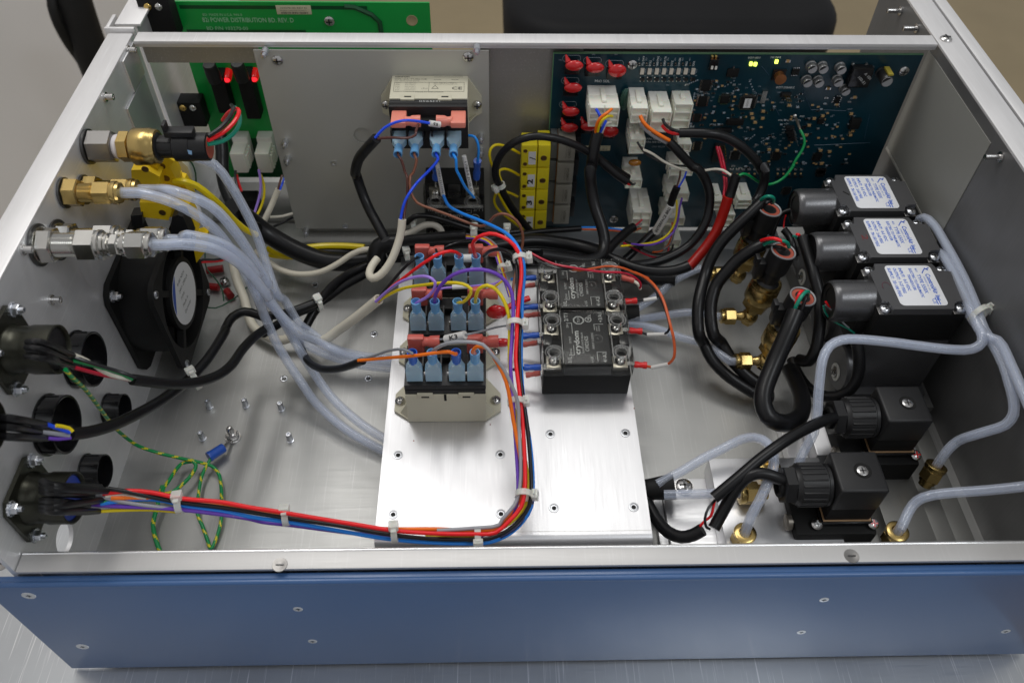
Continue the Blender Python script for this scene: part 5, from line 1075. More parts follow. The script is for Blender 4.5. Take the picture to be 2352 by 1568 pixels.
# ================================================================== pneumatic transducers
def transducer(y0, y1, n, lab, supply, outp):
    t = thing("pneumatic_transducer", (26.8, (y0+y1)/2, 2.0), lab, "transducer", "grey pneumatic transducers in a row")
    d = y1-y0
    MB().box((24.15, y0-.02, 2.2), (29.55, y1+.02, 6.95), bev=.08).build("lower_block", DGREY, t)
    MB().box((24.1, y0, 7.0), (29.6, y1, 9.42), bev=.1).build("body", BLACK_M, t)
    # lid with notched corners
    c = .62; P = [(24.05+c+.15, y0), (29.5-c-.3, y0), (29.5-c-.05, y0+c), (29.65, y0+c+.1), (29.65, y1-c-.1), (29.5-c-.05, y1-c), (29.5-c-.3, y1), (24.05+c+.15, y1), (24.05+c, y1-c), (24.3, y1-c-.1), (24.3, y0+c+.1), (24.05+c, y0+c)]
    MB().prism([(x, y, 9.44) for (x, y) in P], (0, 0, .52)).build("lid", DGREY, t)
    for (x, y) in ((24.47, y0+.33), (29.2, y0+.33), (24.47, y1-.33), (29.2, y1-.33)):
        MB().box((x-.38, y-.3, 9.40), (x+.38, y+.3, 9.47), bev=.03).build("corner_pad", GUNMETAL, t)
        b = MB(); b.cyl((x, y, 9.45), (x, y, 9.62), .3, seg=16); screw_head(b, (x, y, 9.62), (0, 0, 1), .34, h=.2); b.build("screw", [ZINC, DARKSTEEL], t)
    # label plate
    x0, x1, ya, yb_ = 25.35, 28.35, y0+.28, y1-.2
    r_ = .28; P = []
    for (cx, cy, a0) in ((x1-r_, yb_-r_, 0), (x0+r_, yb_-r_, 90), (x0+r_, ya+r_, 180), (x1-r_, ya+r_, 270)):
        for k in range(5): a = math.radians(a0+22.5*k); P.append((cx+r_*math.cos(a), cy+r_*math.sin(a), 9.97))
    MB().prism(P, (0, 0, .02)).build("label_plate", mat("glossy_white_label", (0.86, 0.87, 0.90), rough=.25, coat=.4, var=.01), t)
    o_ = (0, -1, 0); u_ = (1, 0, 0); z = 9.995; k = d/3.95
    def tx(s_, x, yy, h, w, bold=0.03): flat_text(s_, V((x, y1-yy*k, z)), o_, u_, h, PRINT_BLUE, t, width=w*k, bold=bold)
    tx("ControlAir Inc", 27.78, .95, .30, 2.3, .03); tx("AMHERST, NH  USA", 27.58, 1.2, .10, 1.2, 0); tx("TYPE 550X", 27.22, 1.0, .24, 1.65, .02); tx("06/13", 27.28, .45, .12, .32)
    tx("ELECTRIC TO PNEUMATIC", 26.88, .45, .18, 2.55); tx("TRANSDUCER", 26.6, 1.0, .18, 1.4); tx("INPUT:  0-5 VDC", 26.22, .42, .20, 2.0); tx("OUTPUT:  "+outp, 25.86, .42, .20, 2.2); tx("SUPPLY:  "+supply, 25.5, .42, .20, 2.5); tx("CE", 27.45, 3.1, .3, .42, .0)
    b = MB(); 
    for (a0, a1) in (((27.9, .45), (28.1, .62)), ((27.75, .7), (27.95, .45)), ((28.05, .5), (28.2, .42)), ((27.62, .9), (27.8, .62))):
        b.tube([(a0[0], y1-a0[1]*k, z), (a1[0], y1-a1[1]*k, z)], .035, seg=5)
    b.build("bird_logo", PRINT_BLUE, t)
    b = MB(); b.tube([(27.7, y1-3.0*k, z), (27.7, y1-3.6*k, z)], .03, seg=4); b.tube([(27.85, y1-3.0*k, z), (27.85, y1-3.6*k, z)], .03, seg=4); b.build("logo_bars", PRINT_BLUE, t)
    # coil housing pointing left
    yc = (y0+y1)/2; zc = 8.6
    b = MB(); b.lathe((24.3, yc, zc), (-1, 0, 0), [(0, 1.35), (2.2, 1.35), (2.5, 1.3), (2.62, 1.18)], 36, caps=False); b.build("coil_housing", mat("satin_charcoal_metal", (0.14, 0.14, 0.145), rough=.32, metal=.75, ani='y', aniv=.06), t)
    MB().lathe((21.75, yc, zc), (-1, 0, 0), [(-.1, 1.16), (-.02, 1.16), (-.04, .85), (-.5, .8), (-.5, 0)], 30).build("end_recess", BLACK, t)
    MB().box((23.4, yc-1.2, 5.8), (24.5, yc+1.2, 8.4), bev=.1).build("neck", BLACK_M, t)
    if n == 1: MB().tube([(24.85, yc+.1, 9.985), (25.2, yc-.25, 9.985)], .04, seg=6).build("pen_mark", PRINT, t)
    elif n == 2: flat_text("2", V((24.78, yc+.25, 9.972)), (0, -1, 0), (1, 0, 0), .42, mat("red_pen", (0.22, 0.03, 0.03), rough=.6), t, width=.5)
    else:
        m = mat("faint_pen", (0.13, 0.05, 0.07), rough=.6); b = MB(); b.tube([(24.98+.28*math.cos(a), yc-.1+.42*math.sin(a), 9.97) for a in [math.radians(20+22*i) for i in range(9)]], .025, seg=5); b.build("pen_mark", m, t)
    # round port boss low on the left face
    b = MB(); b.lathe((24.2, yc-1.1, 3.3), (-1, 0, 0), [(0, 1.7), (.45, 1.7), (.55, 1.6), (.56, 0)], 30); b.build("port_boss", DGREY, t)
    b = MB(); b.lathe((23.64, yc-1.3, 2.9), (-1, 0, 0), [(0, .62), (.08, .62), (.09, .42), (0, .42)], 22); b.build("white_washer", WHITE, t)
    b = MB(); screw_head(b, (23.6, yc-1.3, 2.9), (-1, 0, 0), .36); b.build("screw", [STEEL, DARKSTEEL], t)
    return t
transducer(43.15, 47.1, 1, "farthest of the three grey transducers, a black pen stroke beside its label", "70-150 PSIG", "2-60 PSIG")
transducer(38.55, 42.5, 2, "middle transducer of the three, a faint red 2 beside its white label", "70-150 PSIG", "2-60 PSIG")
transducer(33.95, 37.95, 3, "nearest of the three transducers, its white label reading 35-100 PSIG", "35-100 PSIG", "3-27 PSIG")
mb_ = thing("manifold_rail", (27, 40, 0), "grey metal rail under the three transducers, along the right wall", "manifold")
MB().box((24.0, 33.3, 1.55), (29.7, 48, 2.15), bev=.04).build("upper_ledge", DGREY, mb_)
MB().box((23.9, 32.6, 0.02), (30.3, 48, 1.5), bev=.04).build("lower_ledge", mat("grey_block", (0.20, 0.20, 0.195), rough=.45, metal=.5), mb_)

# ================================================================== three upright pressure sensors
def upright_sensor(x, y, lab):
    A0 = V((x-.25, y-.05, 2.9)); A1 = V((x+.6, y+.1, 9.25)); d = (A1-A0).normalized(); L = (A1-A0).length
    t = thing("pressure_sensor", A0, lab, "sensor", "upright brass pressure sensors by the right side")
    at = lambda s_: A0+d*s_
    MB().ball(A0, .62, 14).build("elbow", BRASS, t)
    MB().cyl(A0+V((-.1, 0, -.6)), A0+V((0, 0, -.2)), .5, seg=6, smooth=False).build("elbow_foot", BRASS, t)
    MB().lathe(at(.3), d, [(0, .42), (.5, .42), (.55, .5), (.8, .5)], 18).build("stem", BRASS, t)
    MB().hexa(at(1.0), at(1.75), .92, rot=.3).build("hex_nut", BRASS, t)
    MB().lathe(at(1.7), d, [(0, .8), (.1, 1.0), (.2, 1.08), (1.25, 1.08), (1.35, 1.0), (1.5, 1.0), (1.6, 1.06), (1.8, 1.02), (1.82, .85)], 28).build("sensor_body", BRASS, t)
    MB().lathe(at(3.4), d, [(0, .92), (.15, .8), (.3, .66), (1.2, .66), (1.25, .82), (1.5, .88), (2.9, .88), (L-3.5, .84)], 24).build("plug_body", BLACK, t)
    b = MB(); c_ = at(4.6); b.box((c_.x-1.35, c_.y-.35, c_.z-.6), (c_.x-.75, c_.y+.35, c_.z+.9), bev=.1); b.box((c_.x-1.5, c_.y-.3, c_.z+.5), (c_.x-1.2, c_.y+.3, c_.z+1.3), bev=.06); b.build("latch", BLACK, t)
    e = at(L-.15)
    MB().lathe(e, d, [(0, .84), (.1, .86), (.16, .82), (.1, .74)], 26, caps=False).build("rim", mat("grey_rim", (0.3, 0.3, 0.31), rough=.4), t)
    MB().lathe(e, d, [(-.05, .74), (.06, .72), (.07, .5), (.03, .48), (.03, 0)], 24).build("seal", SEAL, t)
    # side nut towards the left
    sx = A0+V((-.4, 0, 0))
    b = MB(); b.lathe(sx, (-1, 0, 0), [(0, .36), (.3, .34), (.35, .3), (.7, .3)], 16); b.build("side_stem", BRASS, t)
    MB().hexa(sx+V((-.65, 0, 0)), sx+V((-1.45, 0, 0)), .62, rot=.5).build("tube_nut", BRASS, t)
    MB().lathe(sx+V((-1.4, 0, 0)), (-1, 0, 0), [(0, .5), (.06, .54), (.3, .54), (.34, .4)], 18).build("nut_collar", BRASS, t)
    return t, e, sx+V((-1.7, 0, 0))
U3, E3_, N3 = upright_sensor(19.25, 35.7, "nearest upright brass pressure sensor, green and red wires in its reddish top")
U2, E2_, N2 = upright_sensor(19.0, 39.9, "middle upright brass pressure sensor, red and green wires arching from its top")
U1, E1_, N1 = upright_sensor(19.05, 44.2, "farthest upright brass pressure sensor, one green wire bent into its top")

# ================================================================== solenoid valves on aluminium blocks
def solenoid(x, y, lab, red=True):
    """x, y = left front corner of the square plug"""
    t = thing("solenoid_valve", (x+1.4, y+1.3, 0), lab, "valve", "black solenoid valves in the right foreground")
    b = MB()
    bm = bmesh.new(); bmesh.ops.create_cube(bm, size=1)
    for v in bm.verts: v.co = V((x+1.35+v.co.x*2.75, y+1.32+v.co.y*2.68, 5.95+v.co.z*2.1))
    bmesh.ops.bevel(bm, geom=bm.edges[:], offset=.16, segments=3, profile=.5, affect='EDGES'); bm.verts.index_update()
    b.add([v.co.copy() for v in bm.verts], [[v.index for v in f.verts] for f in bm.faces], 0, True); bm.free(); b.build("plug_housing", DGREY2, t)
    b = MB(); b.box((x+.02, y+.04, 3.70), (x+2.68, y+2.66, 5.0), bev=.05)
    b.build("coil", BLACK_M, t)
    for k in range(5): MB().box((x+.03, y+.05, 4.08+k*.19), (x+2.67, y+2.65, 4.17+k*.19), bev=.02).build("cooling_fin", BLACK_M, t)
    b = MB(); b.box((x-.05, y-.03, 3.62), (x+2.8, y+2.7, 3.69), bev=.02); b.build("gasket", mat("tan_gasket", (0.40, 0.25, 0.13), rough=.5), t)
    b = MB(); b.box((x-.15, y-.12, 3.2), (x+2.95, y+2.8, 3.6), bev=.14); b.build("coil_base", BLACK_G, t)
    b = MB(); b.box((x-1.6, y-.6, .9 if x < 20 else .02), (x+3.2, y+3.3, 3.15), bev=.18); b.build("valve_body", BLACK_M, t)
    c = V((x+1.55, y+1.35, 7.02))
    b = MB(); b.lathe(c, (0, 0, 1), [(0, .50), (.02, .48), (.0, .44), (-.02, 0)], 24); b.build("screw_recess", HOLE, t)
    b = MB(); screw_head(b, c+V((-.03, -.04, -.0)), (0, 0, 1), .33, h=.06); b.build("screw", [STEEL, DARKSTEEL], t)
    gy, gz = y+1.32, 5.55
    MB().lathe((x+.05, gy, gz), (-1, 0, 0), [(0, 1.0), (.2, 1.24), (.38, 1.24)], 26).build("gland_collar", BLACK, t)
    b = MB(); b.lathe((x-.35, gy, gz), (-1, 0, 0), [(0, 1.22), (1.5, 1.22), (1.6, 1.12), (1.75, 1.08)], 32)
    b.build("gland_nut", DGREY2, t)
    for k in range(20):
        a = 2*math.pi*k/20; MB().box((x-1.82, gy+1.22*math.cos(a)-.06, gz+1.22*math.sin(a)-.06), (x-.42, gy+1.22*math.cos(a)+.06, gz+1.22*math.sin(a)+.06), bev=.03).build("gland_rib", DGREY2, t)
    MB().hexa((x-2.05, gy, gz), (x-2.75, gy, gz), 1.14).build("gland_hex", BLACK, t)
    MB().lathe((x-2.1, gy, gz), (-1, 0, 0), [(0, .72), (.85, .7), (.9, .5), (.4, .45), (.4, 0)], 24).build("gland_mouth", BLACK_M, t)
    b = MB(); b.cyl((x-1.1, y+.35, 2.9), (x-1.9, y+.35, 2.9), .22, seg=12); b.lathe((x-1.7, y+.35, 2.9), (-1, 0, 0), [(0, .5), (.25, .5), (.3, .35)], 10); b.build("bleed_screw", mat("worn_grey_brass", (0.22, 0.20, 0.17), rough=.4, metal=.7), t)
    for (dx, mm) in ((-.35, STEEL), (3.0, RED_T if red else STEEL)):
        b = MB(); screw_head(b, (x+dx, y-.05, 3.35), (0, -.35, 1), .34); b.build("screw", [STEEL, mm if mm is RED_T else DARKSTEEL], t)
    return t
solenoid(19.42, 22.95, "nearer black solenoid valve with a screw on its square top, at the front right")
solenoid(23.58, 27.65, "farther black solenoid valve with a screw on its square top, behind the nearer one")
vb = thing("manifold_block", (17, 25, 0), "bright aluminium block with brass fittings, under the nearer solenoid valve", "metal block")
MB().box((13.75, 20.3, 0.9), (20.8, 28.05, 2.5), bev=.05).build("upper_block", AL_PLATE, vb)
MB().box((10.9, 20.2, 0.03), (19.5, 27.6, .85), bev=.05).build("lower_plate", AL_X, vb)
MB().box((10.3, 20.2, 0.01), (10.85, 27.6, .5), bev=.03).build("side_strip", AL_X, vb)
q = PZ('R2', 290, 740, .9); b = MB(); b.cyl((q.x, q.y, .85), (q.x, q.y, .95), .62, seg=24); screw_head(b, (q.x, q.y, .95), (0, 0, 1), .55, h=.22); b.build("screw", [STEEL, DARKSTEEL], vb)
vb2 = thing("manifold_block", (22.5, 31, 0), "bright aluminium block under the farther solenoid valve, its end catching light", "metal block")
MB().box((20.9, 28.4, 0.9), (27.5, 32.4, 2.2), bev=.12).build("upper_block", AL_PLATE, vb2)
MB().box((19.6, 28.3, 0.02), (28.4, 32.3, .86), bev=.05).build("lower_plate", AL_X, vb2)
sr = thing("slotted_strip", (28, 26, 0), "grey metal strips lying on the floor beside the right wall", "metal strip")
MB().box((24.2, 20.2, .02), (27.0, 33, 1.4), bev=.05).build("strip", mat("grey_satin_strip", (0.22, 0.22, 0.21), rough=.45, metal=.6), sr)
MB().box((27.05, 20.2, .02), (28.3, 33, 1.2), bev=.05).build("strip", mat("grey_satin_strip", (0.36, 0.36, 0.345)), sr)
MB().box((28.35, 20.2, .02), (29.6, 33, 1.0), bev=.05).build("strip", mat("grey_satin_strip", (0.36, 0.36, 0.345)), sr)
def elbow_fitting(c, lab, ax=(0, 0, 1), k=1.0, base=None):
    c = V(c); a = V(ax).normalized(); t = thing("brass_fitting", c, lab, "pipe fitting", "small brass fittings of the valve blocks")
    MB().lathe(c-a*1.6*k, a, [(0, .4), (.3, .4), (.32, .52), (.6, .52)], 16).build("stem", BRASS, t)
    MB().hexa(c-a*1.05*k, c-a*.3*k, .68*k, rot=.3).build("hex_nut", BRASS, t)
    MB().lathe(c-a*.32*k, a, [(0, .62*k), (.06, .66*k), (.3*k, .66*k), (.34*k, .6*k), (.34*k, .36), (.1, .34)], 24).build("collar", BRASS, t)
    return t
F1 = V((14.66, 22.3, 3.6)); F2 = V((23.6, 22.3, 3.6)); F3 = V((27.5, 26.7, 3.6)); F4 = V((14.95, 25.1, 3.25)); F5 = V((17.2, 26.9, 3.4))
elbow_fitting(F1, "gold brass fitting standing at the front edge of the aluminium block, tube rising from it")
elbow_fitting(F2, "gold brass fitting at the front, right of the nearer solenoid valve")
elbow_fitting(F3, "brass fitting leaning beside the right wall, below the farther solenoid valve", ax=(.25, .35, 1))
elbow_fitting(F4, "brass fitting lying flat on the aluminium block, a milky tube entering it from the left", ax=(-1, 0, 0), k=1.05)
elbow_fitting(F5, "brass fitting peeping out behind the nearer valve's ribbed nut")

# tubes on the right
TG = "milky tubes of the right half"
UPT = [V((0, 0, .15)), V((0, 0, 1.0))]
def htube(lab, crop, lst, pre=None, post=None, r=.30): hollow("air_tube", lab, spline((pre or [])+pts(crop, lst)+(post or []), .5), r=r, group=TG)
htube("milky tube rising from the front brass fitting, bending over and entering the flared black sleeve", 'R2', [(860, 1000, 4.6), (930, 870, 5.2), (1000, 720, 5.7), (1050, 600, 5.9), (1058, 470, 5.9), (1010, 370, 5.6), (900, 318, 5.0), (780, 335, 4.5), (620, 415, 4.0), (450, 500, 3.6), (300, 590, 3.2), (190, 650, 2.9), (60, 720, 2.7)], pre=[F1+V((0, 0, -.2))])
htube("straight milky tube from the flared black sleeve to the flat lying brass fitting", 'R2', [(120, 808, 2.6), (205, 805, 2.7), (400, 802, 2.9), (600, 795, 3.1)], post=[F4+V((-.1, 0, 0)), F4+V((.3, 0, 0))])
htube("milky tube climbing from the valve block and bending right to the nylon tie", 'C4', [(410, 1200, 4.4), (460, 1080, 4.9), (540, 930, 5.6), (575, 760, 6.4), (585, 600, 7.2), (600, 440, 7.9), (620, 300, 8.5), (680, 180, 8.8), (780, 128, 9.0), (900, 120, 9.0), (1200, 145, 9.0), (1500, 185, 9.1), (1750, 210, 9.2), (1900, 205, 9.4), (1985, 150, 9.7), (1975, 50, 9.9), (1930, 1380, 9.6, 'B4'), (1850, 1260, 9.2, 'B4'), (1790, 1215, 8.6, 'B4')])
htube("milky tube from the middle transducer, running down the right wall to the leaning brass fitting", 'B4', [(1420, 500, 8.8), (1490, 470, 9.3), (1570, 530, 9.6), (1670, 690, 9.8), (1760, 850, 9.9), (1850, 1030, 9.9), (1930, 1220, 9.9), (2000, 1420, 9.8), (2090, 180, 9.6, 'C4'), (2170, 340, 9.5, 'C4'), (2220, 500, 9.3, 'C4'), (2255, 640, 9.0, 'C4'), (2255, 760, 8.6, 'C4'), (2190, 850, 8.0, 'C4'), (2050, 900, 7.2, 'C4'), (1900, 945, 6.4, 'C4'), (1780, 990, 5.3, 'C4'), (1690, 1070, 4.7, 'C4')], post=[F3+V((0, 0, -.1))])
htube("milky tube from beside the middle transducer's corner screw, outermost along the right wall", 'B4', [(1560, 780, 9.0), (1620, 770, 9.4), (1700, 870, 9.7), (1800, 1060, 9.9), (1900, 1280, 9.9), (2000, 1480, 9.8), (2120, 130, 10.0, 'C4'), (2230, 330, 10.1, 'C4'), (2330, 560, 10.1, 'C4'), (2420, 760, 10.1, 'C4')])
htube("milky tube coming in from the right edge to the gold fitting beside the nearer valve", 'C4', [(2420, 1365, 'x30.4'), (2345, 1378, 6.5), (2100, 1405, 6.0), (1850, 1425, 5.6), (1650, 1440, 5.2), (1480, 1475, 4.8), (1390, 1540, 4.3)], post=[F2+V((.05, 0, .3)), F2+V((0, 0, -.2))])
htube("milky tube running from under the clear relays up and right behind the black cables", 'B3', [(1100, 1290, 1.0), (1230, 1215, 1.2), (1350, 1130, 1.6), (1480, 1020, 2.0), (1600, 950, 2.2), (1720, 900, 2.4)])
htube("level milky tube from the black sleeve to the middle sensor's brass nut", 'B3', [(1100, 1350, 1.2), (1250, 1330, 1.6), (1450, 1300, 2.2), (1650, 1280, 2.7)], post=[N2+V((-.3, 0, 0)), N2+V((.2, 0, 0))])
htube("milky tube from the black sleeve slanting down to the nearest sensor's brass nut", 'B3', [(1100, 1390, 1.2), (1250, 1400, 1.6), (1400, 1440, 2.0), (1560, 1500, 2.4), (100, 70, 2.5, 'C3') if False else (1720, 150, 2.7, 'C3'), (1850, 220, 2.8, 'C3')], post=[N3+V((-.4, 0, 0)), N3+V((.2, 0, 0))])
def flare(lab, a, b_, r0_, r1_):
    a, b_ = V(a), V(b_); t = b_-a
    o = MB().lathe(a, t, [(0, r0_), (t.length*.4, r0_*1.05), (t.length, r1_), (t.length, r1_*.9), (t.length*.6, r1_*.6)], 26).build("black_sleeve", BLACK_M); tag(o, lab, "sleeve")
flare("flared black sleeve coming out from under the bright plate, two milky tubes in its mouth", PZ('C3', 1130, 1420, 1.8), PZ('C3', 1490, 1378, 2.3), .62, .82)
flare("black sleeve behind the clear relays, milky tubes leaving it", PZ('B3', 1000, 1310, 1.1), PZ('B3', 1190, 1300, 1.3), .72, .75)
o = MB().lathe(PZ('C2', 1160, 1095, .5), PZ('C2', 1160, 1095, .5)-PZ('C2', 1100, 1060, .5), [(0, .38), (1.5, .4)], 20).build("black_sleeve", BLACK_M); tag(o, "black sleeve end just under the left edge of the bright plate", "sleeve")
tie('B4', 1960, 1300, 9.8, (.45, -1, 0), .62, (1, .3, .2), "nylon tie around the two milky tubes by the right wall")

# black cables on the right
CG = "black cables looping around the upright sensors"
def cab(lab, crop, lst, r=.34, pre=None, post=None, m=None): return wire("cable", lab, m or SLEEVE, r*1.22, crop, lst, cat="cable", group=CG, pre=pre, post=post, seg=18)
cab("outermost black cable looping from the farthest sensor down round the left of the sensors", 'P3', [(1925, 590, 9.6), (1780, 730, 9.0), (1600, 900, 8.2), (1430, 1080, 7.3), (1310, 1270, 6.4), (1240, 1460, 5.6), (1700, 1180, 5.0, 'B3'), (1690, 1330, 4.4, 'B3'), (1705, 1480, 3.8, 'B3'), (1740, 150, 3.1, 'C3'), (1810, 290, 2.5, 'C3'), (1920, 410, 2.0, 'C3'), (2060, 510, 1.6, 'C3'), (2200, 590, 1.3, 'C3'), (2330, 610, 1.2, 'C3')])
cab("inner black cable looping from the middle sensor, beside the outermost one", 'P3', [(1920, 1110, 8.6), (1780, 1180, 8.2), (1620, 1290, 7.4), (1500, 1420, 6.7), (1860, 1030, 5.9, 'B3'), (1815, 1150, 5.3, 'B3'), (1800, 1300, 4.6, 'B3'), (1830, 1480, 3.9, 'B3'), (1890, 150, 3.2, 'C3'), (1960, 270, 2.7, 'C3'), (2060, 380, 2.3, 'C3'), (2180, 480, 1.9, 'C3'), (2300, 540, 1.6, 'C3')], r=.36)
cab("thick black cable from the nearest sensor, hanging down in a wide loop", 'P5', [(905, 445, 9.2), (860, 560, 8.8), (800, 700, 8.2), (730, 860, 7.5), (670, 1000, 7.0), (620, 1140, 6.6), (610, 1260, 6.3), (650, 1370, 6.0), (740, 1430, 5.7), (850, 1430, 5.2), (930, 1380, 4.6), (960, 1290, 4.0), (950, 1180, 3.4), (900, 1060, 2.8), (850, 960, 2.2)], r=.46)
cab("black cable running down beside the coil housings, right of the nearest sensor", 'P4', [(1440, 1000, 9.0), (1490, 1150, 8.7), (1550, 1350, 8.3), (1600, 1520, 8.0), (1110, 280, 7.4, 'P5'), (1120, 450, 6.8, 'P5'), (1110, 620, 6.0, 'P5'), (1080, 780, 5.2, 'P5'), (1020, 880, 4.4, 'P5'), (930, 870, 3.8, 'P5')], r=.33)
cab("black cable hanging from the nearest coil housing past the white washer", 'C4', [(905, 90, 7.4), (925, 200, 6.8), (935, 320, 6.0), (920, 440, 5.2), (860, 550, 4.4), (740, 610, 3.6), (600, 600, 3.0), (480, 520, 2.6), (400, 400, 2.4), (360, 300, 2.3)], r=.31)
cab("thin black cable bending behind the farthest coil housing", 'P4', [(1290, 640, 7.8), (1180, 680, 7.6), (1100, 770, 7.4), (1060, 880, 7.0), (1030, 980, 6.5)], r=.17)
cab("black cable between the farthest and middle sensors", 'P4', [(1190, 900, 7.2), (1270, 1000, 7.0), (1310, 1120, 6.8), (1350, 1250, 6.2)], r=.22)
cab("black cable coming from the farther valve across the picture to the valve block's front", 'R2', [(1570, 150, 6.2), (1450, 190, 6.6), (1250, 290, 6.9), (1080, 400, 6.9), (920, 520, 6.6), (780, 640, 6.2), (660, 740, 5.8), (545, 835, 5.4)], r=.28)
cab("black cable twisting from the nearer valve over the tube and down to the front", 'R2', [(1190, 710, 5.9), (1080, 660, 6.3), (960, 625, 6.4), (860, 640, 6.3), (770, 710, 5.8), (700, 810, 5.2), (640, 920, 4.6), (590, 1010, 4.2), (545, 1095, 3.9)], r=.29)
cab("black cable dipping between the bright plate and the aluminium block at the front", 'R2', [(450, 1105, 3.6), (370, 1150, 3.2), (270, 1170, 2.8), (160, 1130, 2.4), (80, 1050, 2.1), (10, 940, 1.9), (-60, 820, 1.8)], r=.31)
SW = "fine wires by the sensors and valves"
wire("fine_wire", "red wire showing between the two cut cable ends at the front valve", 'red', .1, 'R2', [(555, 850, 5.0), (540, 920, 4.7), (520, 990, 4.4), (470, 1030, 4.1), (425, 1080, 3.7)], group=SW)
wire("fine_wire", "black wire curling out at the two cut cable ends at the front valve", 'black', .1, 'R2', [(560, 850, 5.0), (500, 920, 4.9), (470, 1010, 4.6), (480, 1080, 4.2), (510, 1100, 3.9)], group=SW)
wire("fine_wire", "red wire entering the farther valve's gland", 'red', .09, 'C4', [(690, 815, 6.0), (730, 810, 5.9), (780, 800, 5.7)], group=SW)
wire("fine_wire", "green wire bent into the top of the farthest sensor", 'teal', .15, 'P4', [(880, 510, 9.7), (920, 475, 10.2), (980, 452, 10.5), (1040, 465, 10.4), (1060, 500, 10.0), (1050, 540, 9.5)], group=SW, seg=12)
wire("fine_wire", "black wire below the green one at the farthest sensor", 'black', .15, 'P4', [(900, 560, 9.4), (960, 540, 9.8), (1010, 525, 9.8), (1030, 545, 9.4)], group=SW, seg=12)
wire("fine_wire", "green wire arching into the top of the middle sensor", 'teal', .15, 'P4', [(930, 1105, 9.0), (1000, 1070, 9.6), (1090, 1045, 10.0), (1180, 1050, 10.1), (1240, 1080, 9.9), (1262, 1140, 9.4)], group=SW, seg=12)
wire("fine_wire", "red wire arching behind the green one at the middle sensor", 'red', .15, 'P4', [(890, 1050, 9.2), (960, 1028, 9.7), (1060, 1020, 10.1), (1150, 1050, 10.1), (1200, 1100, 9.6)], group=SW, seg=12)
wire("fine_wire", "black wire under the green one at the middle sensor", 'black', .16, 'P4', [(960, 1140, 8.8), (1060, 1130, 9.3), (1150, 1140, 9.6), (1200, 1165, 9.3)], group=SW, seg=12)
wire("fine_wire", "green wire bent out of the nearest sensor's top into the thick cable", 'teal', .15, 'P5', [(885, 450, 9.2), (910, 380, 9.8), (950, 310, 10.2), (990, 265, 10.2), (1015, 262, 9.9), (1015, 290, 9.3)], group=SW, seg=12)
wire("fine_wire", "red wire behind the green one at the nearest sensor", 'red', .15, 'P5', [(905, 400, 9.2), (920, 320, 9.8), (945, 268, 10.0), (965, 262, 9.6), (965, 290, 9.1)], group=SW, seg=12)
wire("fine_wire", "black wire in front of the green one at the nearest sensor", 'black', .15, 'P5', [(940, 450, 8.9), (975, 370, 9.4), (995, 310, 9.7), (1000, 290, 9.3)], group=SW, seg=12)
wire("fine_wire", "thin green wire drooping from the nearest coil housing", 'teal', .08, 'R4', [(570, 360, 8.4), (590, 440, 8.0), (660, 520, 7.6), (760, 580, 7.4), (860, 630, 7.2), (935, 685, 6.9)], group=SW)
wire("fine_wire", "thin grey wire parallel to the drooping green one", 'grey', .07, 'R4', [(590, 350, 8.6), (650, 400, 8.3), (740, 490, 8.0), (820, 580, 7.6), (870, 620, 7.3)], group=SW)
wire("fine_wire", "short red wire at the nearest coil housing's mouth", 'red', .09, 'R4', [(595, 310, 8.8), (620, 350, 8.6), (650, 400, 8.2)], group=SW)
wire("fine_wire", "short red wire beside the middle coil housing", 'red', .12, 'P4', [(1365, 965, 9.2), (1390, 965, 9.3), (1410, 1000, 9.0)], group=SW)
wire("fine_wire", "short green wire beside the middle coil housing", 'teal', .1, 'P4', [(1320, 990, 9.0), (1345, 990, 9.1), (1360, 1020, 8.9)], group=SW)
wire("fine_wire", "thin red wire behind the thin cable near the farthest coil housing", 'red', .07, 'P4', [(1220, 710, 7.6), (1200, 780, 7.2), (1190, 880, 6.8)], group=SW)
# ================================================================== blue control board
YB = 51.75
bd = thing("control_board", (17, YB, 8), "dark blue circuit board full of components, standing along the back right", "circuit board")
a = PY('P1', 105, 58, YB); c = PY('P2', 2290, 150, YB)
BX0, BX1, BZ1, BZ0 = 4.4, 30.2, (a.z+c.z)/2, .9
MB().box((BX0, YB, BZ0), (BX1, YB+.16, BZ1)).build("board", BLUE_PCB, bd)
b = MB(); b.box((BX0-.02, YB-.004, BZ1-.05), (BX1, YB+.17, BZ1+.015)); b.box((BX0-.02, YB-.004, BZ0), (BX0+.04, YB+.17, BZ1-.05)); b.build("board_edge", PCB_EDGE, bd)
def yb(c, x, y, yy=None): return PY(c, x, y, YB if yy is None else yy)
SHARE = {}
def chip_at(name, m, c, x, y, w, h, d, group=None, par=None):
    """a small component centred at a pixel, w x h cm on the board, d cm proud; alike ones share one mesh"""
    q = yb(c, x, y); key = (name, m.name, round(w, 3), round(h, 3), round(d, 3)); par = par or bd
    if key not in SHARE:
        o = MB().box((q.x-w/2, YB-d, q.z-h/2), (q.x+w/2, YB-.001, q.z+h/2), bev=min(.03, d*.2) if w > .5 else 0).build(name, m, None, loc=(q.x, YB, q.z)); SHARE[key] = o.data
        o.parent = par; o.location = (V((q.x, YB, q.z))-ORG[par.name])*S
    else:
        o = bpy.data.objects.new(name, SHARE[key]); link(o); o.parent = par; o.location = (V((q.x, YB, q.z))-ORG[par.name])*S
    ORG[o.name] = V((q.x, YB, q.z)); return o
def silk(s_, c, x, y, h, w=None, m=SILK_D, vert=False, bold=0):
    q = yb(c, x, y); 
    return flat_text(s_, V((q.x, YB-.006, q.z)), (0, 0, 1) if vert else (1, 0, 0), (-1, 0, 0) if vert else (0, 0, 1), h, m, bd, width=w, bold=bold)
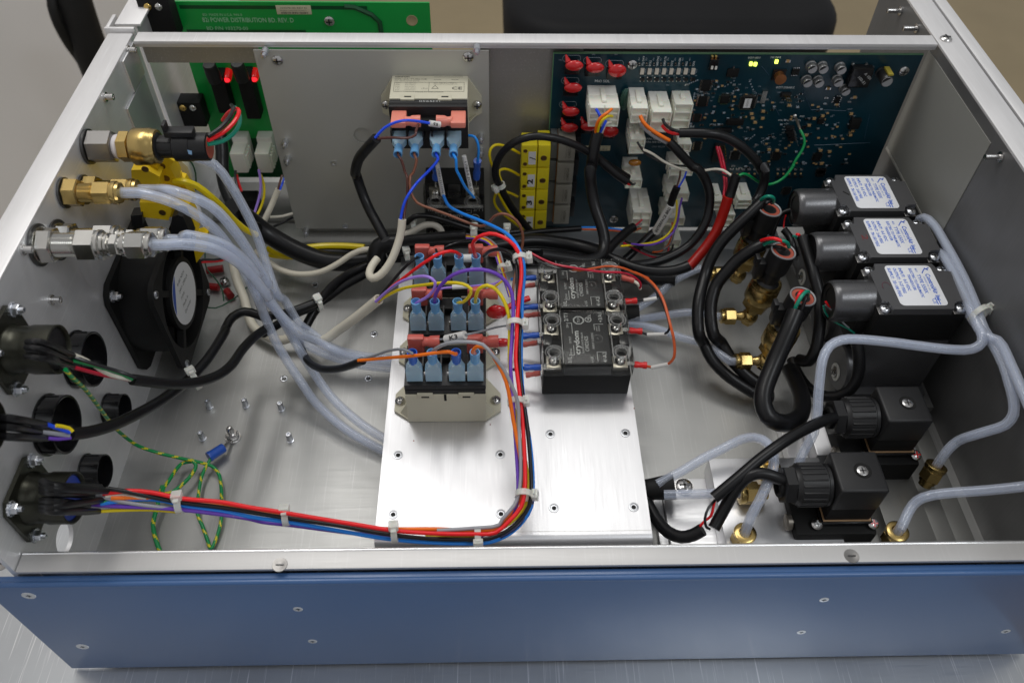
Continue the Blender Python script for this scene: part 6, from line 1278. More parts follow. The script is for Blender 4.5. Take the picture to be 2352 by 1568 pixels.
# red varistors
for (x, y, k) in ((345, 245, 0), (590, 270, 0), (850, 305, 1), (330, 505, 0), (305, 785, 0), (290, 975, 0), (520, 960, 0), (765, 1020, 1)):
    q = yb('P1', x, y, YB-.8)
    b = MB(); b.ball(q, .62, 16, sc=(1.02, .42, .62 if not k else .8)); b.lathe(q+V((-.42, .15, .2)), (-.35, .5, .75), [(0, .22), (.3, .12), (.5, .06)], 10)
    b.build("varistor", VARISTOR, bd)
    b = MB(); b.box((q.x-.62, YB-.35, q.z-.95), (q.x+.45, YB-.01, q.z-.15), bev=.03); b.build("varistor_relay", BLACK_G, bd)
    q2 = yb('P1', x-100, y-85); b = MB(); b.ball(q2, .09, 8); b.ball(q2+V((.85, -.05, -.12)), .08, 8); b.build("solder_joint", SOLDER, bd)
    if y < 900:
        n = 22; cc = q2+V((.4, 0, 0)); b = MB(); P = []
        for i in range(n+1):
            t_ = 2*math.pi*i/n; sx = .42 if math.cos(t_) > 0 else -.42; P.append(cc+V((sx+.2*math.cos(t_), -.008, .24*math.sin(t_))))
        b.tube(P, .014, seg=4, caps=False); b.build("silk_outline", SILK_D, bd)
for k, s_ in enumerate(("VR1", "VR2", "VR3")): silk(s_, 'P1', (815, 550, 160)[k], (120, 120, 185)[k], .1)
# screws of the board
for (c, x, y) in (('P1', 1025, 230), ('P2', 2100, 305), ('P8', 2175, 1470)):
    q = yb(c, x, y); screws(bd, [((q.x, YB-.01, q.z), (0, -1, 0))], .37, "screw", STEEL)
# LED row
for k in range(8):
    x = 1142+85.3*k
    chip_at("led", mat("led_white", (0.66, 0.60, 0.52), rough=.4), 'P1', x, 305, .26, .42, .14)
    chip_at("resistor", BLACK, 'P1', x-33, 222, .13, .26, .06); chip_at("transistor", BLACK, 'P1', x+2, 400, .28, .22, .12)
    for (dx, dy) in ((-22, 378), (20, 420), (-22, 420)): chip_at("lead", SOLDER, 'P1', x+dx, dy, .07, .07, .07)
    for dy in (210, 236): chip_at("lead", SOLDER, 'P1', x-33, dy+0, .12, .06, .08)
    silk(("1Pg OXY", "BCL2", "GBBSTNG", "GBBFLTR", "DC/Z", "OXYGBK", "GEO", "SGOL")[k], 'P1', x+14, 252, .14, (.75, .42, .75, .75, .42, .65, .35, .4)[k], m=SILK, vert=True)
    silk("R%d" % (4+k), 'P1', x-30, 185, .11, .2, vert=True); silk("LED%d" % (4+k), 'P1', x+44, 330, .1, .3, vert=True); silk("Q%d" % (k+1), 'P1', x+22, 366, .09, .15)
silk("PRO SOL", 'P1', 582, 440, .2, 1.05, m=SILK); silk("JTAG INTF", 'P1', 1935, 948, .15, 1.0, m=SILK); silk("P/N 103270-00", 'P1', 1190, 1115, .17, 1.5, m=SILK); silk("P/N 103152-00", 'P1', 1180, 1152, .17, 1.5, m=SILK)
silk("OXY RELAY", 'P1', 1255, 1205, .15, 1.0); silk("Bd", 'P1', 1700, 970, .2, .3, m=SILK)
silk("24V PWR", 'P2', 530, 158, .15, .75, m=SILK); silk("LED2 LED3", 'P2', 268, 160, .13, .85, m=SILK); silk("WDT DISABLE", 'P2', 595, 512, .17, 1.35, m=SILK); silk("VOLTAGE TEST PTS", 'P2', 620, 895, .14, 1.7, m=SILK); silk("GND", 'P2', 875, 848, .14, .35, m=SILK)
for k, s_ in enumerate(("+5V", "+3.3V", "+12V", "-12V")): silk(s_, 'P2', 690-12*k, 935+34*k, .12, .35, m=SILK)
# DIP switch
chip_at("dip_switch", BLACK_G, 'P1', 1980, 215, .6, .85, .22)
for (x, y, m) in ((1960, 130, GOLD), (2003, 130, GOLD), (1957, 245, WHITE), (2003, 248, WHITE)): chip_at("switch_lever", m, 'P1', x, y, .14, .22, .3)
# chips with legs
def ic(c, x, y, w, h, n, sides='lr', d=.16, m=BLACK_M, lab=None):
    o = chip_at("chip", m, c, x, y, w, h, d); q = yb(c, x, y)
    b = MB()
    for k in range(n):
        t_ = (k+.5)/n-.5
        if 'l' in sides: b.box((q.x-w/2-.14, YB-.07, q.z+t_*h*.95-.03), (q.x-w/2, YB-.01, q.z+t_*h*.95+.03)); b.box((q.x+w/2, YB-.07, q.z+t_*h*.95-.03), (q.x+w/2+.14, YB-.01, q.z+t_*h*.95+.03))
        if 't' in sides: b.box((q.x+t_*w*.95-.03, YB-.07, q.z+h/2), (q.x+t_*w*.95+.03, YB-.01, q.z+h/2+.14)); b.box((q.x+t_*w*.95-.03, YB-.07, q.z-h/2-.14), (q.x+t_*w*.95+.03, YB-.01, q.z-h/2))
    p = b.build("chip_legs", SOLDER, bd)
    return q
ic('P1', 1890, 470, .62, .85, 12); ic('P1', 1850, 655, .62, .85, 12); ic('P1', 1785, 850, .42, .65, 7); ic('P1', 2110, 632, .62, .62, 9, 'lrt')
q = ic('P2', 265, 672, 1.0, 1.0, 16, 'lrt')
MB().box((q.x-.28, YB-.175, q.z-.38), (q.x+.22, YB-.165, q.z+.38)).build("chip_sticker", PAPER, bd); flat_text("12CO13", V((q.x+.02, YB-.18, q.z-.3)), (0, 0, 1), (-1, 0, 0), .14, PRINT, bd, width=.6)
ic('P2', 115, 1290, .5, .7, 9); ic('P2', 600, 1300, .5, .7, 9); ic('P2', 1080, 1310, .5, .7, 9); ic('P1', 2210, 320, .75, .62, 1, 't'); ic('P2', 85, 320, .75, .62, 1, 't')
ic('P2', 825, 310, .5, .4, 4, 't'); ic('P2', 1125, 885, .45, .35, 4, 't'); ic('P2', 1520, 910, .75, .85, 2, 'l', d=.3); ic('P2', 1125, 1500, .5, .6, 6); ic('P1', 1790, 1180, .45, .75, 8); ic('P3', 1590, 60, .5, .7, 9); ic('P4', 1225, 370, .5, .7, 7); ic('P2', 1315, 640, .35, .5, 3); ic('P1', 2230, 890, 1.25, .45, 2, 't', d=.3); ic('P4', 1690, 100, .5, .45, 6)
chip_at("crystal", SOLDER, 'P2', 450, 600, .35, 1.0, .18)
# lit LEDs
for (c, x, y) in (('P2', 303, 218), ('P2', 355, 222), ('P2', 603, 192)): chip_at("lit_led", LED_Y, c, x, y, .2, .24, .14)
# inductors, electrolytic cans, transformer
def can(c, x, y, r, L, m_side, m_top, name="capacitor_can"):
    q = yb(c, x, y); t_ = MB(); t_.lathe((q.x, YB-.02, q.z), (0, -1, 0), [(0, r*1.08), (.12, r*1.08), (.14, r*.96), (.2, r), (L-.06, r), (L, r*.9)], 22); o = t_.build(name, m_side, bd)
    MB().lathe((q.x, YB-L-.02, q.z), (0, -1, 0), [(0, r*.88), (.012, r*.86), (.012, 0)], 22).build("can_top", m_top, o)
    p = MB(); a0 = 3.9; P = [(q.x+r*.86*math.cos(a0-2.9+i*.3), YB-L-.045, q.z+r*.86*math.sin(a0-2.9+i*.3)) for i in range(10)]
    p.add(P, [list(range(9))]); p.build("polarity_mark", PRINT, o)
CANM = mat("aluminium_can", (0.45, 0.45, 0.45), rough=.3, metal=.8); CANT = mat("can_end", (0.45, 0.45, 0.46), rough=.45, metal=.5)
for (x, y) in ((1005, 235), (1135, 240), (950, 400), (1085, 405), (1345, 250), (1310, 395)): can('P2', x, y, .345, .58, CANM, CANT)
can('P2', 1395, 500, .33, .6, CANM, CANT); can('P2', 1840, 320, .42, 1.25, mat("black_can_sleeve", (0.02, .02, .02), rough=.3, coat=.3), CANT)
q = yb('P2', 1855, 300); MB().box((q.x-.1, YB-1.2, q.z+.30), (q.x+.25, YB-.2, q.z+.425)).build("gold_stripe", mat("gold_print", (0.4, 0.33, 0.05), rough=.4), bd)
q = yb('P2', 1580, 320); b = MB(); b.box((q.x-.85, YB-.75, q.z-.85), (q.x+.7, YB-.02, q.z+.7), bev=.2); b.build("power_inductor", BLACK_G, bd)
flat_text("100-51", V((q.x-.4, YB-.765, q.z+.05)), (.75, 0, -.66), (.66, 0, .75), .2, PRINT_W, bd, width=.8); flat_text("A 101", V((q.x, YB-.765, q.z+.3)), (.75, 0, -.66), (.66, 0, .75), .2, PRINT_W, bd, width=.7)
q = yb('P2', 630, 350); b = MB(); b.box((q.x-.45, YB-.12, q.z-.4), (q.x+.45, YB-.01, q.z+.45)); b.build("coil_base", BLACK, bd); MB().lathe((q.x, YB-.1, q.z), (0, -1, 0), [(0, .36), (.1, .34), (.4, .34), (.45, .4), (.55, .4), (.56, 0)], 20).build("coil_winding", COPPER, bd)
for (x, y) in ((1500, 220), (1660, 220), (1510, 265), (1690, 262), (1735, 262), (1560, 478)): chip_at("solder_pad", SOLDER, 'P2', x, y, .18, .16, .1)
# green lead's clip
q0, q1, q2 = yb('P2', 822, 835, YB-.5), yb('P2', 850, 900, YB-1.2), yb('P2', 885, 1000, YB-2.0)
tl = thing("test_lead", q2, "green test lead clipped to the board with a small metal clip, looping down left", "test lead")
MB().ball(q0, .17, 12).build("clip_ball", SOLDER, tl); MB().tube([q0, q1, q2], .09, seg=10, rr=[.07, .11, .09]).build("clip", mat("clip_metal", (0.4, 0.36, 0.3), rough=.35, metal=.9), tl)
MB().tube(spline([q2]+pts('P2', [(925, 1080, 'y49.4'), (935, 1160, 'y49.2'), (900, 1250, 'y49.0'), (840, 1340, 'y48.8'), (780, 1450, 'y48.6'), (720, 1530, 'y48.4'), (2280, 180, 'y48.2', 'P3'), (2190, 300, 'y48', 'P3'), (2090, 375, 'y47.8', 'P3'), (1970, 408, 'y47.6', 'P3'), (1860, 375, 'y47.4', 'P3'), (1760, 305, 'y47.2', 'P3'), (1680, 280, 'y47', 'P3'), (1615, 315, 'y46.8', 'P3')]), .4), .10, seg=10).build("insulation", W['green'], tl)
# header pins
for k in range(4):
    q = yb('P2', 800+8*k-10, 960+42*k); b = MB(); b.box((q.x-.5, YB-.3, q.z-.13), (q.x+.1, YB-.01, q.z+.13)); b.build("pin_header", BLACK, bd); MB().tube([(q.x, YB-.3, q.z), (q.x+.05, YB-1.1, q.z-.0)], .035, seg=6).build("pin", SOLDER, bd)
for k in range(3): q = yb('P2', 700+22*k, 580); MB().tube([(q.x, YB-.2, q.z), (q.x, YB-.9, q.z)], .035, seg=6).build("pin", GOLD, bd)
chip_at("pin_header", BLACK, 'P2', 710, 575, .7, .35, .25)
for k in range(5):
    for s_ in (0, 1): q = yb('P1', 2055+46*s_+3*k, 1160+36*k); MB().tube([(q.x, YB-.3, q.z), (q.x, YB-.8, q.z)], .035, seg=6).build("pin", GOLD, bd)
chip_at("pin_header", BLACK, 'P1', 2030, 1250, .75, 1.6, .3); chip_at("pin_header", BLACK, 'P1', 2090, 990, 1.3, .3, .3)
# rows of small surface parts
rnd = random.Random(3)
for k in range(14):
    if k in (6, 7): continue
    x = 80+68*k
    if x > 940: break
    chip_at("resistor", mat("chip_grey", (0.22, 0.23, 0.24), rough=.4), 'P2', x, 1462, .24, .12, .07); chip_at("capacitor", TAN, 'P2', x-6, 1512, .14, .10, .08)
    for dx in (-18, 14): chip_at("lead", SOLDER, 'P2', x+dx, 1450, .06, .12, .08)
    chip_at("transistor", BLACK, 'P2', x, 1545, .25, .14, .1)
small = [('P2', 320, 855), ('P2', 440, 858), ('P2', 445, 775), ('P2', 1045, 860), ('P2', 1480, 805), ('P2', 1470, 1055), ('P2', 1225, 1250), ('P2', 1130, 1390), ('P2', 950, 1055), ('P2', 985, 940), ('P2', 1210, 505), ('P2', 1310, 690), ('P2', 1520, 610), ('P2', 1495, 1005), ('P2', 1120, 1235), ('P2', 350, 905), ('P2', 310, 805), ('P2', 610, 1235), ('P2', 515, 1225), ('P2', 120, 1220), ('P2', 1145, 830), ('P2', 750, 705), ('P2', 735, 185)]
for (c, x, y) in small:
    chip_at("capacitor", TAN, c, x, y, .26, .16, .12)
    for s_ in (-1, 1): chip_at("lead", SOLDER, c, x+s_*24, y, .07, .17, .13)
for k in range(210):
    c = rnd.choice(['P1', 'P2', 'P2']); x = rnd.uniform(1650, 2300) if c == 'P1' else rnd.uniform(60, 1500); y = rnd.uniform(400, 1100) if c == 'P1' else rnd.uniform(560, 1450)
    m = rnd.choice([BLACK, mat("chip_grey", (0.22, 0.23, 0.24)), TAN, SILK_D]); chip_at("resistor", m, c, x, y, .2, .11, .06)
    for s_ in (-1, 1): chip_at("lead", SOLDER, c, x+s_*18, y, .05, .11, .07)
for k in range(80):
    c, x, y = rnd.choice([('P1', 1500, 400), ('P1', 1700, 560), ('P2', 150, 450), ('P2', 300, 1080), ('P2', 560, 1100), ('P2', 1300, 800), ('P2', 640, 620)]); x += rnd.uniform(-150, 260); y += rnd.uniform(-60, 160)
    silk(rnd.choice(["R%d", "C%d", "U%d", "Q%d"]) % rnd.randint(2, 98), c, x, y, .1, .2)
b = MB()                                     # plated holes in slanting rows
for (c, x, y, dx, dy, n) in (('P1', 1650, 475, 24, -10, 7), ('P1', 2115, 490, 36, -22, 4), ('P2', 0, 490, 36, -22, 4), ('P1', 1730, 710, 4, -20, 8), ('P2', 280, 1115, 22, -18, 4), ('P2', 430, 1140, 22, -14, 6), ('P2', 290, 430, 14, 32, 4), ('P2', 100, 545, 26, -10, 3)):
    for k in range(n):
        q = yb(c, x+dx*k, y+dy*k); b.lathe((q.x, YB-.002, q.z), (0, -1, 0), [(0, .06), (.006, .055), (.006, .025), (0, .02)], 8)
b.build("plated_holes", SILK_D, bd)["kind"] = "stuff"
b = MB()
for (c, x0, y0, x1, y1) in (('P2', 900, 490, 1010, 760), ('P2', 1010, 760, 1420, 775), ('P2', 430, 250, 520, 360), ('P1', 1990, 400, 2060, 500), ('P2', 520, 600, 640, 830), ('P2', 1050, 1180, 1700, 1150), ('P2', 1700, 820, 1640, 1100), ('P1', 1240, 640, 1600, 600)):
    p, q = yb(c, x0, y0), yb(c, x1, y1); b.tube([(p.x, YB-.002, p.z), (q.x, YB-.002, q.z)], .02, seg=4)
b.build("copper_trace", PCB_TR, bd)
# serial label
q = yb('P1', 620, 1215); 
MB().box((q.x-.95, YB-.01, q.z-.22), (q.x+.95, YB-.002, q.z+.24), bev=.003).build("serial_label", CREAM_LABEL, bd); flat_text("103270-00 REV", V((q.x-.8, YB-.014, q.z+.05)), (1, 0, 0), (0, 0, 1), .11, PRINT_G, bd, width=1.5)
b = MB()
for k in range(26):
    w_ = rnd.choice([.02, .035, .05]); b.box((q.x-.8+k*.06, YB-.016, q.z-.17), (q.x-.8+k*.06+w_, YB-.011, q.z-.03))
b.build("bar_code", PRINT_G, bd)
# amber capsule and black post near the white connectors
q = yb('P1', 935, 620); MB().ball((q.x, YB-.25, q.z), .42, 16, sc=(.9, .6, 2.2)).build("clear_capsule", mat("green_capsule", (0.05, 0.16, 0.12), rough=.1, coat=1, see=.45), bd)
q = PY('P3', 390, 60, 50.2); MB().lathe((q.x, YB, q.z+.9), (0, -.9, -.45), [(0, .5), (1.6, .5), (1.7, .45), (1.72, 0)], 18).build("choke_core", BLACK_G, bd)
q = PY('P3', 410, 150, 50.0); MB().ball(q, .45, 14, sc=(1.1, .6, .6)).build("amber_capacitor", mat("amber_resin", (0.45, 0.17, 0.01), rough=.2, coat=.8), bd)

# white connectors plugged into the board
def conn(c, x0, y0, x1, y1, yf, lab, nx=1, nz=2, ear=True, top=0.0):
    a, q = PY(c, x0, y0, yf), PY(c, x1, y1, yf)
    t = thing("white_connector", ((a.x+q.x)/2, YB, (a.z+q.z)/2), lab, "connector", "white plugs on the blue board")
    xa, xb_, za, zb = min(a.x, q.x)+.05, max(a.x, q.x)-.05, q.z, a.z
    # one shell with open cells
    b = MB(); cw = (xb_-xa)/nx; ch = (zb-za)/nz; wl = .07; L = YB-yf
    b.box((xa, yf+.28, za), (xb_, YB-.9 if L > 2 else YB-.01, zb), bev=.05)
    b.build("plug_shell", NYLON, t)
    b = MB()
    for i in range(nx+1): b.box((xa+i*cw-(wl if i else 0)*(0.5 if i < nx else 1), yf, za), (xa+i*cw+(wl if i < nx else 0)*(0.5 if i else 1), yf+.3, zb))
    for j in range(nz+1): b.box((xa, yf+.002, za+j*ch-(wl if j else 0)*(0.5 if j < nz else 1)), (xb_, yf+.298, za+j*ch+(wl if j < nz else 0)*(0.5 if j else 1)))
    b.build("cell_grid", NYLON, t)["kind"] = "stuff"
    if L > 2: MB().box((xa+.02, YB-1.15, za-.05), (xb_-.05, YB-.01, zb+.05), bev=.05).build("header_shell", WHITE, t)
    MB().box(((xa+xb_)/2-.16, yf+.6, zb), ((xa+xb_)/2+.16, YB-.5, zb+.18), bev=.05).build("latch", NYLON, t)
    if ear:
        for k in range(3): MB().box((xa-.06, YB-2.2+k*.55, zb-.9), (xa+.01, YB-1.95+k*.55, zb-.15), bev=.03).build("side_rib", NYLON, t)
    return t
conn('P1', 520, 740, 862, 962, 49.0, "broad six way white plug under the PRO SOL print, four coloured wires in it", 2, 3)
conn('P1', 1015, 745, 1200, 922, 49.2, "tall white plug with the orange and grey wires, upper row of the board", 1, 2)
conn('P1', 1255, 790, 1462, 1030, 49.2, "tall white plug with the black and red wires, between its two neighbours", 1, 2)
conn('P1', 1525, 700, 1695, 992, 50.0, "empty tall white socket with three dark slits, right end of the upper row", 1, 3)
conn('P1', 1000, 1110, 1165, 1280, 49.2, "white plug with black and white wires, below the orange wire's plug", 1, 2)
conn('P3', 300, 350, 490, 452, 49.0, "white plug with a black cable end, lower left column of the board", 2, 1)
conn('P3', 385, 735, 575, 975, 48.8, "large white plug with open cells and red wires, lowest in the left column", 2, 3)
conn('P1', 1560, 1165, 1715, 1262, 49.9, "small white plug right under the thick black cable", 2, 1)
conn('P3', 820, 225, 1090, 305, 49.6, "white plug with brown and blue wires, top of the middle column", 2, 1)
conn('P3', 785, 510, 1040, 606, 49.4, "white plug with yellow and violet wires, second of the middle column", 2, 1)
conn('P3', 740, 800, 990, 890, 49.2, "white plug behind the yellow and violet wires, third of the middle column", 2, 1)
conn('P3', 770, 1058, 942, 1150, 49.0, "white plug over the floor rail, lowest of the middle column", 2, 1)
conn('P3', 1315, 600, 1430, 710, 49.6, "white plug left of the red taped cable", 1, 2)
conn('P3', 1615, 590, 1770, 692, 49.6, "white plug right of the red taped cable, above the thick black cable", 1, 2)
conn('P3', 1430, 760, 1560, 900, 49.4, "white plug hidden behind the red taped cable", 1, 2)
for (c, x, y, s_) in (('P3', 975, 440, "A"), ('P3', 865, 720, "AE")):
    q = PY(c, x, y, 49.9); 

# thermocouple plugs and their grey sockets
for k in range(4):
    zt_ = 10.72-2.07*k; z0 = zt_-1.98; yf = 49.55
    t = thing("thermocouple_plug", (3.4, 51, z0), ("topmost yellow plug marked 1 by hand, at the left edge of the blue board", "second yellow plug from the top, marked 2 by hand", "third yellow plug from the top, marked 3 by hand", "lowest yellow plug, marked 4 by hand, behind the nylon tie")[k], "plug", "yellow thermocouple plugs in a column")
    MB().box((2.3, yf, z0), (3.46, YB-.6, zt_), bev=.09).build("plug_half", YELLOW_P, t)
    MB().box((3.52, yf, z0+.02), (4.42, YB-.3, zt_), bev=.09).build("plug_half", YELLOW_P, t)
    MB().box((2.82, yf-.012, z0+.28), (3.36, yf-.002, zt_-.55)).build("number_sticker", PAPER, t)
    b = MB()
    if k == 0: b.tube([(2.9, yf-.02, z0+.95), (3.35, yf-.02, z0+.75)], .035, seg=6); b.build("handwriting", PRINT, t)
    else: flat_text("1234"[k], V((3.2, yf-.02, z0+.55)), (0, 0, 1), (-1, 0, 0), .42, PRINT, t, width=.45, bold=.04)
    for (x, z) in ((2.58, zt_-.5), (2.58, z0+.32)):
        MB().lathe((x, yf-.001, z), (0, -1, 0), [(0, .16), (.03, .15), (.01, .1), (.01, 0)], 14).build("screw", mat("bronze_screw", (0.2, 0.12, 0.05)), t)
    MB().lathe((3.95, yf-.001, z0+.85), (0, -1, 0), [(0, .24), (.02, .22), (-.06, .14), (-.06, 0)], 18).build("screw_hole", mat("bronze_screw", (0.2, 0.12, 0.05)), t)
    u = thing("thermocouple_socket", (5.2, 51, z0), ("topmost grey socket with dark print, beside the yellow plug marked 1", "grey socket second from the top, beside the yellow plug marked 2", "third grey socket from the top, beside the yellow plug marked 3", "lowest grey socket, beside the yellow plug marked 4")[k], "socket", "grey sockets beside the yellow plugs")
    MB().box((4.5, 50.5, z0+.12), (5.0, YB-.02, zt_-.05), bev=.03).build("socket_end", mat("smoky_grey_plastic", (0.15, 0.16, 0.16), rough=.35, see=.1), u)
    MB().box((5.06, 50.2, z0+.12), (6.3, YB-.02, zt_-.05), bev=.04).build("socket_body", mat("socket_grey", (0.28, 0.27, 0.23), rough=.4), u)
    MB().box((6.34, 50.9, z0+.3), (6.75, YB-.02, zt_-.25), bev=.02).build("socket_tail", BLACK, u)
    MB().box((5.0, 50.45, z0+.1), (5.06, YB-.1, zt_-.1)).build("copper_contact", mat("copper_strip", (0.55, 0.22, 0.08), rough=.3, metal=.9), u)
    flat_text("OMEGA", V((5.98, 50.19, z0+.35)), (0, 0, 1), (-1, 0, 0), .2, PRINT_G, u, width=1.2, bold=.03); flat_text("MADE IN USA", V((5.72, 50.19, z0+.35)), (0, 0, 1), (-1, 0, 0), .12, PRINT_G, u, width=1.2)
YG = "yellow thermocouple wires"
wire("thermocouple_wire", "yellow wire curving out of the plug marked 1 behind the black loop", 'yellow', .13, 'P8', [(700, 445, 'y50.2'), (560, 370, 'y50'), (430, 320, 'y49.8'), (320, 315, 'y49.6'), (250, 370, 'y49.4'), (225, 470, 'y49.2'), (270, 640, 'y49.2'), (330, 760, 'y49.2')], group=YG)
wire("thermocouple_wire", "yellow wire curving out of the plug marked 2 and down to the nylon tie", 'yellow', .13, 'P8', [(690, 790, 'y50.2'), (570, 720, 'y50'), (460, 690, 'y49.8'), (380, 720, 'y49.6'), (380, 800, 'y49.4'), (430, 910, 'y49.2')], group=YG)
wire("thermocouple_wire", "yellow wire from the plug marked 3 crossing behind the tied black cable", 'yellow', .13, 'P8', [(680, 1130, 'y50.2'), (580, 1080, 'y50.4'), (480, 1050, 'y50.4'), (400, 1060, 'y50.4')], group=YG)
wire("thermocouple_wire", "yellow wire hanging in a loop from the nylon tie toward the lowest plug", 'yellow', .13, 'P8', [(330, 1070, 'y49'), (300, 1170, 'y49'), (330, 1280, 'y49'), (430, 1390, 'y49'), (560, 1490, 'y49'), (700, 1600, 'y49')], group=YG)
wire("thermocouple_wire", "yellow wire running straight beside the tied black cable toward the lowest plug", 'yellow', .14, 'P8', [(370, 1080, 'y49.2'), (440, 1220, 'y49.2'), (540, 1380, 'y49.2'), (640, 1500, 'y49.2'), (760, 1620, 'y49.2')], group=YG)
tie('P8', 400, 960, PY('P8', 400, 950, 48.4), (.35, -.1, -1), .28, (-1, -.5, 0), "nylon tie on the black cable left of the yellow plugs")

# ================================================================== green board
YG_ = 57.0
gb = thing("power_board", (-13.5, YG_, 2), "bright green circuit board standing behind the cross rail at the left", "circuit board")
MB().box((-22.75, YG_, 2.0), (-4.3, YG_+.16, 17.6)).build("board", GREEN_PCB, gb)
b = MB()
for (x0, x1, z) in ((-22.2, -8.8, 17.2), (-22.2, -13.5, 15.35)): b.box((x0, YG_-.006, z-.14), (x1, YG_-.002, z+.14))
b.build("board_trace", GREEN_TR_SHADE, gb)
p0, p1, p2 = PY('A2', 870, 60, YG_), PY('A2', 1000, 90, YG_), PY('A2', 1110, 190, YG_)
b = MB(); b.tube([p0+V((-.5, 0, .05)), p0+V((.2, 0, 0)), p1+V((.3, 0, -.3)), p2, p2+V((.05, 0, -1))], .2, seg=6); b.build("board_trace", GREEN_TR_SHADE, gb)
SG = mat("green_board_print", (0.35, 0.62, 0.40), rough=.5)
q = PY('A1', 1735, 190, YG_); q2_ = PY('A2', 375, 190, YG_)
flat_text("82i POWER DISTRIBUTION BD. REV. D", V((q.x, YG_-.01, q.z)), (1, 0, 0), (0, 0, 1), .36, SG, gb, width=q2_.x-q.x, bold=.01)
q = PY('A1', 1770, 258, YG_); q2_ = PY('A1', 2120, 255, YG_); flat_text("BD P/N 103270-00", V((q.x, YG_-.01, q.z)), (1, 0, 0), (0, 0, 1), .28, SG, gb, width=q2_.x-q.x)
q = PY('A1', 1735, 138, YG_); q2_ = PY('A1', 2070, 138, YG_); flat_text("BD: MADE IN U.S.A. 94V-0", V((q.x, YG_-.01, q.z)), (1, 0, 0), (0, 0, 1), .2, SG, gb, width=q2_.x-q.x)
q = PY('A2', 375, 88, YG_); b = MB(); b.box((q.x-1.25, YG_-.02, q.z-.32), (q.x+1.25, YG_-.003, q.z+.36), bev=.006); b.build("serial_label", CREAM_LABEL, gb)
flat_text("103270-00 REV D", V((q.x-1.0, YG_-.025, q.z+.1)), (1, 0, 0), (0, 0, 1), .14, PRINT_G, gb, width=1.9); flat_text("WORLD CLASS ELECTRONICS", V((q.x-1.0, YG_-.025, q.z-.08)), (1, 0, 0), (0, 0, 1), .1, PRINT_G, gb, width=1.9)
b = MB()
for k in range(36): b.box((q.x-.95+k*.054, YG_-.026, q.z-.28), (q.x-.95+k*.054+rnd.choice([.015, .03, .042]), YG_-.021, q.z-.14))
b.build("bar_code", PRINT_G, gb)
for (c, x, y, r_, m) in (('A2', 680, 180, .38, STEEL),): 
    q = PY(c, x, y, YG_); screws(gb, [((q.x, YG_-.005, q.z), (0, -1, 0))], r_, "screw", m)
q = PY('A2', 1385, 178, YG_); MB().lathe((q.x, YG_-.003, q.z), (0, -1, 0), [(0, .42), (.012, .40), (.012, .36), (.004, .35), (.004, 0)], 20).build("mounting_hole", FLOOR, gb)
for (c, x, y, w_, h_) in (('A1', 1360, 140, 2.2, 3.0), ('A1', 1640, 960, 2.0, 2.2)):
    q = PY(c, x, y, YG_-1.0); b = MB(); b.box((q.x-w_/2, YG_-1.4, q.z-h_/2), (q.x+w_/2, YG_-.02, q.z+h_/2), bev=.12); b.build("black_socket", BLACK_M, gb)
    for dx in (-.4, .35): MB().ball((q.x+dx, YG_-1.45, q.z+h_*.3), .28, 10, sc=(1, .5, 1)).build("contact_screw", SOLDER if dx > 0 else GOLD, gb)
for (x0, x1, y0, y1) in ((1745, 1880, 540, 960), (1980, 2120, 530, 1010)):
    q = PY('A1', (x0+x1)/2, y0+60, YG_-1.6); q1 = PY('A1', (x0+x1)/2, y1-40, YG_-.9)
    ho = MB(); ho.box((q.x-.55, YG_-1.3, q1.z-.3), (q.x+.55, YG_-.02, q.z-.7), bev=.12); ho = ho.build("fuse_holder", BLACK_M, gb)
    MB().lathe((q.x, YG_-1.5, q.z-.9), (0, -.25, 1), [(0, .52), (.9, .52), (1.1, .48), (1.5, .48), (1.6, .42)], 20).build("fuse_cap", BLACK, ho)
for (x, y) in ((1945, 660), (2178, 655)):
    q = PY('A1', x, y, YG_-.6); b = MB(); b.lathe((q.x, YG_-.05, q.z+.15), (0, -1, -.2), [(0, .34), (.8, .34), (.95, .28), (1.0, 0)], 14); o = b.build("red_led", LED_RD, gb); MB().ball((q.x, YG_-.98, q.z+.0), .33, 10, sc=(.85, .5, .6)).build("lit_core", LED_R, o)
for (c, x, y, lab) in (('A1', 2050, 1340, "white plug with black and red wires, left one at the green board's foot"), ('A1', 2260, 1340, "white plug with lilac and yellow wires, right one at the green board's foot")):
    q = PY(c, x, y, YG_-2.0); t = thing("white_connector", (q.x, YG_, q.z), lab, "connector", "white plugs on the green board")
    MB().box((q.x-.58, YG_-2.6, q.z-1.2), (q.x+.58, YG_-.9, q.z+.7), bev=.15).build("plug_shell", NYLON, t); MB().box((q.x-.62, YG_-1.0, q.z-1.3), (q.x+.62, YG_-.02, q.z+1.1), bev=.1).build("header_shell", WHITE, t)
    for k in range(4): MB().box((q.x+.55, YG_-2.4+k*.4, q.z-.9), (q.x+.75, YG_-2.2+k*.4, q.z+.4), bev=.03).build("side_rib", NYLON, t)
q = PY('A1', 2060, 1480, YG_)
board_shade = MB().box((-21.5, YG_-.02, 2.05), (-9, YG_-.004, 6.0)).build("lower_shade", GREEN_TR_SHADE, gb)  # dark sheet that paints the shade over the board's lower part
bh = thing("rear_support", (-14, 55, 0), "grey metal sheet on the floor behind the milky tubes", "metal sheet")
MB().box((-23.5, 53.4, .02), (-4.0, 58.5, .3), bev=.03).build("sheet", mat("grey_satin_strip", (0.22, 0.22, 0.21)), bh)
o = MB().box((-21.6, 54.0, .35), (-19.6, 55.4, 1.9), bev=.1).build("black_terminal_block", BLACK_M); tag(o, "black block in shadow under the green board, behind the milky tubes", "terminal block")
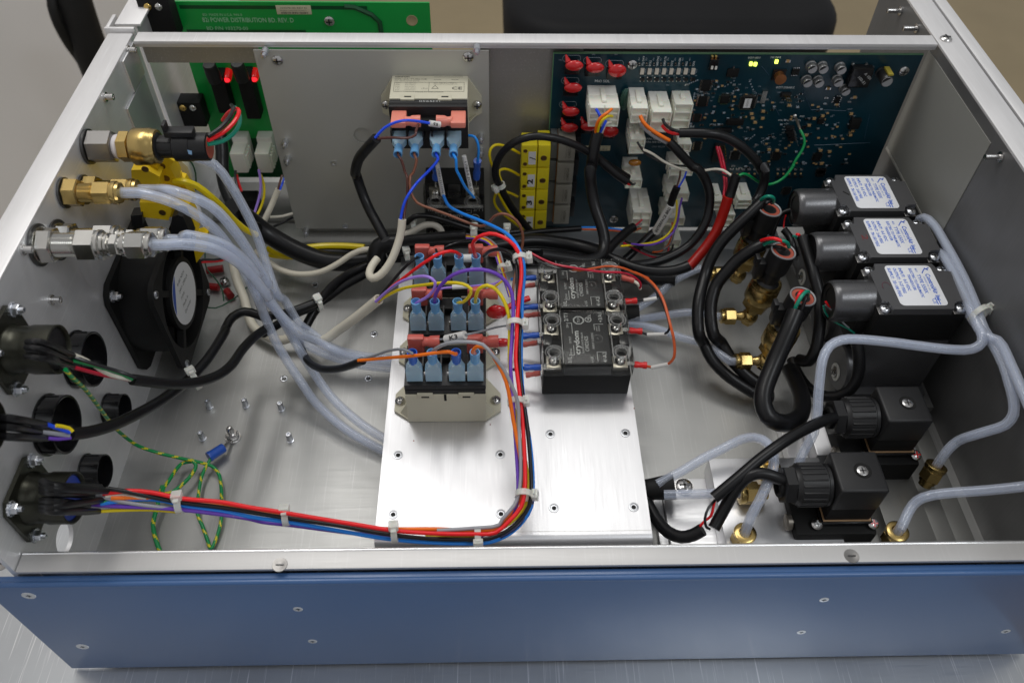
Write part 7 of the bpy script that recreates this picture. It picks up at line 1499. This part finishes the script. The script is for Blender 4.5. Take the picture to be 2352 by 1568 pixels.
# ================================================================== cables and wires across the back
BG = "dark cables running along the back"
def bc(lab, crop, lst, r=.3, m=None, group=BG, **k): return wire("cable", lab, m or SLEEVE, r*1.3, crop, lst, cat="cable", group=group, seg=16, **k)
bc("thick black cable descending from the green board and running right under the upright grey plate", 'B2', [(-160, 380, 7.5), (-20, 480, 5.8), (120, 590, 4.6), (280, 690, 3.8), (460, 780, 3.2), (650, 840, 2.8), (850, 850, 2.6), (1050, 830, 2.6), (1150, 800, 2.6)], r=.55)
bc("black cable just above the thickest one, behind the ivory cable", 'B2', [(60, 540, 3.4), (300, 680, 3.0), (520, 750, 2.8), (750, 770, 2.8), (950, 760, 2.8), (1100, 740, 2.8)], r=.3)
bc("wide black sleeve over the relays, ending where coloured wires come out", 'B2', [(1090, 760, 4.4), (1200, 705, 5.0), (1350, 668, 5.6), (1500, 650, 6.0), (1700, 632, 6.4), (1850, 622, 6.6)], r=.30)
bc("black knotted cable end left of the relays, ivory tubes passing round it", 'B2', [(1075, 860, 4.0), (1080, 780, 4.6), (1110, 720, 5.0), (1180, 690, 5.2), (1280, 690, 5.2)], r=.52)
bc("black cable arching on the upright plate, from the K6 wires down to the knot", 'A2', [(1080, 1185, 'y44.4'), (1010, 1260, 'y44.6'), (930, 1360, 'y45'), (900, 1480, 'y45.4'), (910, 110, 'y45.8', 'B2'), (960, 260, 'y45.4', 'B2'), (1020, 400, 'y44.6', 'B2'), (1090, 530, 'y43.6', 'B2'), (1160, 660, 'y42.6', 'B2')], r=.27)
bc("dark cable passing right over the far relay toward the blue board", 'B2', [(1180, 760, 4.2), (1400, 740, 4.6), (1600, 720, 4.8), (1800, 690, 5.0), (1950, 700, 5.2), (2100, 760, 5.4), (2250, 800, 5.4), (70, 790, 5.2, 'B3'), (300, 830, 5.0, 'B3')], r=.3)
bc("thin black cable across the upright plate's foot, above the brown wire's sag", 'B2', [(1340, 520, 5.6), (1400, 465, 6.2), (1500, 455, 6.2), (1650, 490, 5.8), (1800, 540, 5.2), (1950, 580, 4.8), (2100, 600, 4.6), (2300, 590, 4.4)], r=.16)
bc("upper black cable running from the bundle right to the row of white plugs", 'B3', [(-300, 640, 4.6), (-50, 650, 4.4), (150, 620, 4.2), (350, 590, 4.0), (550, 575, 3.8), (690, 565, 3.6)], r=.18)
bc("broad black cable fanning right from the relays, second from the top", 'B3', [(-100, 720, 5.0), (100, 690, 4.8), (300, 670, 4.6), (500, 690, 4.4), (680, 720, 4.4), (820, 760, 4.6), (900, 790, 4.8)], r=.42)
bc("black cable curving down from the broad white plug into the crossing of cables", 'P1', [(630, 1030, 'y48.8'), (590, 1150, 'y48.4'), (565, 1300, 'y48'), (545, 1450, 'y47.6'), (770, 60, 'y47', 'B3'), (780, 200, 'y46.6', 'B3'), (800, 330, 'y46', 'B3'), (840, 460, 'y45.2', 'B3'), (880, 580, 'y44.4', 'B3'), (895, 700, 'y43.6', 'B3'), (860, 800, 'y42.6', 'B3'), (740, 840, 'y42', 'B3'), (560, 820, 'y41.8', 'B3'), (350, 790, 'y41.6', 'B3')], r=.32)
bc("black cable branching right from the crossing, sweeping under everything to the red taped sleeve", 'B3', [(880, 790, 5.2), (1000, 840, 5.2), (1150, 900, 5.2), (1300, 930, 5.2), (1450, 930, 5.3), (1560, 905, 5.5), (1620, 880, 5.7)], r=.30)
bc("black cable branching up from the crossing to the open white plug", 'B3', [(900, 790, 5.0), (950, 720, 5.0), (1030, 640, 5.0), (1110, 570, 5.0), (1145, 550, 5.0)], r=.26)
bc("black cable looping wide from the red and black wires' plug down round the middle plugs", 'P1', [(1580, 1035, 'y48.6'), (1750, 1035, 'y48.4'), (1950, 1045, 'y48.2'), (330, 1120, 'y48', 'P2') if False else (2120, 1085, 'y48.2'), (2270, 1165, 'y48'), (300, 1290, 'y47.8', 'P2'), (390, 1400, 'y47.6', 'P2'), (450, 1530, 'y47.4', 'P2'), (1940, 200, 'y47', 'P3'), (1930, 380, 'y46.8', 'P3'), (1880, 520, 'y46.4', 'P3'), (1830, 600, 'y46', 'P3')], r=.26)
bc("black cable from the orange and grey wires, curving down past the white plugs", 'P1', [(1455, 1140, 'y48.4'), (1530, 1210, 'y48.2'), (1640, 1330, 'y48'), (1750, 1440, 'y47.8'), (1140, 210, 'y47.6', 'P3'), (1230, 330, 'y47.4', 'P3'), (1285, 480, 'y47', 'P3'), (1290, 640, 'y46.6', 'P3'), (1260, 800, 'y46', 'P3'), (1190, 950, 'y45.4', 'P3'), (1060, 1110, 'y44.8', 'P3'), (880, 1230, 'y44.2', 'P3'), (680, 1310, 'y43.8', 'P3'), (450, 1350, 'y43.4', 'P3'), (200, 1350, 'y43', 'P3')], r=.26)
bc("black cable arching over the yellow plugs and through the nylon tie", 'P8', [(2400, 830, 'y48.6'), (2100, 640, 'y48.4'), (1850, 470, 'y48.2'), (1600, 330, 'y48'), (1350, 235, 'y47.9'), (1100, 185, 'y47.8'), (850, 190, 'y47.8'), (620, 270, 'y47.8'), (440, 420, 'y47.9'), (340, 600, 'y48'), (320, 780, 'y48.2'), (390, 960, 'y48.4'), (510, 1180, 'y48.4'), (640, 1380, 'y48.4'), (780, 1560, 'y48.4'), (900, 1700, 'y48.2')], r=.21)
bc("black cable end with a red wire stub, entering the left column's white plug", 'P3', [(-60, 60, 'y48.4'), (80, 190, 'y48.2'), (200, 290, 'y48'), (320, 370, 'y47.9')], r=.24)
bc("short black sleeve above the white marker reading INTERFACE BRD", 'P3', [(905, 440, 'y48'), (870, 520, 'y48'), (830, 640, 'y48')], r=.22)
bc("black cable below the INTERFACE BRD marker, going down left behind the crossing", 'P3', [(640, 960, 'y48'), (560, 1030, 'y47.6'), (460, 1130, 'y47'), (360, 1230, 'y46.4'), (280, 1300, 'y46')], r=.24)
bc("black sleeve hanging between the white twisted wires and the red tape", 'P3', [(1600, 300, 'y46.6'), (1570, 400, 'y46.4'), (1540, 500, 'y46.2'), (1520, 560, 'y46')], r=.27)
bc("dark cable just above the clear relays, from left to the cable crossing", 'B3', [(-50, 800, 4.4), (200, 830, 4.2), (400, 830, 4.2), (600, 840, 4.2), (800, 860, 4.2)], r=.35)
RTAPE = mat("red_tape", (0.40, 0.012, 0.008), rough=.35, bump=.6, bs=3)
wire("taped_sleeve", "red tape wrapped around the cable, hanging from the crimson wires down left", RTAPE, .38, 'P3', [(1510, 545, 'y46'), (1470, 680, 'y45.8'), (1430, 800, 'y45.6'), (1370, 950, 'y45.2'), (1290, 1080, 'y44.8'), (1180, 1220, 'y44.2'), (1050, 1370, 'y43.4')], cat="cable", seg=16)
# wires at the blue board
PW = "wires plugged into the blue board"
def pw(lab, col, r, crop, lst): wire("board_wire", lab, col, r, crop, lst, group=PW, seg=10)
pw("orange wire from the broad white plug, in front of the blue one", 'orange', .13, 'P1', [(785, 755, 'y48.9'), (730, 800, 'y48.5'), (660, 850, 'y48.4'), (610, 930, 'y48.4'), (595, 1030, 'y48.6')])
pw("yellow wire from the broad white plug into the black cable", 'yellow', .13, 'P1', [(790, 840, 'y48.9'), (730, 840, 'y48.4'), (670, 890, 'y48.3'), (635, 960, 'y48.4'), (618, 1030, 'y48.6')])
pw("royal blue wire from the broad white plug's upper left cell", 'royal', .13, 'P1', [(600, 755, 'y48.9'), (640, 820, 'y48.6'), (650, 880, 'y48.7'), (610, 960, 'y48.8'), (600, 1030, 'y48.9')])
pw("blue wire right of the yellow one at the broad white plug", 'royal', .12, 'P1', [(720, 890, 'y48.6'), (690, 950, 'y48.4'), (650, 1030, 'y48.6')])
pw("white wire rightmost at the broad white plug", 'white', .11, 'P1', [(775, 910, 'y48.9'), (720, 925, 'y48.6'), (690, 980, 'y48.5'), (670, 1035, 'y48.6')])
pw("thick orange wire from the tall white plug to the black cable at its right", 'orange', .17, 'P1', [(1120, 830, 'y49.1'), (1150, 900, 'y48.8'), (1220, 975, 'y48.6'), (1330, 1050, 'y48.5'), (1465, 1125, 'y48.4')])
pw("grey wire under the thick orange one", GREYM, .13, 'P1', [(1115, 915, 'y49.1'), (1160, 980, 'y48.9'), (1240, 1050, 'y48.7'), (1340, 1110, 'y48.6'), (1450, 1165, 'y48.5')])
pw("black wire from the second tall white plug to the wide black loop", 'black', .14, 'P1', [(1385, 870, 'y49.1'), (1410, 930, 'y48.8'), (1480, 985, 'y48.7'), (1600, 1030, 'y48.6')])
pw("red wire from the second tall white plug to the wide black loop", 'red', .14, 'P1', [(1375, 945, 'y49.1'), (1420, 1000, 'y48.9'), (1500, 1040, 'y48.8'), (1600, 1050, 'y48.7')])
pw("black wire from the lower white plug twisting with the white one", 'black', .1, 'P1', [(1085, 1140, 'y49.1'), (1130, 1210, 'y48.8'), (1200, 1290, 'y48.6'), (1330, 1360, 'y48.4'), (1500, 1410, 'y48.2'), (1650, 1425, 'y48'), (1150, 215, 'y47.8', 'P3'), (1300, 235, 'y47.4', 'P3'), (1420, 280, 'y47', 'P3'), (1520, 320, 'y46.7', 'P3')])
pw("white wire from the lower white plug sagging right to the black sleeve", 'white', .12, 'P1', [(1085, 1210, 'y49.1'), (1190, 1245, 'y48.6'), (1280, 1290, 'y48.5'), (1380, 1360, 'y48.3'), (1520, 1430, 'y48'), (1650, 1470, 'y47.8'), (1100, 245, 'y47.7', 'P3'), (1240, 240, 'y47.5', 'P3'), (1350, 225, 'y47.3', 'P3'), (1450, 240, 'y47', 'P3'), (1540, 300, 'y46.7', 'P3')])
pw("crimson wire left of its twin, coming down from the pin header into the red tape", 'crimson', .12, 'P3', [(1370, -40, 'y49.5'), (1410, 100, 'y48.8'), (1440, 230, 'y48'), (1465, 360, 'y47.2'), (1465, 460, 'y46.6'), (1450, 560, 'y46.1')])
pw("crimson wire right of its twin, coming down from the pin header into the red tape", 'crimson', .12, 'P3', [(1395, -40, 'y49.5'), (1440, 90, 'y48.9'), (1465, 210, 'y48.1'), (1485, 360, 'y47.3'), (1485, 460, 'y46.7'), (1475, 560, 'y46.2')])
pw("dark brown wire into the short sleeve above the INTERFACE BRD marker", 'dbrown', .09, 'P3', [(945, 250, 'y49.4'), (935, 330, 'y48.8'), (900, 440, 'y48')])
pw("blue wire into the short sleeve above the INTERFACE BRD marker", 'royal', .09, 'P3', [(1015, 255, 'y49.4'), (990, 330, 'y48.8'), (925, 440, 'y48')])
pw("yellow wire looping from the middle plugs down left to the cable crossing", 'yellow', .1, 'P3', [(900, 590, 'y49.2'), (905, 700, 'y48.6'), (880, 850, 'y48'), (800, 990, 'y47.4'), (680, 1070, 'y46.8'), (520, 1105, 'y46.2'), (380, 1120, 'y45.8'), (240, 1130, 'y45.4')])
pw("violet wire beside the yellow one, looping down left to the cable crossing", 'violet', .1, 'P3', [(965, 565, 'y49.2'), (935, 680, 'y48.6'), (915, 830, 'y48'), (860, 970, 'y47.4'), (740, 1070, 'y46.8'), (600, 1115, 'y46.2'), (460, 1115, 'y45.8'), (370, 1105, 'y45.5')])
pw("crimson wire sagging below the lowest middle plug", 'crimson', .1, 'P3', [(810, 1130, 'y48.6'), (790, 1230, 'y48'), (680, 1265, 'y47.4'), (550, 1235, 'y46.8'), (400, 1160, 'y46.2'), (280, 1095, 'y45.6')])
pw("black wire sagging from the lowest middle plug above the crimson one", 'black', .1, 'P3', [(860, 1110, 'y48.8'), (840, 1180, 'y48.2'), (740, 1225, 'y47.6'), (600, 1210, 'y47'), (450, 1140, 'y46.4'), (300, 1075, 'y45.8')])
pw("rust orange wire from the third middle plug down to the sagging wires", 'rust', .09, 'P3', [(850, 850, 'y49'), (850, 960, 'y48.4'), (810, 1100, 'y47.8'), (720, 1190, 'y47.4'), (620, 1200, 'y47')])
pw("grey wire beside the rust orange one at the third middle plug", 'grey', .08, 'P3', [(890, 880, 'y49'), (870, 980, 'y48.4'), (830, 1110, 'y47.8'), (740, 1170, 'y47.4')])
pw("red wire in the open cells of the large white plug", 'crimson', .09, 'P3', [(495, 820, 'y48.7'), (450, 860, 'y48.4'), (390, 910, 'y48')])
pw("rust red wire in the lower cell of the large white plug", 'rust', .1, 'P3', [(480, 920, 'y48.7'), (430, 935, 'y48.4'), (400, 955, 'y48')])
pw("pink grey wire in the middle cell of the large white plug", 'grey', .08, 'P3', [(490, 870, 'y48.7'), (440, 890, 'y48.4'), (395, 925, 'y48')])
pw("blue wire leaving the upper black cable along the board's foot", 'blue', .1, 'B3', [(690, 555, 3.6), (850, 555, 3.6), (1000, 570, 3.6), (1080, 580, 3.6)])
pw("rust wire just under the blue one at the board's foot", 'rust', .1, 'B3', [(690, 572, 3.5), (850, 575, 3.5), (1000, 585, 3.5), (1080, 592, 3.5)])
pw("red stub in the black cable end at the left column's plug", 'red', .13, 'P3', [(325, 395, 'y47.9'), (345, 405, 'y48'), (365, 400, 'y48.5')])
pw("black wire from the black cable end into the left column's plug", 'black', .11, 'P3', [(330, 360, 'y47.9'), (380, 405, 'y48'), (410, 395, 'y48.8')])
q0, q1 = PY('P3', 838, 650, 47.9), PY('P3', 655, 965, 47.9)
o = MB().tube([q0, q0.lerp(q1, .5), q1], .33, seg=18).build("marker_sleeve", MARK); tag(o, "wide white marker sleeve printed INTERFACE BRD around a black cable", "wire marker")
d = (q1-q0).normalized(); v_ = CAM-(q0+q1)/2; v_ = (v_-d*v_.dot(d)).normalized(); u_ = v_.cross(d).normalized()
flat_text("INTERFACE BRD", q1+v_*.345-d*.25-u_*(-.11), -d, -u_, .22, PRINT, o, width=(q1-q0).length*.9, bold=.02)
# wires crossing the clear relays
wire("control_wire", "crimson wire running from the bundle across the farther clear relay to its rear terminal", 'crimson', .1, 'B3', [(250, 765, 7.6), (350, 820, 7.6), (470, 870, 7.7), (600, 895, 7.8), (750, 920, 7.8), (900, 938, 7.8), (1030, 940, 7.8), (1120, 965, 7.4), (1185, 1010, 6.8), (1205, 1050, 6.4), (1195, 1075, 6.1)], group="thin wires over the clear relays")
wire("control_wire", "dark grey wire beside the crimson one over the farther clear relay", 'black', .1, 'B3', [(200, 745, 7.4), (330, 840, 7.4), (470, 900, 7.5), (620, 910, 7.6), (780, 895, 7.7), (960, 890, 7.8)], group="thin wires over the clear relays")
wire("control_wire", "rust orange wire rising over the farther clear relay toward its right side", 'rust', .1, 'B3', [(560, 905, 7.5), (680, 922, 7.6), (800, 905, 7.7), (900, 888, 7.8), (1020, 895, 7.9), (1180, 955, 8.6), (1270, 990, 9.0)], group="thin wires over the clear relays")
# coloured wires out of the wide sleeve
for (lab, col, off) in (("rust orange wire leaving the wide black sleeve behind the red loop", 'rust', 0), ("yellow wire leaving the wide black sleeve behind the red loop", 'yellow', 1), ("violet wire leaving the wide black sleeve behind the red loop", 'violet', 2), ("grey wire leaving the wide black sleeve, outermost behind the red loop", 'grey', -1)):
    wire("harness_wire", lab, col, .09, 'B2', [(1840, 625+10*off, 6.6), (1930, 632+10*off, 6.8), (2020-6*off, 655+9*off, 6.9), (2090-12*off, 710+6*off, 6.9), (2130-14*off, 790+4*off, 6.7), (2160-14*off, 900, 6.4), (2200-10*off, 1030, 6.0), (2230-6*off, 1150, 5.6)], group="coloured wires out of the wide sleeve")
tie('B2', 1915, 600, 6.8, (1, -.05, 0), .34, (0, .2, 1), "nylon tie on the wide black sleeve's coloured wires, above the red loop", w=.45)
tie('B2', 2160, 905, 6.6, (.15, -1, 0), .28, (1, 0, .3), "nylon tie on the coloured harness wires behind the violet arch")
tie('B3', 60, 620, 5.2, (1, 0, 0), .5, (.1, .3, 1), "tall nylon tie behind the bright blue wire at the back")
# ivory tubes
IG = "ivory cable sleeves"
def ivory(lab, crop, lst, r): 
    P = spline(pts(crop, lst), .35); t = thing("ivory_sleeve", P[0], lab, "cable sleeve", IG)
    MB().tube(P, r, seg=20, caps=False).build("outer_tube", IVORY, t); MB().tube(P, r*.82, seg=16, caps=False).build("inner_wall", IVORY, t)
    MB().lathe(P[0], P[0]-P[1], [(0, r), (.02, r), (.02, r*.82), (0, r*.82)], 20).build("rim", IVORY, t)
    return t
ivory("upright ivory tube holding the blue and brown wires, hooked around the black knot", 'B2', [(1302, 490, 'y42.0'), (1290, 600, 'y41.6'), (1250, 740, 'y41'), (1190, 870, 'y40.4'), (1110, 965, 'y40'), (1045, 990, 'y40'), (1020, 950, 'y40.6'), (1045, 880, 'y41.4'), (1090, 820, 'y42')], .27)
ivory("thick ivory tube lying on the floor, mouth open with violet, yellow and red wires", 'B2', [(1100, 1170, 7.6), (1020, 1235, 6.6), (900, 1330, 5.2), (760, 1430, 3.6), (620, 1520, 2.4), (420, 90, 1.4, 'C2'), (250, 130, 1.0, 'C2'), (100, 70, .9, 'C2'), (1130, 1480, 1.0, 'R1') if False else (20, 1390, 1.0, 'B2'), (1060, 1400, 1.4, 'R1'), (1000, 1250, 1.8, 'R1'), (970, 1100, 2.2, 'R1')], .34)
ivory("ivory cable sagging across behind the milky tubes up to the black knot", 'B2', [(1085, 745, 4.6), (980, 745, 4.5), (880, 780, 4.1), (750, 865, 3.4), (620, 930, 2.8), (480, 955, 2.4), (350, 945, 2.2), (240, 905, 2.2), (160, 850, 2.4), (40, 760, 2.8)], .22)
ivory("short straight ivory tube at the left edge of the upright grey plate", 'B2', [(240, 230, 'y51'), (200, 330, 'y50.6'), (150, 440, 'y50'), (110, 520, 'y49.6')], .23)
wire("signal_wire", "dark brown wire above the short ivory tube", 'dbrown', .11, 'B2', [(275, 110, 'y52'), (255, 170, 'y51.4'), (240, 240, 'y51')])
wire("signal_wire", "royal blue wire above the short ivory tube", 'royal', .11, 'B2', [(292, 130, 'y52'), (275, 185, 'y51.4'), (252, 245, 'y51')])
wire("signal_wire", "lilac wire from the right white plug of the green board", 'lilac', .13, 'R1', [(1198, 265, 'y54'), (1215, 360, 'y53.4'), (1210, 480, 'y52.6'), (1180, 590, 'y51.8'), (1150, 680, 'y51')])
wire("signal_wire", "yellow wire beside the lilac one at the green board", 'yellow', .13, 'R1', [(1215, 310, 'y54'), (1245, 400, 'y53.4'), (1245, 510, 'y52.6'), (1210, 620, 'y51.8'), (1170, 690, 'y51')])
wire("signal_wire", "red wire from the left white plug of the green board", 'red', .13, 'R1', [(1000, 310, 'y54'), (1020, 390, 'y53.4'), (1045, 460, 'y52.8')])
wire("signal_wire", "black wire from the left white plug of the green board", 'black', .13, 'R1', [(990, 275, 'y54'), (990, 350, 'y53.4'), (1010, 440, 'y52.8')])
wire("signal_wire", "white wire stub passing under the left corner of the upright grey plate", 'white', .14, 'B2', [(365, 435, 'y51'), (280, 460, 'y50.6'), (170, 468, 'y50.2')])
wire("signal_wire", "black wire stub under the white one at the upright plate's corner", 'black', .14, 'B2', [(365, 470, 'y51'), (290, 510, 'y50.4'), (200, 550, 'y50')])
# black cable from the green board
bc("black cable dropping from behind the sensor plug past the green board's foot", 'R1', [(850, -60, 'y53'), (870, 100, 'y52'), (870, 260, 'y51'), (900, 420, 'y49.6'), (970, 580, 'y48'), (1060, 720, 'y46.6'), (1180, 800, 'y45.4')], r=.38)
# yellow cables on the left
YC = "yellow cables behind the milky tubes"
wire("cable", "yellow cable leaving the yellow connectors and passing behind the tubes", 'yellow', .22, 'R1', [(440, 370, 'y43'), (540, 375, 'y42.8'), (640, 410, 'y42.8'), (760, 500, 'y43'), (870, 600, 'y43.4'), (980, 720, 'y44'), (1090, 810, 'y44.6'), (1180, 850, 'y45')], cat="cable", group=YC)
wire("cable", "yellow cable reappearing right of the tubes under the thick black one", 'yellow', .22, 'R1', [(1270, 970, 2.6), (1380, 1030, 2.2), (1500, 1050, 2.0), (180, 790, 2.0, 'B2'), (330, 810, 1.8, 'B2')], cat="cable", group=YC)
wire("cable", "yellow cable running right above the thick black cable under the upright plate", 'yellow', .24, 'B2', [(430, 735, 3.3), (600, 715, 3.3), (800, 712, 3.4), (980, 725, 3.5)], cat="cable", group=YC)
DG = "thin dark green wires behind the fittings"
for (lab, lst) in (("thin dark green wire hanging down from behind the sensor plug", [(550, 155, 'y46'), (600, 210, 'y46'), (632, 300, 'y46'), (635, 450, 'y46')]),
    ("thin dark green wire curling over the floor to the small ring lug", [(650, 700, 3), (655, 900, 2.6), (630, 1150, 2.2), (640, 1350, 1.6), (700, 1480, 1.2), (810, 1505, 1.0), (930, 1450, .9), (1030, 1380, .8), (1090, 1320, .7)]),
    ("thin dark green wire making an inner loop over the red lugs", [(720, 900, 2.4), (730, 1150, 1.8), (800, 1230, 1.4), (870, 1340, 1.1), (885, 1440, 1.0)])):
    wire("fine_wire", lab, 'dgreen', .07, 'R1', lst, group=DG)
wire("fine_wire", "red fan wire bending from behind the fan to the right", 'red', .12, 'R1', [(610, 1130, 4.2), (680, 1095, 4.0), (770, 1090, 3.8), (860, 1080, 3.6), (930, 1050, 3.4)])
wire("fine_wire", "black fan wire above the red one", 'black', .12, 'R1', [(620, 1110, 4.4), (700, 1070, 4.2), (800, 1072, 4.0), (900, 1055, 3.8)])
for (x, y, x1, y1, lab) in ((730, 1170, 880, 1150, "dark red lug behind the fan, upper one"), (730, 1310, 840, 1320, "dark red lug behind the fan, lower one"), (910, 1350, 950, 1400, "dark red lug near the small screw behind the fan")):
    a, q = PZ('R1', x, y, .4), PZ('R1', x1, y1, .4); o = MB().cyl(a, q, .3, seg=12).build("ring_lug", mat("dark_red_lug", (0.28, 0.01, 0.012), rough=.35)); tag(o, lab, "wire terminal", "dark red lugs on the floor")
q = PZ('R1', 895, 1275, .2); o = MB(); screw_head(o, q, (0, 0, 1), .4, h=.4); o = o.build("floor_screw", [STEEL, DARKSTEEL]); tag(o, "small round headed screw on the floor behind the fan, between the red lugs", "screw")
wire("signal_wire", "red wire in the sensor plug's back, bending up to the green board", 'red', .16, 'A1', [(1780, 1200, 'y40.6'), (1900, 1140, 'y41.4'), (1990, 1060, 'y42.2'), (2040, 980, 'y43'), (2035, 935, 'y44'), (1960, 960, 'y45.4'), (1905, 1030, 'y46.4')])
wire("signal_wire", "black wire in the sensor plug's back, above the red one", 'black', .16, 'A1', [(1780, 1165, 'y40.6'), (1880, 1100, 'y41.4'), (1960, 1010, 'y42.4'), (1995, 930, 'y43.6'), (1980, 900, 'y45')])
wire("signal_wire", "teal wire in the sensor plug's back, lowest of the three", 'teal', .16, 'A1', [(1780, 1235, 'y40.6'), (1900, 1210, 'y41.2'), (1990, 1150, 'y42'), (2045, 1070, 'y43'), (2050, 990, 'y44'), (2010, 920, 'y45.4')])
# crumpled ivory tape and nylon lumps over the far relay
q = PZ('B2', 1480, 560, 5.0)
P = pts('B2', [(1310, 625, 4.6), (1400, 585, 5.0), (1480, 540, 5.4), (1560, 530, 5.4), (1620, 560, 5.2), (1640, 600, 4.8)])
o = MB().tube(spline(P, .3), .26, seg=10, rr=None).build("cloth_tape", mat("ivory_cloth", (0.62, 0.58, 0.50), rough=.8, bump=.9, bs=3)); tag(o, "crumpled ivory cloth tape draped behind the far relay", "tape")
tie('B2', 1400, 535, 5.2, (1, 0, 0), .3, (0, .3, 1), "nylon tie above the crumpled ivory tape")
tie('B2', 1340, 790, 4.6, (1, .3, 0), .34, (0, 0, 1), "nylon tie left of the far relay's red flag terminal")
rl = thing("floor_rail", (15, 48.5, 0), "grey metal rail along the foot of the blue board", "metal rail")
MB().box((4.2, 47.2, .02), (24, 51.5, .8), bev=.05).build("rail_body", AL_X, rl)
MB().box((4.2, 46.6, .82), (20, 49.0, 1.0), bev=.05).build("rail_top", AL_PLATE, rl)

# more dark cables of the tangle behind the clear relays
bc("black cable lying low behind the farther clear relay", 'B3', [(150, 900, 2.0), (350, 930, 2.0), (600, 950, 2.0), (850, 960, 2.0), (1080, 970, 2.0), (1300, 990, 2.0), (1500, 1000, 2.2)], r=.4)
bc("second black cable lying low behind the farther clear relay, nearer the board", 'B3', [(100, 840, 2.6), (350, 850, 2.6), (600, 870, 2.4), (850, 900, 2.2), (1100, 930, 2.0), (1350, 950, 2.0)], r=.42)
bc("black cable from the relays to the crossing, just under the broad one", 'B3', [(-100, 760, 4.2), (120, 750, 4.0), (350, 750, 3.8), (550, 760, 3.8), (750, 790, 4.0)], r=.38)
bc("black cable from the knot right under the wide sleeve", 'B2', [(1180, 800, 3.6), (1400, 800, 3.4), (1650, 800, 3.2), (1900, 800, 3.2), (2150, 830, 3.4), (2330, 850, 3.6)], r=.4)
bc("black cable in shadow under the upright plate, left of the knot", 'B2', [(560, 830, 2.2), (760, 850, 2.2), (960, 860, 2.2), (1120, 850, 2.4)], r=.32)
